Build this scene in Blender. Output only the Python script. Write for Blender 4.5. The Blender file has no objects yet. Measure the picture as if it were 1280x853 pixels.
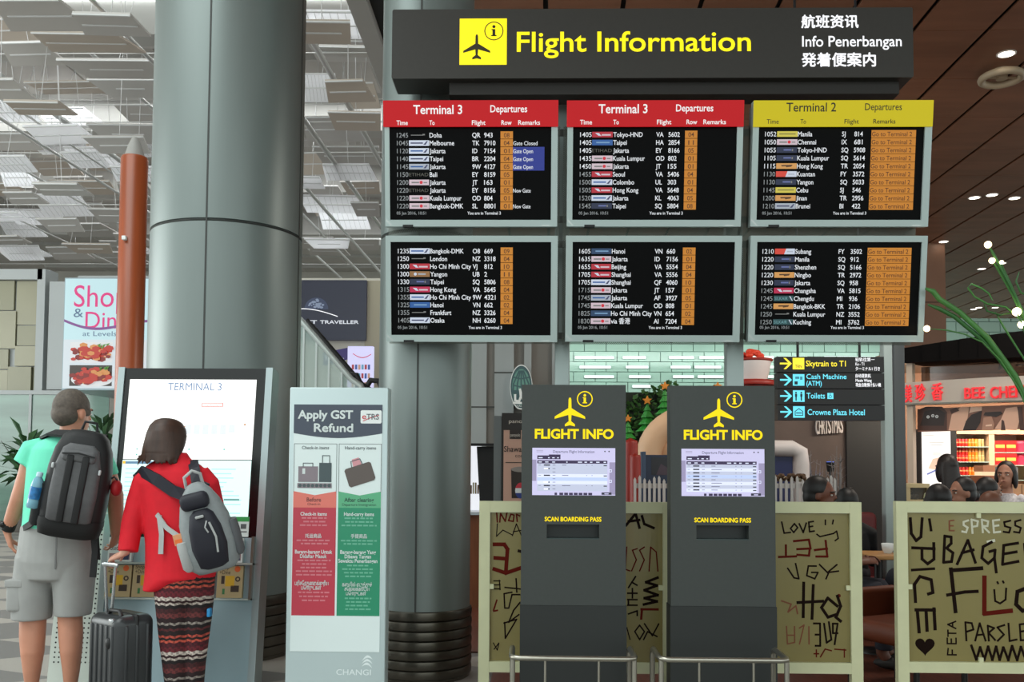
import bpy, math, random
from mathutils import Vector, Matrix

random.seed(7)
R = math.radians
SC = bpy.context.scene
COL = SC.collection

# ------------------------------------------------------------------ camera
CAM_H = 1.38
FPX = 1150.0                       # focal length in pixels of a 1280 px wide frame
PCY = 529.5                        # principal point row (rising lens)
YAW, PITCH, ROLL = R(1.2), R(2.74), 0.006
_F = Vector((-math.sin(YAW) * math.cos(PITCH), math.cos(YAW) * math.cos(PITCH), math.sin(PITCH)))
_R0 = Vector((math.cos(YAW), math.sin(YAW), 0))
_U0 = _R0.cross(_F)
CR = _R0 * math.cos(ROLL) + _U0 * math.sin(ROLL)
CU = _U0 * math.cos(ROLL) - _R0 * math.sin(ROLL)
CO = Vector((0, 0, CAM_H))
cd = bpy.data.cameras.new('camera')
cd.sensor_width = 36.0
cd.lens = 36.0 * FPX / 1280.0
cd.shift_y = (PCY - 426.5) / 1280.0
cd.clip_end = 200
cam = bpy.data.objects.new('camera', cd)
cam.matrix_world = Matrix((( CR.x, CU.x, -_F.x, CO.x), (CR.y, CU.y, -_F.y, CO.y), (CR.z, CU.z, -_F.z, CO.z), (0, 0, 0, 1)))
COL.objects.link(cam)
SC.camera = cam

# ------------------------------------------------------------------ light, world, exposure
SC.view_settings.view_transform = 'Standard'
SC.view_settings.look = 'None'
SC.view_settings.exposure = 0.0
SC.view_settings.gamma = 1.0
SC.view_settings.use_curve_mapping = False
wd = bpy.data.worlds.new('daylight')
SC.world = wd
wd.use_nodes = True
wd.node_tree.nodes['Background'].inputs[0].default_value = (0.86, 0.95, 0.93, 1)
wd.node_tree.nodes['Background'].inputs[1].default_value = 1.5

def area_light(name, loc, target, size, power, color=(1, 1, 1), size_y=None):
    l = bpy.data.lights.new(name, 'AREA')
    l.energy = power; l.color = color; l.size = size
    if size_y:
        l.shape = 'RECTANGLE'; l.size_y = size_y
    o = bpy.data.objects.new(name, l)
    o.location = loc
    o.rotation_euler = (Vector(target) - Vector(loc)).to_track_quat('-Z', 'Y').to_euler()
    COL.objects.link(o)
    return o

area_light('skylight_glow', (-6, 4, 10.4), (-6, 6, 0), 9, 1200, (0.93, 1, 0.98), 14)
for _k in range(6):
    area_light('roof_light_strip', (-9, 13.4 + 4.4 * _k, 10.66), (-9, 13.4 + 4.4 * _k, 0), 15, 260, (0.95, 1, 1), .3)
area_light('hall_side_fill', (-19, 9, 4.2), (0, 13, 6.5), 12, 1300, (0.95, 1, 0.98), 7)  # unseen fill light added at the left to brighten the hall ceiling
area_light('display_fill', (3.0, 7.2, 4.6), (2.2, 10.0, 1.2), 1.2, 70, (1, 0.92, 0.82))  # added light without a fixture, brightens the winter display
area_light('shop_sign_fill', (6.2, 9.4, 3.9), (5.6, 11.2, 2.2), 2.2, 110, (1, 0.88, 0.74), .4)  # light added in front of the shop sign to lift its band
area_light('shop_lamps', (6.6, 12.0, 2.74), (6.6, 13.2, 1.4), 3.4, 130, (1, 0.86, 0.68), 0.5)
area_light('green_wall_fill', (2.5, 30.5, 5.6), (2.5, 33, 4.2), 22, 300, (0.86, 1, 0.94), 0.6)  # unseen fill added to brighten the green back wall

# ------------------------------------------------------------------ pixels to places
def ray(px, py):
    return (_F * FPX + CR * (px - 640.0) + CU * (PCY - py)).normalized()

def at(px, py, Y):
    d = ray(px, py)
    return CO + d * (Y / d.y)

def at_z(px, py, z):
    d = ray(px, py)
    return CO + d * ((z - CAM_H) / d.z)

def floor_at(px, Y):
    p = at(px, 600, Y)
    return Vector((p.x, Y, 0))

# ------------------------------------------------------------------ materials
def lin(c):
    r = []
    for v in c[:3]:
        v /= 255.0
        r.append(v / 12.92 if v <= 0.04045 else ((v + 0.055) / 1.055) ** 2.4)
    return (r[0], r[1], r[2], 1.0)

MATS = {}
def mat(name, rgb, rough=0.5, metal=0.0, glow=0.0, vary=0.0, scale=8.0, spec=0.5, stretch=None):
    if name in MATS:
        return MATS[name]
    m = bpy.data.materials.new(name)
    m.use_nodes = True
    nt = m.node_tree
    b = nt.nodes['Principled BSDF']
    c = lin(rgb)
    b.inputs['Base Color'].default_value = c
    b.inputs['Roughness'].default_value = rough
    b.inputs['Metallic'].default_value = metal
    b.inputs['Specular IOR Level'].default_value = spec
    if glow:
        b.inputs['Emission Color'].default_value = c
        b.inputs['Emission Strength'].default_value = glow
        b.inputs['Base Color'].default_value = (c[0] * .3, c[1] * .3, c[2] * .3, 1)
    if vary:
        tc = nt.nodes.new('ShaderNodeTexCoord')
        nz = nt.nodes.new('ShaderNodeTexNoise')
        nz.inputs['Scale'].default_value = scale
        nz.inputs['Detail'].default_value = 4
        if stretch:
            mp = nt.nodes.new('ShaderNodeMapping')
            mp.inputs['Scale'].default_value = stretch
            nt.links.new(tc.outputs['Object'], mp.inputs['Vector'])
            nt.links.new(mp.outputs[0], nz.inputs['Vector'])
        else:
            nt.links.new(tc.outputs['Object'], nz.inputs['Vector'])
        rp = nt.nodes.new('ShaderNodeValToRGB')
        rp.color_ramp.elements[0].position = 0.3
        rp.color_ramp.elements[1].position = 0.7
        rp.color_ramp.elements[0].color = (c[0] * (1 - vary), c[1] * (1 - vary), c[2] * (1 - vary), 1)
        rp.color_ramp.elements[1].color = (min(1, c[0] * (1 + vary)), min(1, c[1] * (1 + vary)), min(1, c[2] * (1 + vary)), 1)
        nt.links.new(nz.outputs['Fac'], rp.inputs[0])
        nt.links.new(rp.outputs[0], b.inputs['Base Color'])
    MATS[name] = m
    return m

def see_glass(name, rgb, clear=0.8, rough=0.02):
    """tinted pane: part clear, part coloured film with a gloss"""
    if name in MATS:
        return MATS[name]
    m = bpy.data.materials.new(name)
    m.use_nodes = True
    nt = m.node_tree
    b = nt.nodes['Principled BSDF']
    b.inputs['Base Color'].default_value = lin(rgb)
    b.inputs['Roughness'].default_value = rough
    t = nt.nodes.new('ShaderNodeBsdfTransparent')
    mx = nt.nodes.new('ShaderNodeMixShader')
    mx.inputs[0].default_value = clear
    nt.links.new(b.outputs[0], mx.inputs[1])
    nt.links.new(t.outputs[0], mx.inputs[2])
    nt.links.new(mx.outputs[0], nt.nodes['Material Output'].inputs[0])
    MATS[name] = m
    return m

# ------------------------------------------------------------------ mesh builder
class MB:
    def __init__(self):
        self.v = []; self.f = []; self.m = []; self.s = []; self.mats = []
    def mi(self, mt):
        if mt not in self.mats:
            self.mats.append(mt)
        return self.mats.index(mt)
    def add(self, verts, faces, mt, smooth=False):
        b = len(self.v); k = self.mi(mt)
        self.v.extend(Vector(p) for p in verts)
        for f in faces:
            self.f.append([b + i for i in f]); self.m.append(k); self.s.append(smooth)
        return self
    def box(self, lo, hi, mt, rz=0.0, piv=None, M=None):
        (x0, y0, z0), (x1, y1, z1) = lo, hi
        vs = [Vector(p) for p in ((x0, y0, z0), (x1, y0, z0), (x1, y1, z0), (x0, y1, z0), (x0, y0, z1), (x1, y0, z1), (x1, y1, z1), (x0, y1, z1))]
        if M is not None:
            vs = [M @ p for p in vs]
        return self.add(vs, [(0, 3, 2, 1), (4, 5, 6, 7), (0, 1, 5, 4), (1, 2, 6, 5), (2, 3, 7, 6), (3, 0, 4, 7)], mt)
    def rbox(self, lo, hi, r, mt, M=None, seg=3):
        """box with its edges rounded: a stack of rounded-rectangle rings"""
        (x0, y0, z0), (x1, y1, z1) = lo, hi
        r = min(r, (x1 - x0) * .49, (y1 - y0) * .49, (z1 - z0) * .49)
        rings = []
        prof = []
        for i in range(seg + 1):
            a = math.pi / 2 * i / seg
            prof.append((r * (1 - math.sin(a)), z0 + r * (1 - math.cos(a))))
        prof += [(o, z1 - (z - z0)) for o, z in reversed(prof)]
        for o, z in prof:
            ring = []
            rr = max(r - o, 0.0004)
            for cx, cy, a0 in ((x1 - r, y1 - r, 0), (x0 + r, y1 - r, 90), (x0 + r, y0 + r, 180), (x1 - r, y0 + r, 270)):
                for j in range(seg + 1):
                    a = R(a0 + 90 * j / seg)
                    ring.append(Vector((cx + rr * math.cos(a), cy + rr * math.sin(a), z)))
            rings.append(ring)
        if M is not None:
            rings = [[M @ p for p in g] for g in rings]
        return self.loft(rings, mt)
    def loft(self, rings, mt, caps=True, smooth=True, closed=True):
        n = len(rings[0]); vs = [p for g in rings for p in g]; fs = []
        for i in range(len(rings) - 1):
            for j in range(n if closed else n - 1):
                a = i * n + j; b = i * n + (j + 1) % n
                fs.append((a, b, b + n, a + n))
        self.add(vs, fs, mt, smooth)
        if caps and closed:
            self.add(list(rings[0]), [tuple(range(n - 1, -1, -1))], mt)
            self.add(list(rings[-1]), [tuple(range(n))], mt)
        return self
    def tube(self, pts, rad, mt, n=10, caps=True, squash=1.0):
        pts = [Vector(p) for p in pts]
        if not hasattr(rad, '__len__'):
            rad = [rad] * len(pts)
        rings = []; prev = None
        for i, p in enumerate(pts):
            d = (pts[min(i + 1, len(pts) - 1)] - pts[max(i - 1, 0)]).normalized()
            if prev is None:
                ref = Vector((0, 0, 1)) if abs(d.z) < .9 else Vector((0, 1, 0))
                a = d.cross(ref).normalized()
            else:
                a = (prev - d * prev.dot(d)).normalized()
            prev = a; b = d.cross(a)
            rings.append([p + a * (rad[i] * math.cos(2 * math.pi * k / n)) + b * (rad[i] * squash * math.sin(2 * math.pi * k / n)) for k in range(n)])
        return self.loft(rings, mt, caps)
    def ell(self, c, r, mt, M=None, nu=16, nv=10, top=1.0, bot=-1.0):
        c = Vector(c); rings = []
        a0, a1 = math.asin(bot), math.asin(top)
        for i in range(nv + 1):
            t = a0 + (a1 - a0) * i / nv
            t = max(min(t, math.pi / 2 - .01), -math.pi / 2 + .01)
            ring = []
            for j in range(nu):
                a = 2 * math.pi * j / nu
                q = Vector((r[0] * math.cos(t) * math.cos(a), r[1] * math.cos(t) * math.sin(a), r[2] * math.sin(t)))
                ring.append(c + (M @ q if M is not None else q))
            rings.append(ring)
        return self.loft(rings, mt)
    def lathe(self, c, prof, mt, n=24, M=None, caps=True):
        c = Vector(c); rings = []
        for r, z in prof:
            ring = [Vector((r * math.cos(2 * math.pi * j / n), r * math.sin(2 * math.pi * j / n), z)) for j in range(n)]
            rings.append([c + (M @ q if M is not None else q) for q in ring])
        return self.loft(rings, mt, caps)
    def prism(self, front, vec, mt):
        """a closed outline pushed along vec"""
        front = [Vector(p) for p in front]; n = len(front); vec = Vector(vec)
        vs = front + [p + vec for p in front]
        fs = [tuple(range(n)), tuple(range(2 * n - 1, n - 1, -1))]
        fs += [(j, j + n, (j + 1) % n + n, (j + 1) % n) for j in range(n)]
        return self.add(vs, fs, mt)
    def poly(self, pts, mt):
        return self.add(pts, [tuple(range(len(pts)))], mt)
    def build(self, name, parent=None, mods=None):
        me = bpy.data.meshes.new(name)
        off = parent_loc(parent)
        me.from_pydata([tuple(p - off) for p in self.v], [], self.f)
        for mt in self.mats:
            me.materials.append(mt)
        me.polygons.foreach_set('material_index', self.m)
        me.polygons.foreach_set('use_smooth', self.s)
        me.update()
        o = bpy.data.objects.new(name, me)
        COL.objects.link(o)
        if parent is not None:
            o.parent = parent
        return o

def parent_loc(p):
    v = Vector((0, 0, 0))
    while p is not None:
        v += Vector(p.location); p = p.parent
    return v

def sharp(o, ang=35):
    o.data.set_sharp_from_angle(angle=R(ang))
    return o

def tag(o, label, cat, group=None, kind=None):
    o['label'] = label; o['category'] = cat
    if group: o['group'] = group
    if kind: o['kind'] = kind
    return o

def struct(o, label=None):
    o['kind'] = 'structure'
    return o

def thing(name, label, cat, loc, group=None):
    o = bpy.data.objects.new(name, None)
    o.empty_display_size = .1
    COL.objects.link(o)
    o.location = loc
    return tag(o, label, cat, group)

def copy_tree(root, loc, label=None, rz=None):
    r = root.copy(); COL.objects.link(r); r.location = loc
    if rz is not None: r.rotation_euler = (0, 0, rz)
    if label: r['label'] = label
    for ch in list(root.children):
        c = ch.copy(); COL.objects.link(c); c.parent = r
        for g in list(ch.children):
            d = g.copy(); COL.objects.link(d); d.parent = c
    return r

# ------------------------------------------------------------------ lettering
_cu = bpy.data.curves.new('lettering', 'FONT')
_to = bpy.data.objects.new('lettering', _cu)
_tc = {}
def glyphs(s, bold=0.0, res=2):
    k = (s, bold, res)
    if k not in _tc:
        _cu.body = s; _cu.offset = bold; _cu.resolution_u = res
        me = _to.to_mesh()
        vs = [(v.co.x, v.co.y) for v in me.vertices]; fs = [tuple(p.vertices) for p in me.polygons]
        _to.to_mesh_clear()
        x0 = min((v[0] for v in vs), default=0); x1 = max((v[0] for v in vs), default=0)
        _tc[k] = ([(x - x0, y) for x, y in vs], fs, x1 - x0)
    return _tc[k]

class Plane:
    """a flat face in the place; pixels on it become metres along it"""
    def __init__(self, o, u, v):
        self.o = Vector(o); self.u = Vector(u).normalized(); self.v = Vector(v).normalized()
        self.n = self.u.cross(self.v)
        if self.n.y > 0: self.n = -self.n
    def uv(self, px, py):
        d = ray(px, py)
        t = (self.o - CO).dot(self.n) / d.dot(self.n)
        p = CO + d * t - self.o
        return p.dot(self.u), p.dot(self.v)
    def w(self, u, v, n=0.0):
        return self.o + self.u * u + self.v * v + self.n * n
    def W(self, px, py, n=0.0):
        u, v = self.uv(px, py)
        return self.w(u, v, n)
    def cols(self, ymid):
        return lambda x: self.uv(x, ymid)[0]
    def rows(self, xmid):
        return lambda y: self.uv(xmid, y)[1]
    def slab(self, mb, u0, u1, v0, v1, n0, n1, mt):
        """block between depths n0 (back) and n1 (front)"""
        f = [self.w(u0, v0, n1), self.w(u1, v0, n1), self.w(u1, v1, n1), self.w(u0, v1, n1)]
        return mb.prism(f, self.n * (n0 - n1), mt)
    def rect(self, mb, u0, u1, v0, v1, n, mt):
        return mb.poly([self.w(u0, v0, n), self.w(u1, v0, n), self.w(u1, v1, n), self.w(u0, v1, n)], mt)
    def shape(self, mb, pts, n0, n1, mt):
        return mb.prism([self.w(u, v, n1) for u, v in pts], self.n * (n0 - n1), mt)
    def flat(self, mb, pts, n, mt):
        return mb.poly([self.w(u, v, n) for u, v in pts], mt)
    def text(self, mb, s, u, v, cap, mt, n=0.002, bold=0.0, width=None, align='l', res=2, capratio=0.69, rot=0.0, thick=0.0, flip=False, fat=0.0):
        res = max(res, 3)
        if bold and (any(ch in 'MR' or ord(ch) > 255 for ch in s)) and not thick:
            fat, bold = bold * cap / capratio * 1.05, 0.0
        if thick: bold = min(bold, .012)
        if fat:
            for k, (dx, dy) in enumerate(((-1, 0), (1, 0), (0, -1), (0, 1))):
                self.text(mb, s, u + dx * fat, v + dy * fat, cap, mt, n + (k + 1) * .0003, bold, width, align, res, capratio)
        vs, fs, wd_ = glyphs(s, bold, res)
        sy = cap / capratio
        sx = width / wd_ if width else sy
        tw = wd_ * sx
        ox = 0 if align == 'l' else (-tw / 2 if align == 'c' else -tw)
        ca, sa = math.cos(rot), math.sin(rot)
        out = []
        for x, y in vs:
            X = x * sx + ox; Y = y * sy
            if flip: X = -X
            out.append(self.w(u + X * ca - Y * sa, v + X * sa + Y * ca, n))
        mb.add(out, fs, mt)
        if thick:
            b = [p - self.n * thick for p in out]
            edges = {}
            for f in fs:
                for i in range(len(f)):
                    e = (f[i], f[(i + 1) % len(f)])
                    edges[e] = 1
            side = [(a, c) for (a, c) in edges if (c, a) not in edges]
            k = len(out)
            mb.add(out + b, [(a, c, c + k, a + k) for a, c in side], mt)
        return tw

def disc(pl, u, v, r, n=16):
    return [(u + r * math.cos(2 * math.pi * i / n), v + r * math.sin(2 * math.pi * i / n)) for i in range(n)]

def annulus(pl, mb, u, v, r0, r1, n, mt, seg=28):
    for i in range(seg):
        a, b = 2 * math.pi * i / seg, 2 * math.pi * (i + 1) / seg
        mb.poly([pl.w(u + r * math.cos(t), v + r * math.sin(t), n) for r, t in ((r0, a), (r1, a), (r1, b), (r0, b))], mt)

def front(Y, px=640, py=585):
    return Plane(at(px, py, Y), (1, 0, 0), (0, 0, 1))

def leaning(px, py, Y, deg):
    """face through a pixel at depth Y; deg > 0 leans its top away"""
    return Plane(at(px, py, Y), (1, 0, 0), (0, math.sin(R(deg)), math.cos(R(deg))))

def remesh(mb, name, parent, mt, voxel=0.012, smooth=6):
    """fuse overlapping closed shapes into one continuous skin"""
    o = mb.build(name, parent)
    rm = o.modifiers.new('r', 'REMESH'); rm.mode = 'VOXEL'; rm.voxel_size = voxel; rm.use_smooth_shade = True
    sm = o.modifiers.new('s', 'SMOOTH'); sm.iterations = smooth; sm.factor = .5
    dg = bpy.context.evaluated_depsgraph_get()
    me = bpy.data.meshes.new_from_object(o.evaluated_get(dg))
    o.modifiers.clear()
    old = o.data; o.data = me
    bpy.data.meshes.remove(old)
    me.materials.clear(); me.materials.append(mt)
    me.polygons.foreach_set('material_index', [0] * len(me.polygons))
    me.polygons.foreach_set('use_smooth', [True] * len(me.polygons))
    me.name = name
    return o
# ================================================================== materials of the place
STEEL = mat('brushed_steel', (122, 131, 129), .4, .45, vary=.06, scale=3, stretch=(1, 1, .15))
STEEL_DK = mat('dark_steel', (92, 88, 80), .3, .85, vary=.08, scale=4)
SEAM = mat('seam_dark', (60, 62, 60), .6)
PALE_METAL = mat('pale_painted_metal', (172, 186, 184), .38, .15)
SILVER = mat('silver_metal', (170, 182, 184), .3, .6)
BLACK = mat('black_gloss', (10, 11, 12), .18)
BLACK_MATT = mat('black_matt', (18, 18, 19), .6)
CHARCOAL = mat('charcoal_panel', (60, 64, 62), .5, .1, vary=.04, scale=60)
CHARCOAL_DK = mat('charcoal_base', (38, 41, 40), .55, .1)
SIGN_BODY = mat('sign_body', (48, 45, 41), .5, vary=.05, scale=30)
YEL = mat('yellow_backlit', (255, 236, 0), glow=1.0)
YEL_VINYL = mat('yellow_vinyl_glow', (255, 226, 14), .4, glow=.85, spec=.2)  # glow put into the vinyl colour; this lettering is no lamp
WHT = mat('white_backlit', (245, 246, 250), glow=1.0)
WHITE = mat('white_paint', (228, 232, 230), .45)
CREAM = mat('cream_painted_frame', (212, 212, 172), .45, vary=.03, scale=12)

# ================================================================== floor
def floor_mat():
    m = bpy.data.materials.new('patterned_carpet'); m.use_nodes = True
    nt = m.node_tree; b = nt.nodes['Principled BSDF']
    tc = nt.nodes.new('ShaderNodeTexCoord'); mp = nt.nodes.new('ShaderNodeMapping')
    mp.inputs['Rotation'].default_value = (0, 0, R(38)); mp.inputs['Scale'].default_value = (1.0, 1.9, 1)
    ch = nt.nodes.new('ShaderNodeTexChecker'); ch.inputs['Scale'].default_value = .85
    ch.inputs['Color1'].default_value = lin((174, 168, 160)); ch.inputs['Color2'].default_value = lin((126, 123, 120))
    nz = nt.nodes.new('ShaderNodeTexNoise'); nz.inputs['Scale'].default_value = 90
    mx = nt.nodes.new('ShaderNodeMix'); mx.data_type = 'RGBA'; mx.blend_type = 'MULTIPLY'; mx.inputs[0].default_value = .25
    L = nt.links.new
    L(tc.outputs['Object'], mp.inputs[0]); L(mp.outputs[0], ch.inputs[0]); L(tc.outputs['Object'], nz.inputs['Vector'])
    L(ch.outputs[0], mx.inputs[6]); L(nz.outputs['Color'], mx.inputs[7]); L(mx.outputs[2], b.inputs['Base Color'])
    b.inputs['Roughness'].default_value = .55
    return m
mb = MB(); mb.box((-42, -14, -.1), (26, 44.2, 0), floor_mat())
struct(mb.build('floor'))
CAFE_FLOOR = mat('cafe_floor_boards', (96, 50, 34), .4, vary=.3, scale=6, stretch=(8, .6, 1))
mb = MB(); mb.box((-1.0, 6.9, .001), (14, 32.8, .012), CAFE_FLOOR)
mb.box((-.25, 5.35, .001), (14, 6.9, .012), CAFE_FLOOR)
struct(mb.build('floor_cafe'))

# ================================================================== timber ceiling on the right
HC = 6.8
AX = Vector((.0226, 1, 0)).normalized()          # the hall's long axis
BX = Vector((AX.y, -AX.x, 0))
WOOD_CEIL = mat('timber_ceiling_panel', (146, 100, 76), .42, vary=.16, scale=1.4, stretch=(.6, 3, 1))
o0 = at_z(682, 0, HC); j0 = at_z(1280, 37, HC)
mb = MB()
slot_at = (o0.x * BX.x + o0.y * BX.y); joint_at = j0.x * AX.x + j0.y * AX.y
PW, PL_ = .907, 1.43
for i in range(-2, 22):
    b0 = slot_at + i * PW + .03; b1 = slot_at + (i + 1) * PW - .03
    for j in range(-8, 16):
        a0 = joint_at + j * PL_ + .006; a1 = joint_at + (j + 1) * PL_ - .006
        if a0 > 33: continue
        c = [BX * b + AX * a + Vector((0, 0, HC)) for b, a in ((b0, a0), (b1, a0), (b1, a1), (b0, a1))]
        mb.prism(c, (0, 0, .03), WOOD_CEIL)
mb.box((slot_at - 2 * PW - .1, -1.5, HC + .06), (22, 34, HC + .3), BLACK_MATT)
struct(mb.build('ceiling_timber'))
CEIL_X0 = slot_at - 2 * PW

# ================================================================== roof of the daylit hall on the left
ROOF = mat('roof_slab_grey', (172, 167, 162), .7, vary=.08, scale=.7)
BEAM = mat('roof_beam_grey', (168, 166, 162), .6)
mb = MB()
rz = 10.8
random.seed(11)
for i in range(-13, 1):
    for j in range(0, 19):
        x0 = i * 2.4 - 1.4; y0 = 3 + j * 2.2
        if random.random() < .06 and j > 2: continue
        mb.box((x0 + .03, y0 + .03, rz), (x0 + 2.37, y0 + 2.17, rz + .15), ROOF)
struct(mb.build('ceiling_hall'))
for k in range(5):
    mb = MB(); y = 12.5 + k * 5.2
    mb.box((-23, y, rz - .9), (CEIL_X0, y + .28, rz), BEAM)
    mb.box((-23, y - .12, rz - .94), (CEIL_X0, y + .4, rz - .86), BEAM)
    struct(mb.build('beam_%d' % (k + 1)))
PURLIN_Y = [3 + j * 2.2 for j in range(1, 20)]
for k, y in enumerate(PURLIN_Y):
    mb = MB(); mb.box((-23, y - .05, rz - .12), (CEIL_X0, y + .05, rz + .02), BEAM); struct(mb.build('beam_%d' % (k + 11)))
mb = MB(); mb.box((CEIL_X0 - .25, -1.5, HC - .05), (CEIL_X0 - .02, 34, rz + .15), BEAM)
struct(mb.build('trim_ceiling_edge'))

# ================================================================== walls
GREEN_GLASS = mat('green_glass_wall', (172, 204, 190), .12, vary=.05, scale=1.2)
GREEN_GAP = mat('green_wall_joint', (124, 160, 146), .5)
wp = front(33.0)
mb = MB()
mb.box((-2.0, 33.1, 0), (22, 33.3, HC + .3), GREEN_GAP)
u0 = wp.uv(700, 500)[0]
ys = [437, 448.5, 455.5, 468.7, 480, 489]
z0 = 3.35
row = 0
z = z0
while z < HC - .1:
    h = .37; off = (.39 if row % 2 else 0)
    x = -2.0 + off
    while x < 21.5:
        mb.box((x + .012, 33.0, z + .012), (x + .768, 33.1, z + h - .012), GREEN_GLASS)
        x += .78
    z += h; row += 1
struct(mb.build('wall_back'))
mb = MB()
mb.box((-2.0, 32.8, 0), (22, 33.0, 3.35), mat('dark_wall_base', (30, 32, 32), .6))
struct(mb.build('wall_back_lower'))
mb = MB(); mb.box((-40, 44, 0), (0, 44.3, 11), mat('hall_end_wall', (176, 172, 164), .6)); struct(mb.build('wall_end'))
WALLW = mat('pale_stone_cladding', (206, 202, 190), .6, vary=.05, scale=2)

# ================================================================== columns
def column(name, px, Y, r, seams, zj, top, base_h=.455, ring_n=6):
    c = floor_at(px, Y); mb = MB()
    prof = [(r, base_h)]
    for z in zj:
        prof += [(r, z - .012), (r - .012, z - .008), (r - .012, z + .008), (r, z + .012)]
    prof.append((r, top))
    mb.lathe(c, prof, STEEL, n=64, caps=False)
    for z in zj:
        mb.lathe(c, [(r - .008, z - .007), (r - .0035, z), (r - .008, z + .007)], SEAM, n=64, caps=False)
    prof = []
    for i in range(ring_n):
        h0 = .02 + (base_h - .02) * i / ring_n; h1 = .02 + (base_h - .02) * (i + 1) / ring_n
        prof += [(r + .012, h0 + .006), (r + .016, (h0 + h1) / 2), (r + .012, h1 - .006), (r + .002, h1)]
    mb.lathe(c, [(r + .002, 0), (r + .002, .02)] + prof, STEEL_DK, n=64, caps=False)
    for a in seams:
        d = Vector((math.sin(a), -math.cos(a), 0)); t = Vector((math.cos(a), math.sin(a), 0))
        p = c + d * (r + .0005)
        mb.prism([p - t * .006 + Vector((0, 0, .02)), p + t * .006 + Vector((0, 0, .02)), p + t * .006 + Vector((0, 0, top)), p - t * .006 + Vector((0, 0, top))], d * .0018, SEAM)
    o = mb.build(name); sharp(o)
    return struct(o)
def ang(px, pxc, hw):
    return math.asin(max(-1, min(1, (px - pxc) / hw)))
z_j = at(285, 274, 6.35).z
column('column_1', 278.5, 6.9, .555, [ang(261, 286, 93) + .33, ang(372, 286, 93) + .33], [z_j, z_j + 3.0], rz + .1)
z_k = at(530, 288, 5.9).z
column('column_2', 530.5, 6.2, .312, [ang(521, 530, 57) + .115], [z_k, z_k + 2.6], rz, ring_n=7)

# brown timber clad pillar carrying the far ceiling
mb = MB(); a = floor_at(1128, 22); b = floor_at(1186, 22)
mb.box((a.x, 22, 0), (b.x, 23.0, HC + .05), mat('brown_clad_pillar', (136, 98, 76), .5, vary=.08, scale=1))
z1 = at(1160, 378, 22).z
mb.box((a.x - .004, 21.996, z1 - .015), (b.x + .004, 23.004, z1 + .015), mat('pillar_joint', (88, 60, 46), .6))
struct(mb.build('pillar_1'))

# round red-brown timber column with a grey cone cap
mb = MB(); c = floor_at(158, 9.0); r = .13; zt = at(165, 197, 9).z
RUST = mat('red_brown_timber', (150, 72, 38), .32, vary=.14, scale=14, stretch=(1, 1, .08))
mb.lathe(c, [(r * 1.06, 0), (r * 1.06, .06), (r, .065), (r, zt - .02), (r - .01, zt)], RUST, n=40)
mb.lathe(c, [(r - .03, zt), (r - .07, zt + .13), (.03, zt + .2)], mat('grey_cone_cap', (150, 148, 144), .5), n=32)
zz = at(156, 298, 8.86).z; q = at(156, 298, 8.86)
mb.rbox((q.x - .02, q.y - .03, q.z - .02), (q.x + .02, q.y + .03, q.z + .02), .004, WHITE)
o = mb.build('column_3'); sharp(o); struct(o)

# grey clad wall with upright ribs behind the column
GREYCLAD = mat('grey_rib_cladding', (150, 156, 156), .5, .2, vary=.05, scale=2, stretch=(1, 1, .2))
GREYCLAD2 = mat('grey_rib_cladding_warm', (128, 124, 118), .5, .2)
Yw = 13.0
segs = [(560, 608, 0, GREYCLAD), (608, 618, -.06, GREYCLAD2), (618, 642, 0, GREYCLAD), (642, 655, -.1, GREYCLAD2), (655, 664, 0, GREYCLAD), (664, 690, -.12, GREYCLAD2), (690, 712, .0, GREYCLAD)]
mb = MB()
for x0, x1, dy, mt in segs:
    a = at(x0, 500, Yw); b = at(x1, 500, Yw)
    mb.box((a.x, Yw - dy, 0), (b.x, Yw + .4, 4.4), mt)
for yj, x0, x1 in ((466, 618, 642), (509, 588, 618)):
    a = at(x0, yj, Yw - .002); b = at(x1, yj, Yw - .002)
    mb.box((a.x, Yw - .004, a.z - .01), (b.x, Yw, a.z + .01), SEAM)
struct(mb.build('wall_cafe_left'))
# low dark cafe back wall
# ================================================================== overhead sign
AIRPLANE = [(0, 70), (-4, 68), (-7, 60), (-8, 16), (-76, -26), (-77, -38), (-8, -18), (-6, -50), (-25, -65), (-25, -76), (0, -70), (25, -76), (25, -65), (6, -50), (8, -18), (77, -38), (76, -26), (8, 16), (7, 60), (4, 68)]
def airplane(pl, mb, u, v, s, n, mt):
    pl.flat(mb, [(u + x * s, v + y * s) for x, y in AIRPLANE], n, mt)
def info_mark(pl, mb, u, v, r, n, mt, w=.13):
    annulus(pl, mb, u, v, r * (1 - w), r, n, mt)
    pl.rect(mb, u - r * .15, u + r * .15, v - r * .52, v + r * .2, n, mt)
    pl.rect(mb, u - r * .26, u + r * .0, v + r * .1, v + r * .2, n, mt)
    pl.rect(mb, u - r * .28, u + r * .28, v - r * .55, v - r * .43, n, mt)
    pl.flat(mb, disc(pl, u, v + r * .46, r * .17), n, mt)

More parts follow.
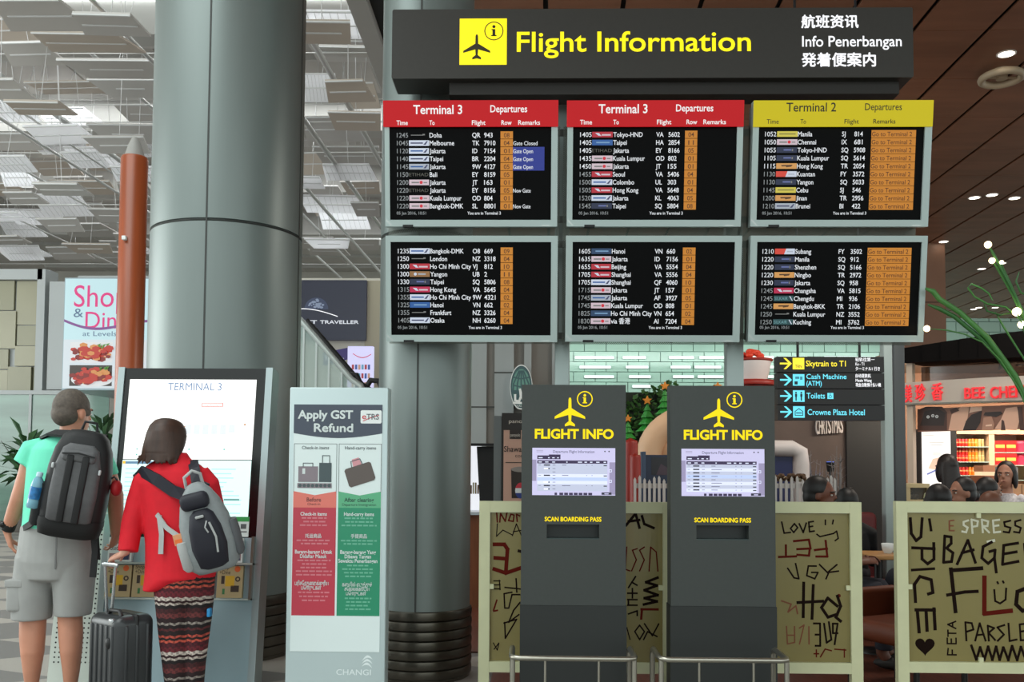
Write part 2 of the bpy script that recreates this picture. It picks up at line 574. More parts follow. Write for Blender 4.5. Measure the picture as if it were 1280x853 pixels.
YS = 5.55
pl = front(YS)
CU_ = pl.cols(53); CV = pl.rows(815)
root = thing('overhead_sign', 'long dark overhead sign reading Flight Information in yellow above the boards', 'sign', at(815, 97, YS))
mb = MB()
u0, u1, v0, v1 = CU_(490), CU_(1141.5), CV(97.5), CV(10.5)
c_ = .008
fr = [(u0, v0 + c_), (u0 + c_, v0), (u1 - c_, v0), (u1, v0 + c_), (u1, v1 - c_), (u1 - c_, v1), (u0 + c_, v1), (u0, v1 - c_)]
pl.shape(mb, fr, -.24, 0, SIGN_BODY)
mb.build('sign_box', root)
mb = MB(); pl.slab(mb, CU_(561), CU_(1128), CV(113), v0 - .001, -.22, -.06, mat('sign_underbar', (34, 30, 27), .6)); mb.build('mounting_bar', root)
mb = MB()
pl.rect(mb, CU_(574.5), CU_(633.5), CV(80.5), CV(22.5), .002, YEL)
DKS = mat('sign_dark_symbol', (46, 40, 8), .6)
airplane(pl, mb, CU_(596), CV(57.5), .00053 * 2.05 * 1.0, .004, DKS)
info_mark(pl, mb, CU_(617.3), CV(38.3), (CU_(629.3) - CU_(605.3)) / 2, .004, DKS, .1)
mb.build('pictogram', root)
mb = MB()
pl.text(mb, 'Flight Information', CU_(646), CV(64), CV(39.5) - CV(64), YEL, bold=.012, width=CU_(938.5) - CU_(646), res=5)
mb.build('yellow_lettering', root)
mb = MB()
pl.text(mb, '航班资讯', CU_(1002), CV(34.5), CV(21.5) - CV(36.5), WHT, fat=.0022, width=CU_(1073) - CU_(1002), res=3, capratio=.87)
pl.text(mb, 'Info Penerbangan', CU_(1002.5), CV(59), CV(46) - CV(59), WHT, bold=.01, width=CU_(1127) - CU_(1002.5), res=4)
pl.text(mb, '発着便案内', CU_(1002), CV(82.5), CV(68.5) - CV(84.5), WHT, fat=.0022, width=CU_(1094) - CU_(1002), res=3, capratio=.87)
mb.build('white_lettering', root)

# ================================================================== the stand that carries sign and boards
TILT = -8.0
bp = leaning(815, 277, 5.6, TILT)
root = thing('board_stand', 'pale steel stand of two posts and perforated panels behind the flight boards', 'stand', floor_at(815, 5.85))
for x0, x1 in ((693.5, 711.5), (908.5, 930)):
    mb = MB(); a = at(x0, 480, 5.94); b = at(x1, 480, 5.94)
    mb.rbox((a.x, 5.94, 0), (b.x, 6.03, 3.92), .008, PALE_METAL)
    mb.box((a.x - .08, 5.86, 0.0005), (b.x + .08, 6.11, .014), PALE_METAL)
    o = mb.build('post', root); sharp(o)
def perforated():
    m = bpy.data.materials.new('perforated_sheet'); m.use_nodes = True
    nt = m.node_tree; b = nt.nodes['Principled BSDF']; L = nt.links.new
    b.inputs['Base Color'].default_value = lin((128, 134, 126)); b.inputs['Metallic'].default_value = .3; b.inputs['Roughness'].default_value = .5
    tc = nt.nodes.new('ShaderNodeTexCoord'); sp = nt.nodes.new('ShaderNodeSeparateXYZ'); L(tc.outputs['Object'], sp.inputs[0])
    def mth(op, a, b_=None):
        n = nt.nodes.new('ShaderNodeMath'); n.operation = op
        for i, q in enumerate((a, b_)):
            if q is None: continue
            if isinstance(q, (int, float)): n.inputs[i].default_value = q
            else: L(q, n.inputs[i])
        return n.outputs[0]
    k = 1 / .0125
    x = mth('MULTIPLY', sp.outputs['X'], k); z = mth('MULTIPLY', sp.outputs['Z'], k)
    p = mth('ADD', x, z); q = mth('SUBTRACT', x, z)
    fx = mth('SUBTRACT', mth('FRACT', p), .5); fz = mth('SUBTRACT', mth('FRACT', q), .5)
    d = mth('ADD', mth('MULTIPLY', fx, fx), mth('MULTIPLY', fz, fz))
    hole = mth('LESS_THAN', d, .13)
    t = nt.nodes.new('ShaderNodeBsdfTransparent'); mx = nt.nodes.new('ShaderNodeMixShader')
    L(hole, mx.inputs[0]); L(b.outputs[0], mx.inputs[1]); L(t.outputs[0], mx.inputs[2])
    L(mx.outputs[0], nt.nodes['Material Output'].inputs[0])
    return m
PERF = perforated()
C_up, C_lo = bp.cols(204), bp.cols(362)
Rv = bp.rows(815)
for x0, x1 in ((478, 703), (703, 933), (933, 1163)):
    mb = MB(); bp.slab(mb, C_up(x0) + .01, C_up(x1) - .01, Rv(431), Rv(151), -.155, -.150, PERF)
    mb.build('perforated_panel', root)
for yy in (158, 270, 302, 420):
    mb = MB(); bp.slab(mb, C_up(486), C_up(1157), Rv(yy + 4), Rv(yy - 4), -.19, -.157, mat('rail_dark_steel', (84, 86, 82), .5, .4)); mb.build('cross_rail', root)

# ================================================================== flight boards
FRAME = mat('board_frame_alloy', (170, 184, 182), .35, .25)
SCR = mat('board_screen', (9, 9, 10), .45, spec=.06)
TXT = mat('screen_text', (214, 217, 222), glow=.9)
TXT_D = mat('screen_text_dim', (128, 132, 134), glow=.9)
ORANGE = mat('screen_orange', (184, 116, 28), glow=.9)
ORANGE_T = mat('screen_orange_text', (82, 44, 10), glow=.9)
BLUEBG = mat('screen_blue', (30, 44, 128), glow=.9)
RED_HD = mat('red_header', (206, 14, 26), .4, glow=.6, spec=.25)
YEL_HD = mat('yellow_header', (220, 202, 20), .4, glow=.6, spec=.25)
HTXT = mat('header_white_text', (244, 240, 240), .4, glow=.75)
HTXTK = mat('header_black_text', (34, 28, 6), .5)
LC = {
 'w': (196, 204, 220), 'wg': (160, 168, 180), 'r': (172, 28, 48), 'b': (34, 84, 150), 'db': (24, 32, 62), 'y': (200, 186, 70), 'o': (204, 146, 78),
 'br': (140, 100, 60), 'k': None, 'e': None, 'tl': (28, 66, 70), 'nv': (30, 58, 92), 'rw': (206, 60, 44), 'mg': (178, 22, 70), 'pk': (200, 180, 190)}
def lcol(n): return mat('carrier_badge_' + n, LC[n], .4, glow=.8)
L_INK = mat('badge_ink', (70, 74, 110), .4, glow=.6); L_RED = mat('badge_red', (200, 30, 50), .4, glow=.8); L_GREY = mat('badge_grey', (120, 120, 118), .4, glow=.7)
L_BRN = mat('badge_brown', (90, 56, 20), .4, glow=.6)

B = {}
B['a'] = dict(row=0, x=(481, 697), scr=(487, 689), hd=(479.3, 697.8), col='red', rows=(168.5, 9.87), t=(496, 510), l=(511, 536), d=536.8, c=590.2, n=605, rb=(625.5, 641), rm=641.4, rbg=680.5, cut=0,
 title=('Terminal 3', 517, 578, 143), dep=(613, 659, 141), heads=[('Time', 496, 510), ('To', 537, 543.5), ('Flight', 590, 607), ('Row', 627, 639.5), ('Remarks', 648, 675)], hb=156.8,
 data=[('1245', 'k', 'Doha', 'QR', '943', '08', ''), ('1045', 'w', 'Melbourne', 'TK', '7910', '04', 'Gate Closed'), ('1120', 'w', 'Jakarta', 'ID', '7154', '01', '*Gate Open'), ('1140', 'w', 'Taipei', 'BR', '2204', '04', '*Gate Open'), ('1145', 'wg', 'Jakarta', '9W', '4127', '05', '*Gate Open'), ('1150', 'e', 'Bali', 'EY', '8159', '05', ''), ('1200', 'pk', 'Jakarta', 'JT', '163', '01', ''), ('1220', 'e', 'Jakarta', 'EY', '8156', '05', 'New Gate'), ('1220', 'pk', 'Kuala Lumpur', 'OD', '804', '01', ''), ('1220', 'pk', 'Bangkok-DMK', 'SL', '8801', '01', 'New Gate')])
B['b'] = dict(row=0, x=(709, 928), scr=(716, 920.5), hd=(708.5, 929.5), col='red', rows=(167.7, 9.95), t=(725, 739.3), l=(740, 765.8), d=766.4, c=820, n=835.3, rb=(856, 871.4), rm=872, rbg=911,
 title=('Terminal 3', 748, 809, 142), dep=(844.5, 891, 140), heads=[('Time', 725, 740), ('To', 766.5, 773.5), ('Flight', 821, 839), ('Row', 858, 871), ('Remarks', 879, 907)], hb=156,
 data=[('1405', 'r', 'Tokyo-HND', 'VA', '5602', '04', ''), ('1405', 'b', 'Taipei', 'HA', '2854', '11', ''), ('1405', 'e', 'Jakarta', 'EY', '8166', '05', ''), ('1435', 'pk', 'Kuala Lumpur', 'OD', '802', '01', ''), ('1450', 'pk', 'Jakarta', 'JT', '155', '01', ''), ('1455', 'r', 'Seoul', 'VA', '5406', '04', ''), ('1500', 'w', 'Colombo', 'UL', '303', '01', ''), ('1505', 'r', 'Hong Kong', 'VA', '5648', '04', ''), ('1520', 'w', 'Jakarta', 'KL', '4063', '05', ''), ('1545', 'db', 'Taipei', 'SQ', '5804', '08', '')])
B['c'] = dict(row=0, x=(940, 1163.5), scr=(947.5, 1154.5), hd=(941.5, 1165.5), col='yel', rows=(167, 10.04), t=(956, 970), l=(971, 996.6), d=997, c=1052, n=1067.5, rb=None, rm=1088.8, rbg=1144.5,
 title=('Terminal 2', 982, 1044, 140), dep=(1080, 1126, 138.5), heads=[('Time', 958, 973), ('To', 1000, 1007), ('Flight', 1055, 1073), ('Remarks', 1091, 1118.5)], hb=155.2,
 data=[('1052', 'y', 'Manila', '5J', '814'), ('1050', 'pk', 'Chennai', 'IX', '681'), ('1055', 'db', 'Tokyo-HND', 'SQ', '5908'), ('1105', 'db', 'Kuala Lumpur', 'SQ', '5614'), ('1115', 'o', 'Hong Kong', 'TR', '2054'), ('1130', 'rw', 'Kuantan', 'FY', '3572'), ('1130', 'db', 'Yangon', 'SQ', '5033'), ('1145', 'y', 'Cebu', '5J', '546'), ('1200', 'o', 'Jinan', 'TR', '2956'), ('1210', 'wg', 'Brunei', 'BI', '422')])
B['d'] = dict(row=1, x=(482.5, 696.8), scr=(488.6, 688.6), rows=(313.8, 9.65), t=(497.4, 511.2), l=(512, 537), d=537.6, c=590.8, n=605.2, rb=(625.6, 640.8), rm=641.4, rbg=681,
 data=[('1235', 'w', 'Bangkok-DMK', 'O8', '669', '09', ''), ('1250', 'k', 'London', 'NZ', '3318', '04', ''), ('1300', 'r', 'Ho Chi Minh City', 'VJ', '812', '10', ''), ('1300', 'br', 'Yangon', 'UB', '2', '11', ''), ('1330', 'db', 'Taipei', 'SQ', '5806', '08', ''), ('1315', 'mg', 'Hong Kong', 'VA', '5645', '04', ''), ('1355', 'w', 'Ho Chi Minh City', '9W', '4321', '02', ''), ('1325', 'b', 'Hanoi', 'VN', '662', '02', ''), ('1355', 'k', 'Frankfurt', 'NZ', '3326', '04', ''), ('1405', 'w', 'Osaka', 'NH', '6260', '04', '')])
B['e'] = dict(row=1, x=(707, 926), scr=(715.3, 917.4), rows=(314, 9.75), t=(723.8, 737.8), l=(739, 763.8), d=764.4, c=818, n=832.8, rb=(853, 868.8), rm=870, rbg=908,
 data=[('1605', 'nv', 'Hanoi', 'VN', '660', '02', ''), ('1635', 'pk', 'Jakarta', 'ID', '7156', '01', ''), ('1655', 'r', 'Beijing', 'VA', '5554', '04', ''), ('1705', 'r', 'Shanghai', 'VA', '5556', '04', ''), ('1705', 'w', 'Shanghai', 'QF', '4060', '10', ''), ('1715', 'pk', 'Jakarta', 'JT', '157', '01', ''), ('1745', 'wg', 'Jakarta', 'AF', '3927', '05', ''), ('1745', 'pk', 'Kuala Lumpur', 'OD', '808', '01', ''), ('1825', 'nv', 'Ho Chi Minh City', 'VN', '654', '02', ''), ('1830', 'pk', 'via 香港', 'AI', '7204', '04', '')])
B['f'] = dict(row=1, x=(936.8, 1157), scr=(945, 1150), rows=(314.3, 9.84), t=(952.5, 966.5), l=(968, 992.8), d=993.4, c=1047.4, n=1062.4, rb=None, rm=1083.6, rbg=1138.4,
 data=[('1210', 'rw', 'Subang', 'FY', '3502'), ('1220', 'db', 'Manila', 'SQ', '912'), ('1220', 'db', 'Shenzhen', 'SQ', '5166'), ('1220', 'o', 'Ningbo', 'TR', '2972'), ('1230', 'db', 'Jakarta', 'SQ', '958'), ('1245', 'mg', 'Changsha', 'VA', '5815'), ('1245', 'tl', 'Chengdu', 'MI', '936'), ('1245', 'o', 'Bangkok-BKK', 'TR', '2106'), ('1250', 'k', 'Kuala Lumpur', 'NZ', '3552'), ('1250', 'tl', 'Kuching', 'MI', '5762')])
LAB = {'a': 'flight board with red Terminal 3 header whose first row is Doha', 'b': 'flight board with red Terminal 3 header whose first row is Tokyo-HND', 'c': 'flight board with yellow Terminal 2 header',
       'd': 'headless flight board listing Bangkok-DMK first, below the Doha board', 'e': 'headless flight board listing Hanoi first, in the middle of the lower row', 'f': 'headless flight board listing Subang first, below the yellow header board'}

def badge(mb, kind, u0, u1, v0, v1, n, k):
    w = u1 - u0; h = v1 - v0; vm = (v0 + v1) / 2
    if kind == 'k':
        bp.rect(mb, u0 + w * .1, u0 + w * .72, vm - h * .06, vm + h * .08, n, L_GREY)
        bp.rect(mb, u0 + w * .68, u0 + w * .8, vm - h * .02, vm + h * .24, n, L_GREY); return
    if kind == 'e':
        bp.text(mb, 'ETIHAD', u0, vm - h * .3, h * .6, mat('badge_etch', (88, 86, 78), .4, glow=.6), n, width=w * .96, res=1); return
    bg = lcol(kind); bp.rect(mb, u0, u1, v0, v1, n, bg); n2 = n + .0006
    if kind in ('r', 'mg'):
        bp.flat(mb, [(u0 + w * .14, v1 - h * .2), (u0 + w * .34, v1 - h * .25), (u0 + w * .44, v0 + h * .25), (u0 + w * .3, v0 + h * .3)], n2, lcol('w'))
        bp.rect(mb, u0 + w * .46, u0 + w * .9, vm - h * .2, vm + h * .08, n2, lcol('pk'))
    elif kind in ('w', 'wg'):
        bp.rect(mb, u0 + w * .08, u0 + w * .7, vm - h * .12, vm + h * .12, n2, L_INK if k % 2 else lcol('b'))
        bp.flat(mb, [(u0 + w * .72, v0 + h * .2), (u0 + w * .84, v0 + h * .2), (u0 + w * .95, v1 - h * .15), (u0 + w * .88, v1 - h * .15)], n2, L_INK)
    elif kind == 'pk':
        bp.rect(mb, u0 + w * .12, u0 + w * .5, vm - h * .14, vm + h * .1, n2, L_GREY)
        bp.flat(mb, disc(bp, u0 + w * .6, vm, h * .3, 10), n2, L_RED)
        bp.rect(mb, u0 + w * .72, u0 + w * .9, vm - h * .12, vm + h * .06, n2, L_GREY)
    elif kind in ('b', 'nv'):
        bp.rect(mb, u0 + w * .2, u0 + w * .85, vm - h * .12, vm + h * .12, n2, mat('badge_sky', (120, 160, 200), .4, glow=.6))
    elif kind == 'db':
        bp.rect(mb, u0 + w * .34, u0 + w * .72, vm - h * .1, vm + h * .16, n2, mat('badge_indigo', (96, 106, 160), .4, glow=.7))
        bp.rect(mb, u0 + w * .74, u0 + w * .8, vm - h * .2, vm + h * .2, n2, L_GREY)
    elif kind == 'y':
        bp.rect(mb, u0 + w * .1, u0 + w * .9, vm - h * .1, vm + h * .14, n2, mat('badge_olive', (150, 140, 60), .4, glow=.6))
    elif kind == 'o':
        bp.flat(mb, [(u0 + w * .24, vm + h * .18), (u0 + w * .8, vm + h * .22), (u0 + w * .74, vm - h * .1), (u0 + w * .5, vm - h * .22), (u0 + w * .46, vm - h * .05), (u0 + w * .26, vm - h * .08)], n2, L_BRN)
    elif kind == 'br':
        bp.flat(mb, disc(bp, u0 + w * .28, vm, h * .28, 10), n2, lcol('w')); bp.rect(mb, u0 + w * .42, u0 + w * .8, vm - h * .12, vm + h * .12, n2, lcol('wg'))
    elif kind == 'rw':
        bp.flat(mb, [(u0 + w * .46, v0), (u1, v0), (u1, v1), (u0 + w * .56, v1)], n2, lcol('w'))
        bp.rect(mb, u0 + w * .6, u0 + w * .9, vm - h * .14, vm + h * .08, n2, lcol('wg'))
    elif kind == 'tl':
        bp.text(mb, 'SILKAIR', u0 + w * .05, vm - h * .28, h * .55, mat('badge_teal_text', (110, 160, 165), .4, glow=.7), n2, width=w * .66, res=1)
        bp.flat(mb, [(u0 + w * .78, v1 - h * .1), (u0 + w * .84, v1 - h * .1), (u0 + w * .97, v0 + h * .1), (u0 + w * .92, v0 + h * .1)], n2, lcol('w'))

for key, d in B.items():
    C = C_up if d['row'] == 0 else C_lo
    Rr = bp.rows((d['x'][0] + d['x'][1]) / 2)
    yt, yb = (126, 283.4) if d['row'] == 0 else (294.8, 427.6)
    st, sb = (157.5, 275) if d['row'] == 0 else (302.6, 419.2)
    xm = (d['x'][0] + d['x'][1]) / 2
    u0, u1 = C(d['x'][0]), C(d['x'][1]); s0, s1 = C(d['scr'][0]), C(d['scr'][1])
    vt, vb, svt, svb = Rr(yt), Rr(yb), Rr(st), Rr(sb)
    root = thing('flight_board', LAB[key], 'flight information screen', bp.w((u0 + u1) / 2, vb, -.06), 'flight departure boards')
    mb = MB()       # frame: four bars in front of a case
    bp.slab(mb, u0 + .01, u1 - .01, vb + .01, vt - .01, -.148, -.02, mat('board_case', (92, 92, 86), .5, .3))
    bp.shape(mb, [(u0, vb), (u1, vb), (s1, svb), (s0, svb)], -.06, .0, FRAME)
    bp.shape(mb, [(u0, vt), (s0, svt), (s1, svt), (u1, vt)], -.06, .0, FRAME)
    bp.shape(mb, [(u0, vb), (s0, svb), (s0, svt), (u0, vt)], -.06, .0, FRAME)
    bp.shape(mb, [(u1, vb), (u1, vt), (s1, svt), (s1, svb)], -.06, .0, FRAME)
    mb.build('frame', root)
    mb = MB(); px_ = (u1 - u0) / 216
    bp.slab(mb, u0 + 22 * px_, u0 + 35 * px_, vb - .004, vb + .011, -.05, .003, BLACK_MATT)
    mb.build('latch', root)
    mb = MB()
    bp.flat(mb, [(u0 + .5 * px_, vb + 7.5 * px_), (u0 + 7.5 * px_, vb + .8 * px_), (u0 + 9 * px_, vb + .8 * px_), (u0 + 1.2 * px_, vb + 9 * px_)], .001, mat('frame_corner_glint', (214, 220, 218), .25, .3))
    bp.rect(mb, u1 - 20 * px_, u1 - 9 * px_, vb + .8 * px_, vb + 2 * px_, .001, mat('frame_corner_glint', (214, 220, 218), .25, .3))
    mb.build('corner_glint', root)  # pale glints painted onto the lower frame corners
    if d['row'] == 0:
        RED = d['col'] == 'red'
        h0, h1 = bp.cols(142)(d['hd'][0]), bp.cols(142)(d['hd'][1])
        mb = MB(); bp.slab(mb, h0, h1, Rr(158.8), Rr(126), .001, .012, RED_HD if RED else YEL_HD)
        ht = HTXT if RED else HTXTK
        C2 = bp.cols(143)
        s, x0, x1, yb_ = d['title']
        bp.text(mb, s, C2(x0), Rr(yb_), Rr(yb_ - 11) - Rr(yb_), ht, .0135, bold=.016 if RED else .008, width=C2(x1) - C2(x0), res=3)
        x0, x1, yb_ = d['dep']
        bp.text(mb, 'Departures', C2(x0), Rr(yb_), Rr(yb_ - 8.6) - Rr(yb_), ht, .0135, bold=.014 if RED else .006, width=C2(x1) - C2(x0), res=3)
        for s, x0, x1 in d['heads']:
            bp.text(mb, s, C2(x0), Rr(d['hb']), Rr(d['hb'] - 5.6) - Rr(d['hb']), ht, .0135, bold=.016 if RED else .006, width=C2(x1) - C2(x0), res=2)
        mb.build('header_panel', root, None)
    mb = MB()
    bp.slab(mb, s0, s1, svb, svt, -.021, -.013, SCR)
    y0, dy = d['rows']; N = -.0118
    px1 = C(xm + 1) - C(xm)
    for k, row in enumerate(d['data']):
        yc = y0 + dy * k; vc = Rr(yc); base = Rr(yc + 2.9); cap = 5.7 * px1
        bp.text(mb, row[0], C(d['t'][0]), base, cap, TXT if not (key == 'a' or k > 4) else TXT_D, N, bold=.004, width=C(d['t'][1]) - C(d['t'][0]), res=1)
        badge(mb, row[1], C(d['l'][0]), C(d['l'][1]), Rr(yc + 3.5), Rr(yc - 3.5), N, k)
        sp = glyphs(row[2], .012, 2)[2]
        bp.text(mb, row[2], C(d['d']), base, cap, TXT, N, bold=.012, res=2, width=sp * cap / .69 * .86)
        bp.text(mb, row[3], C(d['c']), base, cap, TXT, N, bold=.012, res=2, width=glyphs(row[3], .012, 2)[2] * cap / .69 * .86)
        bp.text(mb, row[4], C(d['n']), base, cap, TXT, N, bold=.012, res=2, width=(len(row[4])) * px1 * 3.55)
        if d['rb']:
            bp.rect(mb, C(d['rb'][0]), C(d['rb'][1]), Rr(yc + dy / 2 - .4), Rr(yc - dy / 2 + .2), N, ORANGE)
            bp.text(mb, row[5], (C(d['rb'][0]) + C(d['rb'][1])) / 2, base, cap * .95, ORANGE_T, N + .0008, bold=.008, align='c', width=px1 * 7, res=1)
            r = row[6]
            if r:
                if r[0] == '*':
                    bp.rect(mb, C(d['rb'][1]), C(d['rbg']), Rr(yc + dy / 2), Rr(yc - dy / 2), N, BLUEBG); r = r[1:]
                bp.text(mb, r, C(d['rm']), base, cap * .85, TXT, N + .0008, bold=.006, width=len(r) * px1 * 2.75, res=1)
        else:
            bp.rect(mb, C(d['rm']), C(d['rbg']), Rr(yc + dy / 2 - .3), Rr(yc - dy / 2 + .2), N, ORANGE)
            bp.text(mb, 'Go to Terminal 2', C(d['rm'] + .6), base, cap * .95, ORANGE_T, N + .0008, bold=.008, width=px1 * 50, res=1)
    fy = 268 if d['row'] == 0 else 411.4
    bp.text(mb, '05 Jan 2016, 10:51', C(d['t'][0] - 1), Rr(fy), 3.6 * px1, TXT_D, N, width=37 * px1, res=1, bold=.01)
    bp.text(mb, 'You are in Terminal 3', C(d['t'][0] + 88), Rr(fy), 3.6 * px1, TXT, N, width=42 * px1, res=1, bold=.012)
    mb.build('screen', root)
# ================================================================== flight info totems
LILAC = mat('screen_lilac', (196, 192, 226), glow=.95); LILAC_D = mat('screen_lilac_edge', (150, 142, 176), glow=.9)
PLUM = mat('screen_plum_bar', (52, 40, 74), glow=.9); ROWA = mat('screen_row_grey', (186, 192, 214), glow=.95); ROWB = mat('screen_row_light', (218, 224, 246), glow=.95)
ROWC = mat('screen_row_blue', (184, 200, 238), glow=.95); SINK = mat('screen_ink', (92, 92, 122), glow=.9); SBLK = mat('screen_black', (40, 40, 56), glow=.9)
SLOT = mat('slot_dark', (22, 30, 30), .4)
def totem(ox, oy, first, label):
    Y = 5.0; pl = front(Y)
    X = lambda x: pl.uv(x + ox, 650 + oy)[0]; Z = lambda y: pl.uv(716 + ox, y + oy)[1]
    P = lambda x, y: pl.uv(x + ox, y + oy)
    u0, u1 = X(651.5), X(782.3); zt = Z(481.3)
    c = pl.w((u0 + u1) / 2, 0); root = thing('information_totem', label, 'information kiosk', (c.x, Y + .07, 0), 'flight info totems')
    fl = pl.uv(640, 585)[1] - CAM_H       # v of the floor
    fl = -pl.o.z
    zs = Z(757.5)
    mb = MB(); pl.slab(mb, u0 - .004, u1 + .004, fl, zs, -.14, .003, CHARCOAL_DK); mb.build('base', root)
    # upper shell with a hole for the scanner slot
    sx0, sx1, sy0, sy1 = X(683.5), X(749), Z(674.5), Z(656)
    mb = MB()
    for a, b, e, f in ((u0, u1, sy1, zt), (u0, u1, zs + .001, sy0), (u0, sx0, sy0, sy1), (sx1, u1, sy0, sy1)):
        pl.slab(mb, a, b, e, f, -.13, 0, CHARCOAL)
    sh = mb.build('shell', root)
    mb = MB()
    pl.slab(mb, sx0, sx1, sy0, sy1, -.13, -.07, SLOT)
    pl.shape(mb, [(sx0, sy0), (sx1, sy0), (sx1, sy0 + .006), (sx0, sy0 + .006)], -.07, -.002, mat('slot_lip', (48, 62, 62), .4))
    mb.build('scanner_slot', root)
    mb = MB()
    airplane(pl, mb, X(712), Z(514.5), (X(712 + 20) - X(712)) / 80, .0015, YEL_VINYL); mb.build('airplane_symbol', root)
    mb = MB(); u, v = P(731, 499); info_mark(pl, mb, u, v, X(741) - X(731), .0015, YEL_VINYL, .14); mb.build('info_symbol', root)
    mb = MB(); pl.text(mb, 'FLIGHT INFO', X(668), Z(548.3), Z(537) - Z(548.3), YEL_VINYL, .0015, bold=.035, width=X(767) - X(668), res=4)
    mb.build('title_lettering', root)
    mb = MB(); pl.text(mb, 'SCAN BOARDING PASS', X(681), Z(652), Z(646.6) - Z(652), YEL_VINYL, .0015, bold=.03, width=X(751.5) - X(681), res=3)
    mb.build('scan_lettering', root)
    # screen
    a, b, e, f = X(665), X(769), Z(619.5), Z(560.3)
    mb = MB(); pl.slab(mb, a, b, e, f, -.02, .0015, LILAC)
    U = lambda t: a + (b - a) * t; V = lambda t: f + (e - f) * t
    pl.rect(mb, U(0), U(.05), V(.7), V(.25), .002, LILAC_D); pl.rect(mb, U(.93), U(1), V(.98), V(.3), .002, LILAC_D)
    pl.rect(mb, U(.05), U(.13), V(.06), V(.05), .002, LILAC_D); pl.rect(mb, U(.05), U(.13), V(.09), V(.08), .002, LILAC_D)
    pl.text(mb, 'Departure Flight Information', U(.25), V(.105), (f - e) * .055, SINK, .002, bold=.01, width=(b - a) * .5, res=2)
    for t in (.875, .925): pl.flat(mb, disc(pl, U(t), V(.07), (b - a) * .009, 8), .002, SBLK)
    pl.rect(mb, U(.06), U(.34), V(.24), V(.16), .002, PLUM); pl.rect(mb, U(.2), U(.34), V(.16), V(.14), .002, PLUM)
    for t, w_ in ((.075, .05), (.19, .02), (.24, .03), (.3, .02)): pl.rect(mb, U(t), U(t + w_), V(.22), V(.2), .0025, ROWB)
    pl.rect(mb, U(.06), U(.905), V(.33), V(.265), .002, PLUM)
    for t, w_ in ((.075, .04), (.155, .04), (.24, .035), (.41, .015), (.55, .05), (.63, .03), (.695, .03), (.77, .04), (.86, .03)): pl.rect(mb, U(t), U(t + w_), V(.31), V(.29), .0025, ROWB)
    n = 8 if first else 8
    for k in range(n):
        t0 = .335 + k * .072; t1 = min(t0 + .072, .91)
        m_ = (ROWA, ROWA, ROWA, ROWB, ROWC, ROWB, ROWA, ROWA)[k] if first else (ROWA, ROWB, ROWA, ROWC, ROWA, ROWB, ROWA, ROWB)[k]
        pl.rect(mb, U(.06), U(.905), V(t1), V(t0), .002, m_)
        tm = t0 + .03; h = .013
        lead = k in (0, 3, 6) if first else True
        if lead:
            pl.rect(mb, U(.14), U(.215), V(tm + h), V(tm - h), .0025, SBLK)
            pl.rect(mb, U(.075), U(.105), V(tm + .004), V(tm - .004), .0025, SINK)
            pl.rect(mb, U(.36), U(.36 + .05 + .1 * ((k * 7) % 4) / 4), V(tm + .006), V(tm - .006), .0025, SINK)
            pl.rect(mb, U(.86), U(.9), V(tm + .016), V(tm - .004), .0025, SBLK)
            for t in (.65, .715): pl.rect(mb, U(t), U(t + .012), V(tm + .005), V(tm - .005), .0025, SINK)
        elif k != 2 and k != 4:
            pl.rect(mb, U(.14), U(.19), V(tm + h), V(tm - h), .0025, WHT); pl.rect(mb, U(.195), U(.21), V(tm + h), V(tm - h), .0025, SBLK)
        pl.rect(mb, U(.245), U(.28), V(tm + .005), V(tm - .005), .0025, SINK)
    for k in range(8): pl.rect(mb, U(.27 + k * .058), U(.27 + k * .058 + (.046 if k else .03)), V(.995), V(.945), .0025, PLUM)
    pl.rect(mb, U(.835), U(.955), V(.985), V(.935), .0025, SBLK); pl.rect(mb, U(.87), U(.92), V(.975), V(.955), .003, LILAC)
    for t in (.48, .7):
        pl.rect(mb, U(.925), U(.958), V(t + .03), V(t - .03), .0025, ROWB); pl.rect(mb, U(.932), U(.951), V(t + .018), V(t - .018), .003, LILAC_D)
    mb.build('screen', root)
totem(0, 0, True, 'dark totem reading FLIGHT INFO, the one directly in front of the Shawarma menu board')
totem(187, 1.2, False, 'dark totem reading FLIGHT INFO, standing between the picket fence and the Skytrain sign')

# ================================================================== low tube guard rails
RAILM = mat('brushed_rail_tube', (176, 172, 160), .28, .9)
def guard(xl, xr, thin, label):
    Y = 4.55; zt = at(700, 823.5, Y).z; a = at(xl, 823, Y).x; b = at(xr, 823, Y).x
    root = thing('guard_rail', label, 'guard rail', ((a + b) / 2, Y, 0), 'guard rails in front of the totems')
    r = .0135; k = .05
    mb = MB()
    pts = [(a, Y + .22, zt + .004), (a, Y + .06, zt + .004)]
    mb.tube([(a + .012, Y + .3, 0), (a + .012, Y + .3, zt - .03), (a + .012, Y + .285, zt - .008), (a + .012, Y + .26, zt), (a + .012, Y + .05, zt), (a + .02, Y + .015, zt), (a + .05, Y, zt), (b - .05, Y, zt), (b - .02, Y + .015, zt), (b - .012, Y + .05, zt), (b - .012, Y + .26, zt), (b - .012, Y + .285, zt - .008), (b - .012, Y + .3, zt - .03), (b - .012, Y + .3, 0)], r, RAILM, n=12)
    mb.build('top_tube', root)
    for x in (a + .018, b - .018):
        mb = MB(); mb.tube([(x, Y + .02, 0), (x, Y + .02, zt - .004)], r * .95, RAILM, n=12); mb.lathe((x, Y + .02, 0), [(.03, 0), (.03, .008)], RAILM, n=16); mb.build('leg', root)
    for t in thin:
        x = at(t, 840, Y).x
        mb = MB(); mb.tube([(x, Y, 0.0), (x, Y, zt - .005)], .0062, RAILM, n=8); mb.build('upright_bar', root)
guard(636, 798, (681.5, 748.5), 'low steel guard rail in front of the totem before the Shawarma board')
guard(822.5, 989.5, (874, 942), 'low steel guard rail in front of the totem beside the Skytrain sign')

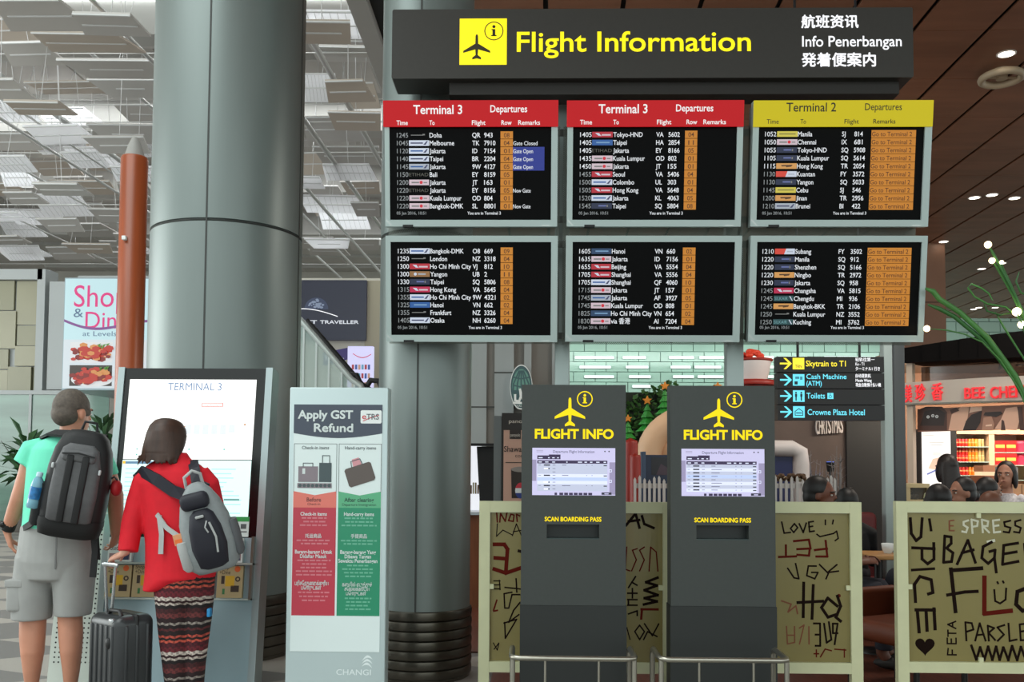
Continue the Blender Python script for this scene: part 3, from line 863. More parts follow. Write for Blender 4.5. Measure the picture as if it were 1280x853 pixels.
# ================================================================== cream framed glass screens with handwriting
GLASSP = see_glass('frosted_olive_glass', (150, 138, 86), .22, .25)
INK = mat('brush_ink', (26, 13, 8), .7, spec=.08); INK_R = mat('brush_ink_red', (92, 22, 12), .7, spec=.1); INK_W = mat('brush_ink_white', (206, 204, 182), .6); INK_O = mat('brush_ink_rust', (120, 62, 26), .6)
PEN = .0016
def brush(pl, mb, strokes, w, mt, n=.002):
    for st in strokes:
        for i in range(len(st) - 1):
            (ax, ay), (bx, by) = st[i], st[i + 1]
            dx, dy = bx - ax, by - ay; L_ = math.hypot(dx, dy) or 1e-6
            nx, ny = -dy / L_ * w / 2, dx / L_ * w / 2; ex, ey = dx / L_ * w * .35, dy / L_ * w * .35
            pl.flat(mb, [(ax - ex + nx, ay - ey + ny), (bx + ex + nx, by + ey + ny), (bx + ex - nx, by + ey - ny), (ax - ex - nx, ay - ey - ny)], n + random.random() * .0004, mt)
def partition(x0, x1, gx0, gx1, label, words):
    Y = 5.38; pl = front(Y)
    X = lambda x: pl.uv(x, 730)[0]; Z = lambda y: pl.uv((x0 + x1) / 2 if x1 < 1281 else 1200, y)[1]
    u0, u1, g0, g1 = X(x0), X(x1), X(gx0), X(gx1)
    fl = -pl.o.z
    zt, zg1, zg0, zb = Z(627.5), Z(641.5), Z(828.5), Z(842)
    c = pl.w((u0 + u1) / 2, 0)
    root = thing('framed_glass_screen', label, 'glass partition', (c.x, Y + .02, 0), 'cream framed glass screens around the cafe')
    for a, b in ((u0, g0), (g1, u1)):
        mb = MB(); pl.slab(mb, a, b, fl, zt, -.045, 0, CREAM); mb.build('stile', root)
    mb = MB(); pl.slab(mb, g0 + .0005, g1 - .0005, zg1, zt - .0005, -.0445, -.0005, CREAM); mb.build('top_rail', root)
    mb = MB(); pl.slab(mb, g0 + .0005, g1 - .0005, zb, zg0, -.0445, -.0005, CREAM); mb.build('bottom_rail', root)
    mb = MB(); pl.slab(mb, g0 + .0005, g1 - .0005, zg0 + .0005, zg1 - .0005, -.03, -.022, GLASSP)
    pane = mb.build('pane', root)
    mb = MB(); words(pl, mb, X, Z); mb.build('handwriting', pane)
    for u, v in (((g0 + g1) / 2 - .05, zg1 - .015), ((g0 + g1) / 2 - .05, zg0 + .012), (g0 + .012, (zg0 + zg1) / 2), (g1 - .012, (zg0 + zg1) / 2)):
        mb = MB(); pl.slab(mb, u - .012, u + .012, v - .014, v + .014, -.02, -.004, CREAM); mb.build('clip', root)
NG = -.0215
def px(X, Z, pts): return [(X(x), Z(y)) for x, y in pts]
def heart(pl, mb, u, v, s, mt, n):
    pts = []
    for i in range(28):
        t = 2 * math.pi * i / 28
        pts.append((u + s * 16 * math.sin(t) ** 3 / 16, v + s * (13 * math.cos(t) - 5 * math.cos(2 * t) - 2 * math.cos(3 * t) - math.cos(4 * t)) / 16))
    pl.flat(mb, pts, n, mt)
def words_a(pl, mb, X, Z):
    S = lambda st, w, m: brush(pl, mb, [px(X, Z, s) for s in st], w * PEN * 5.4, m, NG)
    S([[(620, 642), (621, 654)], [(624, 654), (625, 643), (631, 653), (633, 642)], [(638, 644), (635, 652), (641, 653), (642, 645), (638, 644)], [(646, 653), (645, 644), (649, 646)]], 1.0, INK_R)
    S([[(621, 656), (620, 672), (628, 664), (640, 670)], [(640, 671), (645, 656), (652, 672)], [(641, 666), (652, 664)]], .7, INK)
    S([[(617, 682), (630, 682), (634, 688), (632, 718), (617, 713)], [(618, 699), (632, 700)], [(632, 718), (652, 711)]], 2.6, INK_R)
    S([[(648, 690), (656, 692)]], 2.0, INK)
    S([[(617, 728), (625, 728)], [(617, 733), (625, 733)], [(617, 738), (625, 738)], [(624, 727), (625, 739)]], .8, INK)
    S([[(631, 736), (652, 738)], [(645, 725), (646, 742)], [(640, 742), (630, 744), (631, 762), (636, 762), (640, 745), (650, 745)], [(650, 755), (642, 765), (636, 780), (649, 770)], [(630, 781), (646, 776), (632, 800), (631, 780)]], 1.0, INK)
    S([[(617, 765), (621, 752)], [(617, 766), (622, 765)]], 1.1, INK_R)
    S([[(617, 806), (622, 815), (624, 806), (618, 814)]], .7, INK)
    S([[(783, 657), (795, 642), (800, 660)], [(786, 652), (800, 650)], [(803, 645), (806, 655), (818, 660)]], 1.8, INK)
    S([[(784, 684), (782, 712), (788, 714)], [(797, 686), (791, 688), (796, 700), (790, 714)], [(806, 684), (800, 688), (806, 700), (800, 714)], [(812, 714), (814, 684), (821, 690), (823, 714)]], .9, INK_R)
    S([[(786, 735), (795, 721)], [(790, 728), (797, 732)], [(785, 742), (797, 742)], [(791, 736), (791, 748)], [(785, 750), (797, 750)], [(785, 757), (797, 757)], [(786, 750), (786, 757)], [(786, 768), (797, 764), (797, 770)]], 1.1, INK)
    S([[(805, 756), (822, 752), (806, 748), (823, 744), (806, 738), (822, 732), (808, 728), (823, 722)]], 1.8, INK)
    S([[(802, 762), (823, 762)], [(803, 762), (802, 774)]], 1.6, INK_R)
    S([[(794, 790), (800, 800), (806, 790), (800, 782), (794, 790)], [(806, 780), (816, 795), (824, 780)], [(822, 796), (810, 790), (805, 800)]], 1.0, INK)
    S([[(784, 785), (788, 800)], [(783, 812), (785, 814)]], .8, INK)
def words_b(pl, mb, X, Z):
    S = lambda st, w, m: brush(pl, mb, [px(X, Z, s) for s in st], w * PEN * 5.4, m, NG)
    S([[(979, 653), (982, 667), (990, 666)], [(995, 655), (990, 661), (994, 666), (999, 660), (995, 655)], [(1001, 655), (1006, 666), (1010, 654)], [(1019, 652), (1013, 653), (1014, 665), (1020, 664)], [(1013, 659), (1018, 658)]], 1.1, INK)
    S([[(1034, 650), (1034, 656)], [(1044, 650), (1043, 655)], [(1023, 668), (1027, 671), (1044, 667), (1048, 664), (1050, 673), (1046, 676)]], 1.0, INK)
    S([[(975, 697), (997, 696)], [(984, 682), (984, 696)], [(994, 677), (1013, 675), (1015, 686), (998, 687)], [(1014, 686), (1013, 695), (998, 694)], [(1034, 676), (1036, 696), (1022, 696)], [(1036, 686), (1020, 688)]], 1.5, INK_R)
    S([[(986, 711), (994, 723), (1000, 724), (996, 705), ], [(1022, 708), (1012, 708), (1010, 720), (1020, 724), (1024, 716), (1016, 716)], [(1026, 706), (1036, 716), (1048, 706)], [(1036, 716), (1050, 714)], [(1038, 715), (1034, 724)]], 1.1, INK)
    S([[(1006, 729), (1005, 772)], [(1018, 732), (1016, 774)], [(998, 754), (1030, 752)], [(1048, 745), (1052, 758), (1046, 772), (1052, 777)], [(1048, 758), (1036, 748), (1028, 760), (1036, 772), (1048, 768)]], 2.0, INK)
    S([[(978, 752), (990, 756), (986, 766), (996, 758), (998, 768)]], 1.0, INK_O)
    S([[(984, 784), (985, 806), (994, 804), (994, 784)], [(985, 795), (994, 795)], [(1000, 806), (1006, 782), (1000, 786)], [(1012, 784), (1012, 806)]], .9, INK_O)
    S([[(1018, 780), (1026, 780), (1026, 808), (1020, 808)], [(1020, 794), (1026, 794)], [(1031, 780), (1034, 804), (1040, 800), (1037, 778)], [(1044, 806), (1048, 780), (1042, 780), (1042, 792), (1048, 792)]], 1.3, INK)
    S([[(1018, 818), (1024, 818)], [(1021, 813), (1021, 822)], [(1026, 822), (1032, 812), (1040, 814)], [(1044, 812), (1058, 813)], [(1056, 812), (1056, 822)]], .9, INK_R)
    pl.flat(mb, disc(pl, X(1050), Z(745), .011), NG, INK_R)
def words_c(pl, mb, X, Z):
    S = lambda st, w, m: brush(pl, mb, [px(X, Z, s) for s in st], w * PEN * 5.4, m, NG)
    # SPICE running down the left side, letters turned on their sides
    S([[(1141, 649), (1142, 668), (1148, 677), (1154, 672), (1156, 649)]], 2.0, INK)
    S([[(1165, 650), (1167, 664)]], 1.8, INK)
    S([[(1143, 686), (1171, 687)], [(1155, 687), (1155, 700), (1162, 706), (1170, 700), (1170, 680)]], 2.0, INK)
    S([[(1142, 714), (1170, 712)]], 1.8, INK)
    S([[(1146, 754), (1145, 732), (1152, 722), (1166, 726), (1168, 742), (1162, 744)]], 2.1, INK)
    S([[(1146, 764), (1170, 764)], [(1148, 764), (1150, 792)], [(1159, 764), (1160, 790)], [(1169, 762), (1170, 788)]], 2.2, INK)
    heart(pl, mb, X(1157), Z(809), .056, INK, NG)
    # ESPRESSO across the top
    S([[(1196, 651), (1190, 652), (1190, 664), (1196, 664)], [(1190, 658), (1195, 658)]], 1.0, INK_O)
    S([[(1214, 651), (1208, 653), (1208, 657), (1213, 660), (1211, 666), (1206, 665)], [(1219, 667), (1218, 650), (1226, 652), (1225, 658), (1219, 659)], [(1232, 666), (1231, 650), (1239, 652), (1238, 658), (1232, 658), (1240, 666)], [(1253, 650), (1245, 651), (1246, 666), (1254, 665)], [(1246, 658), (1252, 657)]], 1.3, INK_W)
    S([[(1267, 651), (1259, 653), (1260, 658), (1267, 660), (1265, 666), (1258, 665)], [(1280, 650), (1273, 652), (1273, 657), (1280, 660), (1278, 666), (1271, 665)], [(1296, 650), (1288, 656), (1290, 665), (1298, 664), (1299, 654), (1294, 650)]], 1.3, INK)
    # BAGELS
    S([[(1184, 671), (1182, 704), (1192, 703), (1194, 692), (1186, 686), (1192, 680), (1192, 672), (1184, 671)], [(1199, 706), (1213, 676), (1222, 704)], [(1205, 692), (1220, 688)], [(1243, 678), (1232, 684), (1230, 698), (1238, 705), (1246, 698), (1247, 688), (1240, 690)], [(1246, 698), (1248, 716)], [(1276, 679), (1258, 682), (1256, 706), (1276, 702)], [(1257, 693), (1274, 690)], [(1284, 680), (1286, 704), (1298, 702)]], 1.9, INK)
    S([[(1213, 676), (1209, 685)], [(1238, 678), (1246, 676)]], 1.9, INK_W)
    # FLUETS? big middle line
    S([[(1191, 712), (1196, 766)], [(1191, 714), (1230, 711)]], 2.6, INK)
    S([[(1186, 745), (1208, 741), (1224, 740)]], 2.2, INK)
    S([[(1233, 722), (1232, 768), (1266, 764)]], 3.0, INK_R)
    S([[(1245, 738), (1246, 752), (1252, 755), (1259, 750), (1260, 736)]], 1.3, INK)
    S([[(1249, 728), (1250, 730)], [(1256, 727), (1257, 729)]], 1.3, INK)
    S([[(1284, 736), (1274, 740), (1272, 756), (1280, 764), (1292, 760)]], 2.6, INK)
    # FETA (turned) PARSLEY  hatch
    S([[(1185, 820), (1196, 820)], [(1185, 820), (1186, 812)], [(1191, 820), (1191, 814)], [(1185, 806), (1196, 806)], [(1185, 806), (1185, 799)], [(1190, 806), (1190, 800)], [(1196, 806), (1196, 799)], [(1186, 793), (1196, 793)], [(1186, 797), (1186, 789)], [(1196, 787), (1186, 782), (1196, 778)], [(1192, 785), (1192, 780)]], 1.0, INK)
    S([[(1209, 802), (1208, 779), (1216, 780), (1218, 788), (1209, 791)], [(1220, 802), (1226, 780), (1233, 802)], [(1222, 795), (1231, 794)], [(1237, 802), (1236, 783), (1244, 786), (1237, 792), (1245, 801)], [(1257, 782), (1248, 785), (1256, 794), (1248, 802)], [(1262, 780), (1263, 802), (1272, 800)], [(1284, 780), (1276, 781), (1277, 801), (1286, 800)], [(1277, 790), (1283, 789)], [(1290, 780), (1295, 790), (1302, 779)], [(1295, 790), (1295, 802)]], 1.3, INK)
    S([[(1215, 808), (1221, 826), (1226, 810), (1231, 826), (1236, 809), (1241, 826), (1246, 809), (1250, 826), (1255, 810), (1261, 826), (1266, 808), (1272, 826), (1277, 809), (1283, 826), (1290, 808)]], 1.7, INK)
partition(598.5, 840.5, 612, 829, 'cream framed glass screen with handwriting behind the totem beside the Shawarma board', words_a)
partition(842.5, 1078, 855, 1063.5, 'cream framed glass screen with LOVE written near its top', words_b)
partition(1121.5, 1352, 1135.5, 1338, 'cream framed glass screen with a heart and SPICE written down its side', words_c)
# ================================================================== GST refund totem
pl = front(5.0, 421, 660)
X = pl.cols(660); Z = pl.rows(421)
SBLUE = mat('silver_blue_body', (196, 212, 214), .35, .2)
POSTER = mat('poster_white', (226, 238, 238), .25); SLATE = mat('poster_slate', (66, 74, 90), .25); P_RED = mat('poster_crimson', (190, 58, 76), .25); P_SAL = mat('poster_salmon', (226, 120, 108), .25)
P_GRN = mat('poster_green', (40, 142, 106), .25); P_LGR = mat('poster_light_green', (92, 176, 132), .25); P_LRED = mat('poster_pale_crimson', (196, 88, 104), .25)
LN = mat('poster_line_white', (214, 222, 222), .3); P_INK = mat('poster_ink', (84, 92, 98), .3); P_BAG = mat('poster_bag_mauve', (136, 124, 132), .3); P_BAG2 = mat('poster_bag_grey', (70, 84, 88), .3)
P_BR = mat('poster_bag_brown', (94, 84, 80), .3); P_PINK = mat('poster_hand_pink', (214, 150, 158), .3); FAINT_R = mat('poster_faint_red', (206, 118, 130), .3); FAINT_G = mat('poster_faint_green', (104, 178, 150), .3); ENGR = mat('body_pale_mark', (232, 242, 243), .4)
u0, u1 = X(359.5), X(483.2); fl = -pl.o.z; zt = Z(484.5)
root = thing('refund_totem', 'silver freestanding totem reading Apply GST Refund in front of the steel columns', 'information totem', pl.w((u0 + u1) / 2, fl, -.06))
mb = MB(); mb.rbox((pl.w(u0, 0).x, 5.0, .02), (pl.w(u1, 0).x, 5.12, pl.o.z + zt), .006, SBLUE)
mb.build('body', root)
mb = MB(); mb.box((pl.w(u0, 0).x - .03, 4.97, 0), (pl.w(u1, 0).x + .03, 5.15, .02), SILVER); mb.build('foot_plate', root)
p0, p1, pt, pb = X(365.2), X(476.4), Z(506), Z(815)
mb = MB(); pl.slab(mb, p0, p1, pb, pt, .0005, .003, POSTER)
pts = [(p0, pt), (p1, pt), (p1, Z(542))] + [(p0 + (p1 - p0) * (1 - i / 12), Z(542 + 6 * math.sin(math.pi * i / 12))) for i in range(1, 12)] + [(p0, Z(542))]
pl.flat(mb, pts[::-1], .0035, SLATE)
po = mb.build('poster', root)
mb = MB()
def t(s, x0, y, cap, mt, x1=None, al='l', b=.01, rs=2, cr=.69, n=.0045):
    pl.text(mb, s, X(x0), Z(y), Z(y - cap) - Z(y), mt, n, bold=b, width=(X(x1) - X(x0)) if x1 and al == 'l' else ((X(x1) - X(x0)) if x1 else None), align='l', res=rs, capratio=cr)
t('Apply GST', 370, 523.5, 10, LN, 439.5, b=.03, rs=4); t('Refund', 391, 540, 10, LN, 439.5, b=.03, rs=4)
mb.build('title_lettering', po)
mb = MB()
a, b, e, f = X(449), X(476 - .6), Z(529.5), Z(513)
rr = .008; pts = []
for cx, cy, a0 in ((b - rr, f - rr, 0), (a + rr, f - rr, 90), (a + rr, e + rr, 180), (b - rr, e + rr, 270)):
    for j in range(5): pts.append((cx + rr * math.cos(R(a0 + 22.5 * j)), cy + rr * math.sin(R(a0 + 22.5 * j))))
pl.flat(mb, pts, .004, mat('logo_white', (236, 240, 240), .3))
t('e', 451, 524, 5, mat('logo_red', (206, 40, 60), .3), 456, b=.01, cr=.5); t('TRS', 456.5, 524.5, 7, P_INK, 472, b=.008)
for i in range(10):
    s0, s1 = i / 10, (i + 1) / 10
    A = lambda s: (452 + 20 * s, 526.5 - 2.5 * math.sin(s * 3) - 7 * s * s)
    (ax, ay), (bx, by) = A(s0), A(s1)
    pl.flat(mb, [(X(ax), Z(ay + .5)), (X(bx), Z(by + .5)), (X(bx), Z(by - .5)), (X(ax), Z(ay - .5))], .0052, mat('logo_red', (206, 40, 60), .3))
mb.build('logo', po)
def card(x0, x1, light, deep, nm):
    mb = MB(); c0, c1, ym = X(x0), X(x1), (x0 + x1) / 2
    w_ = .0022
    pl.rect(mb, c0, c1, Z(770), Z(634.5), .004, deep)
    pl.flat(mb, [(c0, Z(635)), (c1, Z(635)), (c1, Z(614.5)), ((c0 + c1) / 2, Z(619.5)), (c0, Z(614.5))], .0042, light)
    for a, b, e, f in ((c0, c1, Z(555) - w_, Z(555)), (c0, c0 + w_, Z(616), Z(555)), (c1 - w_, c1, Z(616), Z(555))): pl.rect(mb, a, b, e, f, .0044, P_INK)
    return mb
CH = {}
mb = card(366.2, 420, P_SAL, P_RED, 'l'); mb.build('check_in_card', po)
mb = card(422.4, 475.8, P_LGR, P_GRN, 'r'); mb.build('hand_carry_card', po)
mb = MB()     # suitcase drawings of the left card
pl.shape(mb, [(X(372), Z(603)), (X(396.5), Z(603)), (X(396.5), Z(583.5)), (X(372), Z(583.5))], .0042, .005, P_BAG)
for q in ([(378, 584), (378, 579.5), (390, 579.5), (390, 584)],): brush(pl, mb, [px(X, Z, q)], .004, P_INK, .005)
pl.shape(mb, [(X(398), Z(603)), (X(413.5), Z(603)), (X(413.5), Z(579)), (X(398), Z(579))], .0042, .005, P_BAG2)
brush(pl, mb, [px(X, Z, [(402, 580), (402, 570), (411, 570), (411, 580)])], .004, P_BAG2, .005)
pl.rect(mb, X(377), X(380.5), Z(593), Z(586), .0054, LN)
pl.rect(mb, X(371), X(414), Z(610.5), Z(604.5), .005, P_BAG); 
for k in range(8): pl.flat(mb, disc(pl, X(374.5 + k * 5.2), Z(607.5), .0095, 12), .0056, P_BAG2)
mb.build('suitcase_drawing', po)
mb = MB(); c, s_ = math.cos(R(18)), math.sin(R(18)); cx, cy = 449, 593.5
rot = lambda pts: [(X(cx + x * c + y * s_), Z(cy - x * s_ + y * c)) for x, y in pts]
pl.flat(mb, rot([(-17, 9.5), (-15, 12), (15, 12), (17.5, 9.5), (17.5, -10), (15.5, -12), (-15, -12), (-17, -10)])[::-1], .005, P_BR)
pl.flat(mb, rot([(-5, -12), (6, -12), (5, -21), (-4, -21)])[::-1], .0048, P_PINK)
brush(pl, mb, [rot([(-7, -12), (-6, -19), (6, -19), (7, -12)])], .004, P_INK, .0055)
mb.build('bag_drawing', po)
mb = MB()
t('Check-in items', 376, 562, 4, P_INK, 410, b=.01); t('Before', 383, 627.5, 5, mat('poster_dark_red', (110, 50, 50), .3), 401, b=.02); t('Check-in', 384, 632, 3, mat('poster_dark_red', (110, 50, 50), .3), 400)
t('Check-in items', 375.5, 645, 4.4, LN, 408.5, b=.02); t('托运商品', 382, 672.5, 5, LN, 402, b=.015, cr=.87)
t('Barang-barang Untuk', 369.5, 692.5, 4.6, LN, 416, b=.02); t('Didaftar Masuk', 376, 698, 4.6, LN, 409, b=.02)
t('பரிசோதனைக்குரிய', 370, 732, 5, LN, 412, b=.012); t('பொருட்கள்', 378, 737.5, 5, LN, 403, b=.012)
mb.build('left_lettering', po)
mb = MB()
t('Hand-carry items', 430, 562, 4, P_INK, 469, b=.01); D_G = mat('poster_dark_green', (20, 70, 56), .3)
t('After clearing', 430, 627.5, 5, D_G, 467, b=.02); t('Departure Immigration', 427.5, 632.5, 3, D_G, 470, b=.01)
t('Hand-carry items', 430, 645, 4.4, LN, 467.5, b=.02); t('手提商品', 439, 672.5, 5, LN, 459, b=.015, cr=.87)
t('Barang-barang Yang', 426, 692.5, 4.6, LN, 470.5, b=.02); t('Dibawa Tangan', 431.5, 698, 4.6, LN, 464.5, b=.02); t('Sewaktu Penerbangan', 423.6, 703.5, 4.6, LN, 472.5, b=.02)
t('கையில் எடுத்துச்', 429, 733, 4.6, LN, 466, b=.012); t('செல்லக்கூடிய', 432, 738.5, 4.6, LN, 463, b=.012); t('பொருட்கள்', 434, 744, 4.6, LN, 459, b=.012)
mb.build('right_lettering', po)
mb = MB(); random.seed(3)
for x0, x1, mt, ys in ((370, 417, FAINT_R, (649, 653.5, 658, 677, 681, 702, 706.5, 711, 715.5, 720, 742, 747, 752)), (426, 472, FAINT_G, (649, 653.5, 658, 677, 681, 708, 712.5, 717, 721.5, 749, 753.5, 758, 762.5))):
    for y in ys:
        w_ = random.uniform(.6, 1); xm = (x0 + x1) / 2; x = xm - (x1 - x0) / 2 * w_; xe = xm + (x1 - x0) / 2 * w_
        while x < xe - 2:
            k = min(random.uniform(3, 8), xe - x); pl.rect(mb, X(x), X(x + k), Z(y), Z(y - 1.9), .0044, mt); x += k + 1.3
o = mb.build('small_print', po)
mb = MB()
t('CHANGI', 423, 844, 7, ENGR, 466, b=.006, rs=3, n=.001)
for k in range(3):
    for i in range(10):
        A = lambda s: (455 + 12.5 * s, 826 + k * 3.4 - 4.2 * math.sin(s * math.pi) + (k - 1) * 2.2 * s)
        (ax, ay), (bx, by) = A(i / 10), A((i + 1) / 10); h = 1.25 * math.sin(math.pi * (i + .5) / 10) + .25
        pl.flat(mb, [(X(ax), Z(ay + h)), (X(bx), Z(by + h)), (X(bx), Z(by - h)), (X(ax), Z(ay - h))], .001, ENGR)
mb.build('airport_mark', root)

# ================================================================== directory kiosk with two stacked screens
kp = leaning(240, 575, 5.72, 8.0)
X = lambda x: kp.cols(575)(x - 2.5); Z = kp.rows(238)
fl = -kp.o.z / math.cos(R(8.0))
root = thing('directory_kiosk', 'tall leaning directory kiosk with glowing TERMINAL 3 screens facing two travellers', 'directory kiosk', (kp.w(X(238), 0).x, 5.6, 0))
K_W = mat('screen_warm_white', (255, 255, 252), glow=1.12); K_C = mat('screen_aqua_white', (218, 250, 246), glow=1.08)
zb, zt = Z(672), Z(460)
mb = MB(); kp.slab(mb, X(149.5), X(329), zb, zt - .004, -.12, .0, BLACK); mb.build('bezel', root)
for a, b in ((141.5, 149.5), (329, 337.5)):
    mb = MB(); kp.slab(mb, X(a), X(b), fl + .02, zt, -.14, .012, SILVER); mb.build('side_trim', root)
mb = MB(); kp.slab(mb, X(149.5), X(329), fl + .02, zb - .001, -.12, .004, mat('kiosk_lower_panel', (162, 186, 194), .3, .25)); mb.build('lower_panel', root)
mb = MB(); kp.slab(mb, X(156.5), X(317.2), Z(574.7), Z(474.8), -.01, .003, K_W)
def t(s, x0, y, cap, mt, x1, b=.0, rs=3, n=.004): kp.text(mb, s, X(x0), Z(y), Z(y - cap) - Z(y), mt, n, bold=b, width=X(x1) - X(x0), res=rs)
K_INK = mat('screen_grey_blue', (106, 132, 168), glow=1); K_F = mat('screen_faint', (214, 220, 226), glow=1.05); K_R = mat('screen_pale_red', (220, 120, 116), glow=1)
t('TERMINAL 3', 205.5, 488.5, 9.5, K_INK, 273.5, b=0); t('Level 2 Departure', 206, 499, 7, K_F, 273)
kp.rect(mb, X(250), X(277), Z(509), Z(504), .004, K_R); kp.rect(mb, X(251), X(276), Z(508.2), Z(504.8), .0044, K_W); t('You Are Here', 253, 508, 2.6, K_R, 274, rs=1, n=.0048)
random.seed(5)
for k in range(7): kp.rect(mb, X(220 + k * 11), X(228 + k * 11), Z(541 + random.random() * 3), Z(531), .004, K_F)
for k in range(9): kp.rect(mb, X(222 + k * 6), X(226 + k * 6), Z(526.5), Z(525), .004, K_F)
for x, y, c_ in ((229, 533, 'screen_orange'), (305, 530, 'screen_orange'), (172, 561, 'screen_teal_dot'), (237, 561, 'screen_teal_dot'), (281, 561, 'screen_teal_dot'), (172, 568, 'screen_teal_dot')):
    kp.rect(mb, X(x), X(x + 2), Z(y + 2), Z(y), .004, mat(c_, (120, 190, 180), glow=1))
mb.build('upper_screen', root)
mb = MB(); kp.slab(mb, X(156), X(317), Z(666), Z(575.8), -.01, .003, K_C)
kp.rect(mb, X(158), X(206), Z(580.5), Z(577.5), .004, mat('screen_blue_bar', (96, 130, 160), glow=1)); kp.rect(mb, X(156.5), X(160), Z(580.5), Z(577), .0044, mat('screen_amber', (250, 190, 60), glow=1))
K_T = mat('screen_faint_teal', (176, 222, 216), glow=1.05)
for k in range(12):
    y = 586 + k * 5.5
    for x0 in (161, 216, 268): kp.rect(mb, X(x0), X(x0 + random.uniform(12, 40)), Z(y + 1.4), Z(y), .004, K_T)
kp.rect(mb, X(286), X(305), Z(626), Z(623.5), .0044, mat('screen_dark_teal', (110, 160, 156), glow=1))
mb.build('lower_screen', root)
# notice with a green band (its square code left out)
mb = MB(); kp.slab(mb, X(293), X(319), Z(671), Z(646), .0005, .006, mat('notice_white', (220, 228, 226), .4)); kp.rect(mb, X(293), X(319), Z(652), Z(646), .0065, mat('notice_green', (60, 160, 84), .4))
kp.rect(mb, X(309), X(316), Z(661), Z(655), .0065, mat('notice_grey', (90, 96, 98), .4)); kp.rect(mb, X(297), X(304), Z(665.5), Z(664), .0065, mat('notice_grey', (90, 96, 98), .4)); kp.rect(mb, X(309), X(317), Z(665.5), Z(664), .0065, mat('notice_grey', (90, 96, 98), .4))
mb.build('notice_card', root)
# brochure trays
mb = MB()
for y in (704, 748): kp.slab(mb, X(150), X(329), Z(y + 2.2), Z(y), .004, .05, mat('tray_clear_edge', (176, 184, 178), .2, .1))
kp.slab(mb, X(326), X(329), Z(750), Z(671), .004, .05, mat('tray_brown_side', (96, 84, 74), .4))
mb.build('brochure_tray', root)
CARD = mat('brochure_kraft', (176, 156, 116), .5); CARD_W = mat('brochure_white', (206, 210, 208), .4); B_OR = mat('brochure_orange', (214, 96, 44), .5); B_Y = mat('brochure_yellow', (208, 164, 40), .5); B_DK = mat('brochure_dark', (58, 44, 36), .5); B_NV = mat('brochure_navy', (40, 48, 80), .5); B_GR = mat('brochure_green', (60, 120, 70), .5)
def booklet(x, kind, label):
    w_, y0, y1 = (29, 703.4, 673) if kind == 'guide' else (31, 747.4, 707.5)
    f = kp.w(X(x + w_ / 2), Z(y0), .03)
    root = thing('brochure', label, 'brochure', f, 'brochures in the kiosk tray')
    cov = CARD_W if kind == 'guide' else CARD
    mb = MB(); kp.slab(mb, X(x), X(x + w_), Z(y0), Z(y1), .008, .036, cov); mb.build('pages', root)
    mb = MB(); n = .0366
    T_ = lambda s, a, y, cap, b: kp.text(mb, s, X(x + a), Z(y), Z(y - cap) - Z(y), B_DK, n, width=X(b) - X(0), res=2)
    if kind == 'guide':
        T_('Airport', 2, 682, 6, 16); T_('Guide', 2, 689, 6, 13)
        kp.flat(mb, disc(kp, X(x + 23.5), Z(680.5), .017), n, B_NV); kp.rect(mb, X(x + 2), X(x + 27), Z(701), Z(693), n, mat('brochure_pinkgrey', (150, 120, 124), .5)); kp.rect(mb, X(x + 17), X(x + 26), Z(701), Z(692), n + .0005, B_NV)
    else:
        T_('Shop', 2.5, 712, 5, 11); T_('+Dine', 2.5, 718, 5, 13)
        kp.flat(mb, disc(kp, X(x + 24), Z(711.5), .018), n, B_OR); kp.rect(mb, X(x + 10), X(x + 21), Z(733), Z(720), n, B_Y); kp.rect(mb, X(x + 17), X(x + 27), Z(740), Z(732), n, B_DK)
        annulus(kp, mb, X(x + 25), Z(724), .008, .016, n, B_DK, 14); kp.rect(mb, X(x + 5), X(x + 9), Z(730), Z(720), n, B_DK); kp.rect(mb, X(x + 7), X(x + 10), Z(743), Z(736), n, B_GR)
    mb.build('cover_print', root)
booklet(286.5, 'guide', 'white Airport Guide booklet under the green banded notice')
booklet(286.5, 'shop', 'kraft Shop and Dine booklet below the Airport Guide on the tray')
booklet(250.5, 'shop', 'kraft Shop and Dine booklet half hidden by the grey backpack and patterned trousers')
booklet(184, 'shop', 'kraft Shop and Dine booklet half hidden by the hem of the red cardigan')
booklet(151, 'shop', 'kraft Shop and Dine booklet showing behind the telescopic suitcase handle')
booklet(151, 'guide', 'white booklet in the upper tray behind the hand on the suitcase handle')
# perforated wing panel
wp_ = front(5.66, 95, 760)
X = wp_.cols(790); Z = wp_.rows(95)
mb = MB(); W1, W0 = X(130), X(65)
wp_.shape(mb, [(X(60), -wp_.o.z + .02), (X(119), -wp_.o.z + .02), (X(131.5), Z(640)), (X(76), Z(640))], -.02, 0, mat('wing_white', (206, 214, 206), .45))
wing = mb.build('wing_panel', root)
mb = MB(); HOLE = mat('wing_hole_dark', (34, 38, 36), .7)
for r in range(30):
    y = 650 + r * 6.15
    if y > 832: break
    for c in range(11):
        x = 71 + c * 5.6 - (y - 790) * .066
        if x > 127 - (y - 660) * .075 + 3: continue
        wp_.flat(mb, disc(wp_, X(x), Z(y), .0058, 8), .0006, HOLE)
o = mb.build('hole_pattern', wing); o['kind'] = 'stuff'
mb = MB(); mb.box((kp.w(kp.cols(575)(141.5), 0).x, 5.42, 0), (kp.w(kp.cols(575)(337), 0).x, 5.75, .03), SILVER); mb.build('base_plate', root)
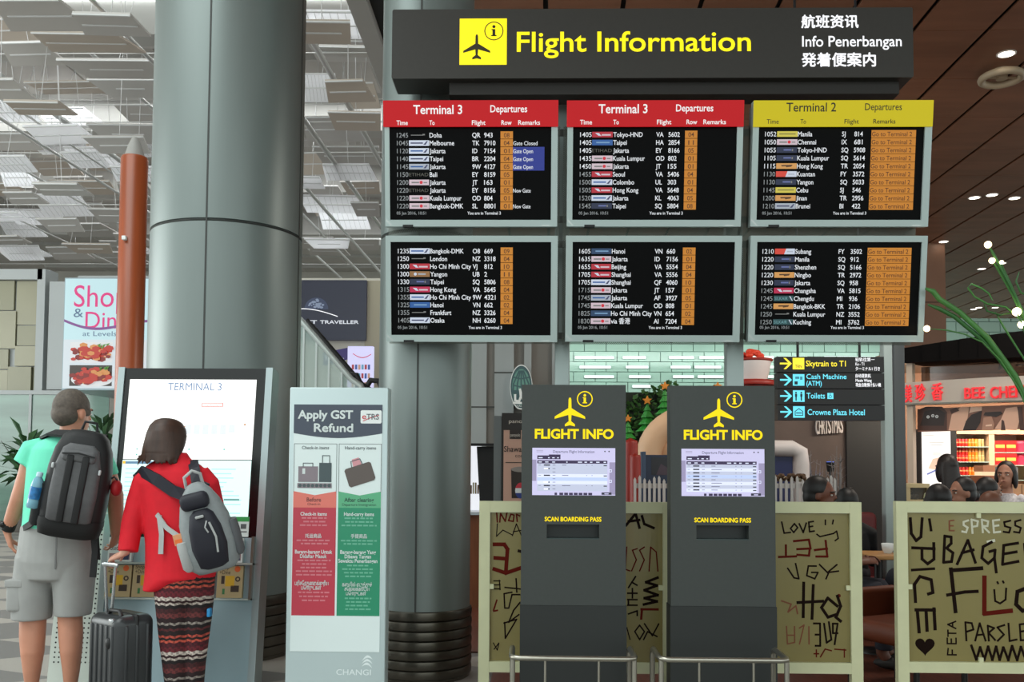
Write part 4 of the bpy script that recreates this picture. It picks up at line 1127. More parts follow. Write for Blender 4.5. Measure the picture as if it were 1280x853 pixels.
# ================================================================== reflector panels under the hall roof
P_GREY = mat('reflector_grey_metal', (188, 184, 180), .5, .2); P_WARM = mat('reflector_warm_grey', (184, 172, 160), .55, .1)
P_WHT = see_glass('reflector_white_mesh', (240, 242, 246), .0, .4)
def translucent(name, rgb):
    m = bpy.data.materials.new(name); m.use_nodes = True; nt = m.node_tree
    b = nt.nodes['Principled BSDF']; b.inputs['Base Color'].default_value = lin(rgb); b.inputs['Roughness'].default_value = .6
    t = nt.nodes.new('ShaderNodeBsdfTranslucent'); t.inputs[0].default_value = lin(rgb)
    mx = nt.nodes.new('ShaderNodeMixShader'); mx.inputs[0].default_value = .75
    nt.links.new(b.outputs[0], mx.inputs[1]); nt.links.new(t.outputs[0], mx.inputs[2]); nt.links.new(mx.outputs[0], nt.nodes['Material Output'].inputs[0])
    return m
P_TR = translucent('reflector_translucent_mesh', (250, 250, 252))
RIB = mat('reflector_rib', (206, 206, 206), .5)
# centre, apparent width and height in the frame, skew of its ends, material
PANELS = [(38, 68, 80, 31, 12, 'g'), (146, 87, 98, 25, -14, 'g'), (163, 111, 66, 24, -14, 'g'), (20, 125, 46, 32, 3, 'w'), (47, 135, 34, 17, 10, 'g'), (160, 168, 66, 25, -12, 'g'),
 (108, 54, 124, 26, 10, 'b'), (50, 20, 118, 42, 16, 'g'), (115, 196, 70, 24, 8, 'W'), (86, 110, 96, 16, 6, 'b'), (76, 169, 80, 13, 4, 'w'), (22, 222, 50, 24, 8, 'w'), (107, 235, 66, 18, -6, 'b'),
 (78, 257, 68, 29, 3, 'w'), (45, 272, 62, 20, -6, 'W'), (26, 287, 54, 20, 7, 'w'), (34, 316, 54, 10, 6, 'W'), (110, 288, 72, 17, 8, 'g'), (118, 262, 34, 16, 5, 'g'),
 (426, 32, 96, 31, -4, 'w'), (436, 65, 74, 14, 3, 'g'), (400, 110, 46, 44, 2, 'W'), (454, 120, 40, 34, 4, 'b'), (418, 162, 82, 32, 3, 'g'), (436, 195, 74, 24, -5, 'g'),
 (452, 235, 42, 17, -4, 'b'), (415, 256, 70, 22, -4, 'W'), (430, 275, 62, 25, 2, 'w'), (400, 304, 54, 14, 6, 'g'), (410, 314, 52, 12, 6, 'g'), (390, 205, 30, 34, 2, 'b'), (390, 229, 28, 15, 2, 'W'), (458, 262, 30, 18, -3, 'g'), (455, 306, 34, 14, -4, 'g'),
 (30, 248, 50, 16, 6, 'g'), (150, 322, 60, 14, 5, 'g'), (95, 322, 60, 12, 5, 'g'), (14, 300, 40, 10, 4, 'g'), (165, 300, 44, 16, 3, 'g')]
random.seed(77)
for gy in range(9):
    for gx in range(7):
        x = (8, 40, 75, 110, 145, 178, 425)[gx] + random.uniform(-14, 14) * (2 if gx == 6 else 1); y = 42 + gy * 33 + random.uniform(-12, 12)
        PANELS.append((x, y, random.uniform(56, 78) * (1.15 - gy * .05), max(9, 26 - gy * 1.6 + random.uniform(-4, 6)), random.choice((-7, -4, 4, 7)), random.choice('ggggbbww' if gy % 3 else 'ggbw')))
KINDP = {'g': ('grey metal reflector panel hanging under the daylit hall roof', P_GREY), 'b': ('warm beige reflector panel hanging under the daylit hall roof', P_WARM),
         'w': ('pale perforated reflector panel with a ribbed face under the hall roof', P_TR), 'W': ('bright white reflector panel glowing under the hall roof', P_TR)}
random.seed(21)
_taken = []
def free_level(cx, cy, w, h):
    for z in [8.3 + d * .2 * sg for d in range(12) for sg in (1, -1) if -1.9 < d * .2 * sg < 1.9]:
        c = at_z(cx, cy, z); hw = w * c.y / FPX / 2 + .05
        bb = (c.x - hw, c.x + hw, c.y - .75, c.y + .75, z - .47, z + .47)
        if not any(bb[0] < q[1] and q[0] < bb[1] and bb[2] < q[3] and q[2] < bb[3] and bb[4] < q[5] and q[4] < bb[5] for q in _taken): break
    else:
        return None
    _taken.append(bb)
    return z
for k, (cx, cy, w, h, sk, kd) in enumerate(PANELS):
    z = free_level(cx, cy, w, h)
    if z is None: continue
    c = at_z(cx, cy, z); D = c.y; s = FPX / D
    W_ = w / s; dep = 1150 * (z - CAM_H) / (D * D)
    L_ = max(.55, min(1.7, W_ * .62)); need = h / s
    a = math.asin(max(-.95, min(.95, need / math.hypot(L_, L_ * dep / s)))) - math.atan2(dep, s)
    if kd in 'Ww' : a = max(a, .12)
    root = thing('reflector_panel', KINDP[kd][0], 'ceiling panel', c, 'reflector panels under the hall roof')
    M = Matrix.Translation(c) @ Matrix.Rotation(R(random.uniform(-4, 4)), 4, 'Z') @ Matrix.Rotation(-a, 4, 'X')
    e = sk / s; hw = W_ / 2; hl = L_ / 2; t = .03
    mt = KINDP[kd][1]
    mb = MB()
    f = [Vector((-hw + e, -hl, 0)), Vector((hw - e, -hl, 0)), Vector((hw, hl, 0)), Vector((-hw, hl, 0))]
    mb.prism([M @ p for p in f], M.to_3x3() @ Vector((0, 0, t)), mt); mb.build('sheet', root)
    mb = MB()
    mb.box((-hw + abs(e) + .01, -.012, -.014), (hw - abs(e) - .01, .012, -.001), RIB, M=M)
    if kd in 'wW' and h > 18:
        for i in range(1, 10):
            x = -hw + 2 * hw * i / 10; mb.box((x - .004, -hl + .03, -.008), (x + .004, hl - .03, -.001), RIB, M=M)
    mb.box((-hw + e, -hl - .01, -.02), (hw - e, -hl + .015, .0), RIB, M=M)
    mb.build('rib_frame', root)
    mb = MB(); py2 = min(PURLIN_Y, key=lambda q: abs(q - c.y)); mb.tube([c + Vector((0, 0, .02)), Vector((c.x, py2, rz - .1))], .006, RIB, n=6); mb.build('hanger_rod', root)

ROD = mat('rail_light_metal', (206, 206, 204), .35, .4)
for i, (px_, py_, z, r_) in enumerate([(115, 0, 8.0, .035), (0, 94, 7.9, .05), (0, 122, 7.7, .02), (0, 148, 7.5, .03), (0, 196, 7.6, .025), (0, 264, 7.4, .02), (387, 45, 8.0, .05), (380, 150, 7.8, .05), (378, 230, 7.8, .04), (40, 0, 9.3, .04)]):
    p = at_z(px_, py_, z); mb = MB()
    q0 = p - AX * 4; q1 = p + AX * (42 - p.y)
    mb.tube([q0, q1], r_, ROD, n=8)
    o = mb.build('ceiling_rail'); tag(o, 'long thin metal rail running under the hall roof into the distance', 'ceiling rail', 'ceiling rails of the hall')
for py_, z in ((67, 8.6), (131, 8.6), (153, 8.5), (191, 8.4), (256, 8.2), (330, 8.0)):
    p = at_z(100, py_, z); mb = MB(); mb.tube([(-19, p.y, z), (CEIL_X0 - .25, p.y, z)], .012, ROD, n=6)
    o = mb.build('cross_wire'); tag(o, 'thin tension wire stretched across the hall under the reflector panels', 'wire', 'tension wires of the hall')

# ================================================================== left wall, poster light box and shop front
KH = mat('khaki_block_glass', (122, 119, 92), .3, vary=.06, scale=1); KH2 = mat('khaki_block_glass_pale', (134, 130, 104), .3, vary=.06, scale=1); GRYF = mat('grey_shopfront_frame', (158, 162, 162), .5)
Yl = 20.0; lp = front(Yl); X = lp.cols(420); Z = lp.rows(30)
mb = MB()
fl = -lp.o.z
lp.slab(mb, X(-60), X(56), fl, Z(336), -.5, -.12, GRYF)
for a, b, e, f in ((-60, 52, 350, 337), (46, 56, 500, 337)): lp.slab(mb, X(a), X(b), Z(e), Z(f), -.12, .05, GRYF)
blocks = [(-60, 350, -20, 400), (-20, 350, 15, 388), (16, 350, 46, 406), (-60, 400, -8, 450), (-8, 388, 18, 436), (18, 406, 46, 432), (18, 432, 46, 458), (-8, 436, 10, 462), (-60, 450, -8, 500), (10, 458, 40, 490), (-8, 462, 10, 500), (40, 458, 46, 500), (10, 490, 40, 500)]
for i, (a, y0, b, y1) in enumerate(blocks): lp.slab(mb, X(a) + .01, X(b) - .01, Z(y1) + .01, Z(y0) - .01, -.12, -.02 - .03 * (i % 3), KH if i % 2 else KH2)
lp.slab(mb, X(60), X(186), Z(487), Z(352), -.2, 0, GRYF)
struct(mb.build('wall_left'))
mb = MB()
gl = mat('green_reflection_shopfront_glass', (100, 128, 116), .06, vary=.3, scale=.8, stretch=(.4, 1, 3))  # green reflections put into the glass colour as streaks
for a, b in ((-60, -5), (-4, 45), (46.5, 95), (96, 142)): lp.slab(mb, X(a), X(b), fl + .15, Z(494), .12, .14, gl)
for a in (-4.5, 45.5, 95.5): lp.slab(mb, X(a) - .03, X(a) + .03, fl, Z(490), .1, .17, GRYF)
lp.slab(mb, X(-60), X(142), Z(494), Z(489), .08, .18, GRYF)
lp.slab(mb, X(-60), X(142), fl, fl + .15, .08, .18, mat('dark_plinth', (50, 52, 50), .5))
struct(mb.build('window_1'))
# poster light box
lb = front(17.0); X = lb.cols(420); Z = lb.rows(130)
root = thing('poster_light_box', 'pale blue Shop and Dine poster light box with dishes of red food', 'light box', lb.w(X(130), Z(487), -.5))
mb = MB(); lb.slab(mb, X(79), X(186), Z(488), Z(347.5), -2.97, 0, mat('light_box_side_blue_grey', (150, 166, 174), .25)); lb.slab(mb, X(92), X(186), Z(346), Z(343.5), -.6, -.1, GRYF)
mb.build('box', root)
PB = mat('poster_pale_blue', (190, 222, 228), .4, glow=.72); MAG = mat('poster_magenta', (214, 42, 122), .4, glow=.75); PBL = mat('poster_slate_blue', (84, 110, 140), .4, glow=.7); PPU = mat('poster_purple_wave', (126, 72, 138), .4, glow=.7)
PL2 = mat('poster_pale_lower', (206, 216, 222), .4, glow=.72)
mb = MB(); lb.slab(mb, X(80.5), X(185), Z(486), Z(349), .001, .02, PB); lb.rect(mb, X(80.5), X(185), Z(486), Z(425), .022, PL2); mb.build('poster_sheet', root)
mb = MB()
def t(s, x, y, cap, x1, mt): lb.text(mb, s, X(x), Z(y), Z(y - cap) - Z(y), mt, .024, width=X(x1) - X(x), res=4)
t('Shop', 92, 384, 27, 159, MAG); t('&', 92, 397, 11, 104, PBL); t('Dine', 107, 411, 21, 160, MAG); t('at Levels 2 & 3', 104, 420.5, 6, 176, PBL)
W_ = lambda s: (80.5 + 104 * s, 401 + 9 * math.sin(s * 4.2) * (1 - .3 * s) + 6 * s)
for i in range(24):
    (ax, ay), (bx, by) = W_(i / 24), W_((i + 1) / 24); lb.flat(mb, [(X(ax), Z(ay + 1.8)), (X(bx), Z(by + 1.8)), (X(bx), Z(by - 1.4)), (X(ax), Z(ay - 1.4))], .026, PPU)
mb.build('poster_lettering', root)
FD_R = mat('food_red', (196, 52, 36), .4, glow=.55, ); FD_R2 = mat('food_dark_red', (140, 32, 26), .4, glow=.5); FD_O = mat('food_orange', (222, 150, 84), .4, glow=.55); FD_W = mat('food_plate_white', (228, 230, 232), .4, glow=.6); FD_G = mat('food_green', (96, 150, 60), .4, glow=.5); FD_B = mat('food_backdrop', (70, 60, 54), .4, glow=.4)
random.seed(8)
def dish(y0, y1, seed):
    random.seed(seed); mb = MB(); ym = (y0 + y1) / 2
    lb.rect(mb, X(89), X(142), Z(y1), Z(y0), .024, FD_B if seed == 2 else FD_W)
    lb.rect(mb, X(146), X(183), Z(y1), Z(y0), .024, FD_W)
    lb.flat(mb, [(X(117 + 26 * math.cos(a * .2618)), Z(ym + 5 + 9 * math.sin(a * .2618))) for a in range(24)][::-1], .025, FD_W)
    for k in range(80):
        x = random.gauss(116, 10); y = random.gauss(ym + 1, 4.2); r = random.uniform(3, 6.5); a0 = random.random() * 3
        x = max(94, min(138, x)); y = max(y0 + 4, min(y1 - 4, y))
        m_ = random.choice((FD_R, FD_R, FD_R2, FD_R, FD_R, FD_R2, FD_R, FD_O))
        lb.flat(mb, [(X(x + r * math.cos(a0 + q)), Z(y + r * .6 * math.sin(a0 + q))) for q in (0, 1, 2, 3, 4.2, 5.3)][::-1], .0255 + k * .0004, m_)
    for k in range(6):
        x = random.uniform(120, 134); y = random.uniform(y0 + 2, y0 + 8); lb.flat(mb, [(X(x), Z(y)), (X(x + 5), Z(y - 2)), (X(x + 3), Z(y + 2))], .046, FD_G)
    mb.build('dish_picture', root)
dish(428, 453.5, 1); dish(457, 483, 2)

# dark shop sign with a half moon, next wall and escalator
pt_ = front(24.0); X = pt_.cols(420); Z = pt_.rows(420)
mb = MB(); fl = -pt_.o.z
pt_.slab(mb, X(330), X(475), Z(500), Z(346), -.6, -.2, WALLW); pt_.slab(mb, X(330), X(475), fl, Z(500), -.6, -.25, mat('dark_shop_inside', (60, 58, 58), .6))
pt_.slab(mb, X(455), X(475), Z(500), Z(350), -.2, -.1, mat('beige_stone_edge', (176, 168, 146), .6)); struct(mb.build('wall_shops'))
root = thing('shop_sign', 'dark navy shop sign with a half moon reading PLANET TRAVELLER', 'sign', pt_.w(X(405), Z(425), -.1))
mb = MB(); pt_.slab(mb, X(335), X(457.5), Z(425), Z(350.3), -.195, 0, mat('sign_navy', (28, 32, 56), .35, glow=.5)); mb.build('sign_board', root)
mb = MB()
MOON = mat('moon_grey', (150, 164, 190), .5, glow=.5); MOON_D = mat('moon_dark', (66, 76, 104), .5, glow=.5)
cx, cy, r = 395, 387, 15
pts = [(X(cx + r * math.cos(a)), Z(cy - r * .98 * math.sin(a))) for a in [math.pi * i / 20 for i in range(21)]]
pt_.flat(mb, pts, .01, MOON_D)
for i in range(26):
    a = random.uniform(.3, 2.7); rr = r * math.sqrt(random.uniform(.02, .8)); x, y = cx + rr * math.cos(a) * .9, cy - rr * math.sin(a) * .9
    q = random.uniform(.8, 2.4); pt_.flat(mb, [(X(x + q * math.cos(k)), Z(min(cy, y + q * .7 * math.sin(k)))) for k in (0, 1.2, 2.3, 3.4, 4.5, 5.5)][::-1], .014 + i * .0006, MOON)
for i in range(20):
    A = lambda s: (350 + 72 * s, 393 - 9.5 * math.sin(math.pi * (s * .82 + .18)) + 3)
    (ax, ay), (bx, by) = A(i / 20), A((i + 1) / 20); pt_.flat(mb, [(X(ax), Z(ay + .5)), (X(bx), Z(by + .5)), (X(bx), Z(by - .5)), (X(ax), Z(ay - .5))], .03, WHT)
mb.build('moon_mark', root)
mb = MB(); WH2 = mat('sign_letter_white', (216, 220, 228), .4, glow=.8)
pt_.text(mb, 'PLANET', X(356), Z(405), Z(400.8) - Z(405), WH2, .01, bold=.03, width=X(396) - X(356)); pt_.text(mb, 'TRAVELLER', X(400), Z(405), Z(400.8) - Z(405), WH2, .01, bold=.03, width=X(448) - X(400)); mb.build('lettering', root)
pq = front(22.0); X = pq.cols(450); Z = pq.rows(440)
root = thing('product_light_box', 'white and violet product light box beneath the navy shop sign', 'light box', pq.w(X(451), Z(490), -.1))
mb = MB(); pq.slab(mb, X(434.5), X(466), -pq.o.z, Z(433), -.2, 0, mat('lightbox_lilac', (206, 204, 240), .4, glow=.95)); mb.build('box', root)
mb = MB()
for i in range(10):
    A = lambda s: (441 + 23 * s, 442 + 5 * math.sin(s * 3)); (ax, ay), (bx, by) = A(i / 10), A((i + 1) / 10)
    pq.flat(mb, [(X(ax), Z(ay + .9)), (X(bx), Z(by + .7)), (X(bx), Z(by - .2)), (X(ax), Z(ay - .2))], .012, mat('badge_red', (200, 30, 50)))
random.seed(4)
for row in range(3):
    for k in range(6):
        x = 440 + k * 4; y = 456 + row * 11; pq.rect(mb, X(x), X(x + 2.8), Z(y + 6 + random.random()), Z(y), .012, mat('product_%d' % ((k + row) % 4), [(170, 60, 70), (60, 90, 160), (196, 150, 130), (100, 160, 190)][(k + row) % 4], .4, glow=.7))
mb.build('product_picture', root)
root = thing('direction_strip', 'slim violet lettered sign strip beside the product light box', 'sign', pq.w(X(420), Z(452), -.1))
mb = MB(); pq.shape(mb, [(X(404), Z(457)), (X(434), Z(449)), (X(434), Z(435)), (X(404), Z(441))], -.1, 0, mat('violet_sign', (48, 34, 100), .4, glow=.7)); mb.build('strip', root)
mb = MB(); pq.text(mb, 'To the Gates', X(412), Z(449), Z(447) - Z(449), WH2, .006, width=X(430) - X(412)); pq.rect(mb, X(407), X(408.5), Z(450), Z(445), .006, WH2); mb.build('lettering', root)
es = front(15.0); X = es.cols(400); Z = es.rows(400)
root = thing('escalator', 'glass sided escalator with black handrails rising behind the refund totem', 'escalator', es.w(X(410), -es.o.z, -.6))
ESG = see_glass('escalator_glass', (176, 196, 190), .55, .08)
mb = MB(); es.shape(mb, [(X(365), Z(560)), (X(470), Z(560)), (X(448), Z(483)), (X(379), Z(404)), (X(365), Z(404))], -.02, 0, ESG); mb.build('glass_side', root)
mb = MB(); es.shape(mb, [(X(365), -es.o.z), (X(480), -es.o.z), (X(470), Z(560)), (X(365), Z(560))], -1.2, 0, mat('escalator_cladding', (150, 152, 150), .4, .3)); mb.build('cladding', root)
for dy in (0, -.9):
    mb = MB(); mb.tube([es.w(X(366), Z(390), dy), es.w(X(379), Z(404), dy), es.w(X(440), Z(474), dy), es.w(X(452), Z(482), dy), es.w(X(456), Z(492), dy)], .05, mat('glass_edge_rail', (176, 184, 182), .3, .3) if dy == 0 else BLACK_MATT, n=8); mb.build('handrail', root)
for k, x in enumerate((428, 444)):
    mb = MB(); mb.tube([es.w(X(x), Z(500), -.3 - k), es.w(X(x - 3), Z(476), -.3 - k), es.w(X(x + 3), Z(466), -.3 - k), es.w(X(x + 14), Z(467), -.3 - k), es.w(X(x + 20), Z(480), -.3 - k), es.w(X(x + 20), Z(505), -.3 - k)], .055, BLACK_MATT, n=8); mb.build('handrail_loop', root)
for k in range(5):
    mb = MB(); a = 379 + k * 16; es.slab(mb, X(a), X(a) + .03, Z(560), Z(404 + k * 18 + 4), -.03, .01, mat('glass_edge_rail', (176, 184, 182))); mb.build('glass_post', root)
# plants behind the shop glass (leaf tufts in pots)
LEAF = mat('plant_leaf', (58, 92, 56), .5, vary=.3, scale=5); POT = mat('plant_pot', (70, 64, 58), .6)
def leafy(px_, py_, Y, h, w, n, label, seed, lm=LEAF):
    random.seed(seed); c = floor_at(px_, Y); top = at(px_, py_, Y).z
    root = thing('potted_plant', label, 'plant', c)
    mb = MB(); hb = max(.3, top - h); mb.lathe(c, [(.18, 0), (.24, hb * .5), (.22, hb * .5 + .01)], POT, n=16); mb.build('pot', root)
    mb = MB()
    for i in range(4): mb.tube([c + Vector((0, 0, hb * .45)), c + Vector((random.uniform(-.1, .1), random.uniform(-.1, .1), hb)), c + Vector((random.uniform(-w, w) * .5, random.uniform(-.2, .2), top - h * .3))], [.02, .015, .006], POT, n=6)
    mb.build('stem', root)
    mb = MB()
    for i in range(n):
        a = random.random() * 6.283; e = random.uniform(-.2, 1.2); r = random.uniform(.3, 1) * w
        b0 = c + Vector((0, 0, hb + random.random() * (h * .6))); d = Vector((math.cos(a) * math.cos(e), math.sin(a) * math.cos(e), math.sin(e)))
        p1 = b0 + d * r * .55; p2 = b0 + d * r - Vector((0, 0, r * .25)); sd = d.cross(Vector((0, 0, 1))).normalized() * .06 * (w + .4)
        mb.add([b0, p1 - sd, p2, p1 + sd], [(0, 1, 2, 3)], lm)
    mb.build('foliage', root)
leafy(32, 528, 18.8, 1.3, 1.0, 70, 'leafy green plant by the shop glass beyond the man\'s left shoulder', 2)
leafy(128, 510, 18.8, 1.2, .8, 60, 'leafy green plant by the shop glass beyond the man\'s right ear', 3)
# ================================================================== ceiling lights of the timber ceiling
LAMP = mat('downlight_glow', (255, 244, 226), glow=6.0); RIMW = mat('downlight_rim', (206, 196, 184), .4)
for i, (x, y) in enumerate([(1258, 67), (1218, 247), (1240, 243.5), (1268, 247.5), (1289, 243), (1179.5, 302), (1227, 336), (1252, 329), (1217, 386.5), (1223.5, 384.5), (1244, 384.5)]):
    c = at_z(x, y, HC); root = thing('downlight', 'round recessed downlight glowing in the brown timber ceiling', 'ceiling light', c, 'downlights in the timber ceiling')
    r = .1
    mb = MB(); mb.lathe(c + Vector((0, 0, -.012)), [(r + .02, .012), (r + .02, 0), (r, 0), (r, .008)], RIMW, n=20, caps=False); mb.build('rim', root)
    mb = MB(); mb.lathe(c + Vector((0, 0, -.008)), [(r - .001, 0), (r - .001, .004)], LAMP, n=20); mb.build('lens', root)
for x, y, hw in ((1252, 97.5, 23),):
    c = at_z(x, y, HC - .12); rr = hw * c.y / FPX
    root = thing('ceiling_ring', 'pale ring fixture hanging just below the timber ceiling near the frame edge', 'ceiling fixture', c)
    mb = MB(); n = 32
    mb.tube([c + Vector((rr * math.cos(2 * math.pi * i / n), rr * math.sin(2 * math.pi * i / n), 0)) for i in range(n + 1)], .05, mat('ring_beige', (176, 158, 132), .5), n=10); mb.build('ring', root)
    mb = MB(); mb.lathe(c, [(.07, -.02), (.09, .1), (.1, .12)], mat('ring_beige', (176, 158, 132)), n=16); mb.box((c.x - rr, c.y - .015, c.z - .01), (c.x + rr, c.y + .015, c.z + .01), mat('ring_beige', (176, 158, 132))); mb.build('spokes', root)
# lamp reflections in the green wall, put in as glowing strips
STRIP = mat('strip_reflection_glow', (226, 255, 240), glow=1.6)
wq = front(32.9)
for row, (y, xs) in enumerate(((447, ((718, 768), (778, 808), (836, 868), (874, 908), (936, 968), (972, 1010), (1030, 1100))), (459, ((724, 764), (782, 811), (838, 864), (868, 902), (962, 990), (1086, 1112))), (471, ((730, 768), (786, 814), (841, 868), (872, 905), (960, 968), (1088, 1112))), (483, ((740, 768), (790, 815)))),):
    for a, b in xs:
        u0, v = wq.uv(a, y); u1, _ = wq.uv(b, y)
        root = thing('wall_reflection_strip', 'slim glowing strip standing for a lamp reflection in the pale green glass tile wall', 'wall light', wq.w((u0 + u1) / 2, v, -.05), 'reflection strips on the green tile wall')
        mb = MB(); wq.slab(mb, u0, u1, v - .05, v + .05, -.1, -.03, PALE_METAL); mb.build('reflection_backing', root)
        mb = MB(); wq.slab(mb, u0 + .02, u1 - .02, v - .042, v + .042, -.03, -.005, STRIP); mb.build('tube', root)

# ================================================================== cafe edge beside the column: menu board, oval emblem, monitor
mp_ = front(7.6); X = mp_.cols(560); Z = mp_.rows(640)
root = thing('menu_board', 'upright black framed menu board with a pink Shawarma poster', 'menu board', mp_.w(X(648), -mp_.o.z, -.05))
mb = MB(); mp_.slab(mb, X(627), X(684), -mp_.o.z, Z(516.5), -.08, 0, mat('menu_frame', (40, 34, 30), .4)); mp_.slab(mb, X(617), X(626.6), -mp_.o.z, Z(520), -.3, -.02, mat('menu_side_grey', (120, 124, 124), .4, .3)); mb.build('frame', root)
TAN = mat('poster_tan_pink', (214, 168, 148), .45); BRN = mat('poster_brown', (50, 38, 32), .45); CRL = mat('lettering_cream', (214, 206, 190), .4, glow=.3)
mb = MB(); mp_.slab(mb, X(629.5), X(682), Z(640), Z(538), .001, .006, TAN); mp_.rect(mb, X(637), X(651), Z(549), Z(538), .008, BRN); mb.build('poster', root)
mb = MB(); mp_.text(mb, 'panoyolo', X(636), Z(529), Z(524.5) - Z(529), CRL, .003, width=X(668) - X(636)); mp_.text(mb, 'panoyolo', X(638), Z(546), Z(542) - Z(546), CRL, .01, width=X(650) - X(638)); mb.build('cream_lettering', root)
mb = MB(); mp_.text(mb, 'Shawarma', X(630), Z(565), Z(558) - Z(565), BRN, .009, width=X(666) - X(630), bold=.01); mp_.text(mb, 'combo', X(644), Z(572), Z(567.5) - Z(572), BRN, .009, width=X(664) - X(644)); mp_.rect(mb, X(632), X(652), Z(579), Z(578), .009, BRN); mb.build('brown_lettering', root)
mb = MB()
mp_.flat(mb, [(X(639), Z(586)), (X(640), Z(623)), (X(664), Z(623)), (X(664), Z(586))], .008, BRN); mp_.flat(mb, [(X(652 + 13 * math.cos(a * .3927)), Z(587 + 3.5 * math.sin(a * .3927))) for a in range(16)][::-1], .0085, mat('ice_grey', (150, 140, 134), .4))
cu, cv, cr = X(651), Z(613.5), X(651 + 9) - X(651)
mp_.flat(mb, [(cu + cr * .75 * math.cos(a * .3142), cv + cr * 1.1 * math.sin(a * .3142)) for a in range(20)], .009, mat('logo_white', (236, 240, 240), .3))
mp_.flat(mb, [(cu + cr * .75 * math.cos(a * .3142), cv + cr * 1.1 * math.sin(a * .3142)) for a in range(1, 10)], .0095, mat('logo_red', (206, 40, 60), .3))
mp_.flat(mb, [(cu + cr * .75 * math.cos(a * .3142), cv + cr * 1.1 * math.sin(a * .3142)) for a in range(11, 20)], .0095, mat('logo_blue', (40, 60, 140), .3))
mb.build('drink_picture', root)
ov = front(12.8); X = ov.cols(490); Z = ov.rows(652)
root = thing('oval_emblem', 'upright oval green emblem sign with globe lines and white script', 'sign', ov.w(X(652), Z(511), -.1))
TEAL = mat('emblem_teal', (130, 190, 172), .4, glow=.2); TEAL_D = mat('emblem_dark', (64, 92, 96), .4)
E_ = lambda r, n=36: [(X(651.5) + (X(651.5 + 14) - X(651.5)) * r * math.cos(2 * math.pi * i / n), Z(484) + (Z(484 - 28) - Z(484)) * r * math.sin(2 * math.pi * i / n)) for i in range(n)]
mb = MB(); ov.shape(mb, E_(1), -.195, 0, WHITE); ov.flat(mb, E_(.95), .002, TEAL_D); ov.flat(mb, E_(.8), .004, TEAL); mb.build('plate', root)
mb = MB()
for k in range(5):
    x = 642 + k * 4.7; brush(ov, mb, [px(X, Z, [(651.5 + (x - 651.5) * .3, 464), (x, 480), (x + (x - 651) * .1, 492)])], .02, TEAL_D, .006)
for y in (472, 482, 490): brush(ov, mb, [px(X, Z, [(642, y), (651, y + 2), (661, y)])], .02, TEAL_D, .006)
mb.build('globe_lines', root)
mb = MB()
ov.flat(mb, px(X, Z, [(641, 488), (663, 488), (659, 504), (645, 504)])[::-1], .007, TEAL_D)
brush(ov, mb, [px(X, Z, s) for s in ([(644, 494), (644, 501), (649, 502), (651, 496), (650, 487)], [(650, 487), (654, 501), (656, 486)], [(658, 488), (658, 500), (662, 500), (662, 495), (659, 494)])], .03, WHITE, .009)
brush(ov, mb, [px(X, Z, [(642, 504), (662, 504)])], .03, WHITE, .009); ov.text(mb, 'HALAL', X(646), Z(509), Z(506.5) - Z(509), WHITE, .009, width=X(657) - X(646))
mb.build('white_script', root)
# small monitor and lit display on a timber counter
kp2 = front(9.0); X = kp2.cols(600); Z = kp2.rows(605)
root = thing('cafe_counter', 'timber faced cafe counter showing beside the steel column', 'counter', kp2.w(X(600), -kp2.o.z, -.3))
mb = MB(); kp2.slab(mb, X(576), X(640), -kp2.o.z, Z(644), -.6, -.02, mat('counter_timber', (120, 70, 42), .4, vary=.2, scale=4, stretch=(6, 1, .5))); mb.build('front', root)
mb = MB(); kp2.slab(mb, X(574), X(642), Z(644), Z(640.5), -.62, .02, mat('counter_top_pale', (190, 200, 206), .3)); mb.build('worktop', root)
root = thing('counter_screen', 'black backed slanted screen on the cafe counter', 'monitor', kp2.w(X(608), Z(640.5), -.2))
mb = MB(); kp2.shape(mb, [(X(599), Z(640)), (X(616.5), Z(640)), (X(617), Z(557.5)), (X(594), Z(558))], -.28, -.2, BLACK_MATT); mb.build('case', root)
mb = MB(); kp2.slab(mb, X(587), X(618), Z(557), Z(554), -.3, -.15, BLACK_MATT); mb.build('top_bar', root)
root = thing('lit_display', 'small white lit display panel left of the black slanted screen', 'display', kp2.w(X(592), Z(640.5), -.35))
mb = MB(); kp2.slab(mb, X(580), X(599), Z(640), Z(557), -.45, -.35, mat('display_white', (238, 240, 246), .4, glow=.9)); mb.build('panel', root)
mb = MB(); random.seed(2)
for k in range(6): kp2.rect(mb, X(582 + k * 3), X(584.2 + k * 3), Z(619), Z(604 + random.random() * 4), -.345, mat('jar_tone_%d' % (k % 3), [(150, 130, 90), (120, 90, 60), (190, 180, 150)][k % 3], .4))
mb.build('jar_picture', root)

# ================================================================== winter display: inflatables, trees, fence
INF_R = mat('inflatable_red', (150, 38, 28), .45, vary=.08, scale=3); INF_W = mat('inflatable_white', (214, 206, 204), .5); PEACH = mat('inflatable_peach', (228, 186, 148), .5, vary=.04, scale=2); GRN_T = mat('inflatable_green', (48, 138, 52), .45, vary=.1, scale=4); STAR = mat('star_orange', (226, 140, 40), .45)
NAVY = mat('panel_navy', (26, 34, 84), .4); CUSH = mat('tub_orange_red', (222, 66, 40), .45, vary=.15, scale=12)
YD = 9.2; dp = front(YD)
mb = MB(); a = floor_at(705, 8.3); b = floor_at(1110, 8.3); mb.box((a.x, 8.45, 0), (b.x, 12.8, .42), mat('stage_dark', (36, 34, 34), .7)); o = mb.build('display_stage'); tag(o, 'low dark stage under the winter display behind the picket fence', 'stage')
def on_stage(px_, Y): p = floor_at(px_, Y); return Vector((p.x, Y, .42))
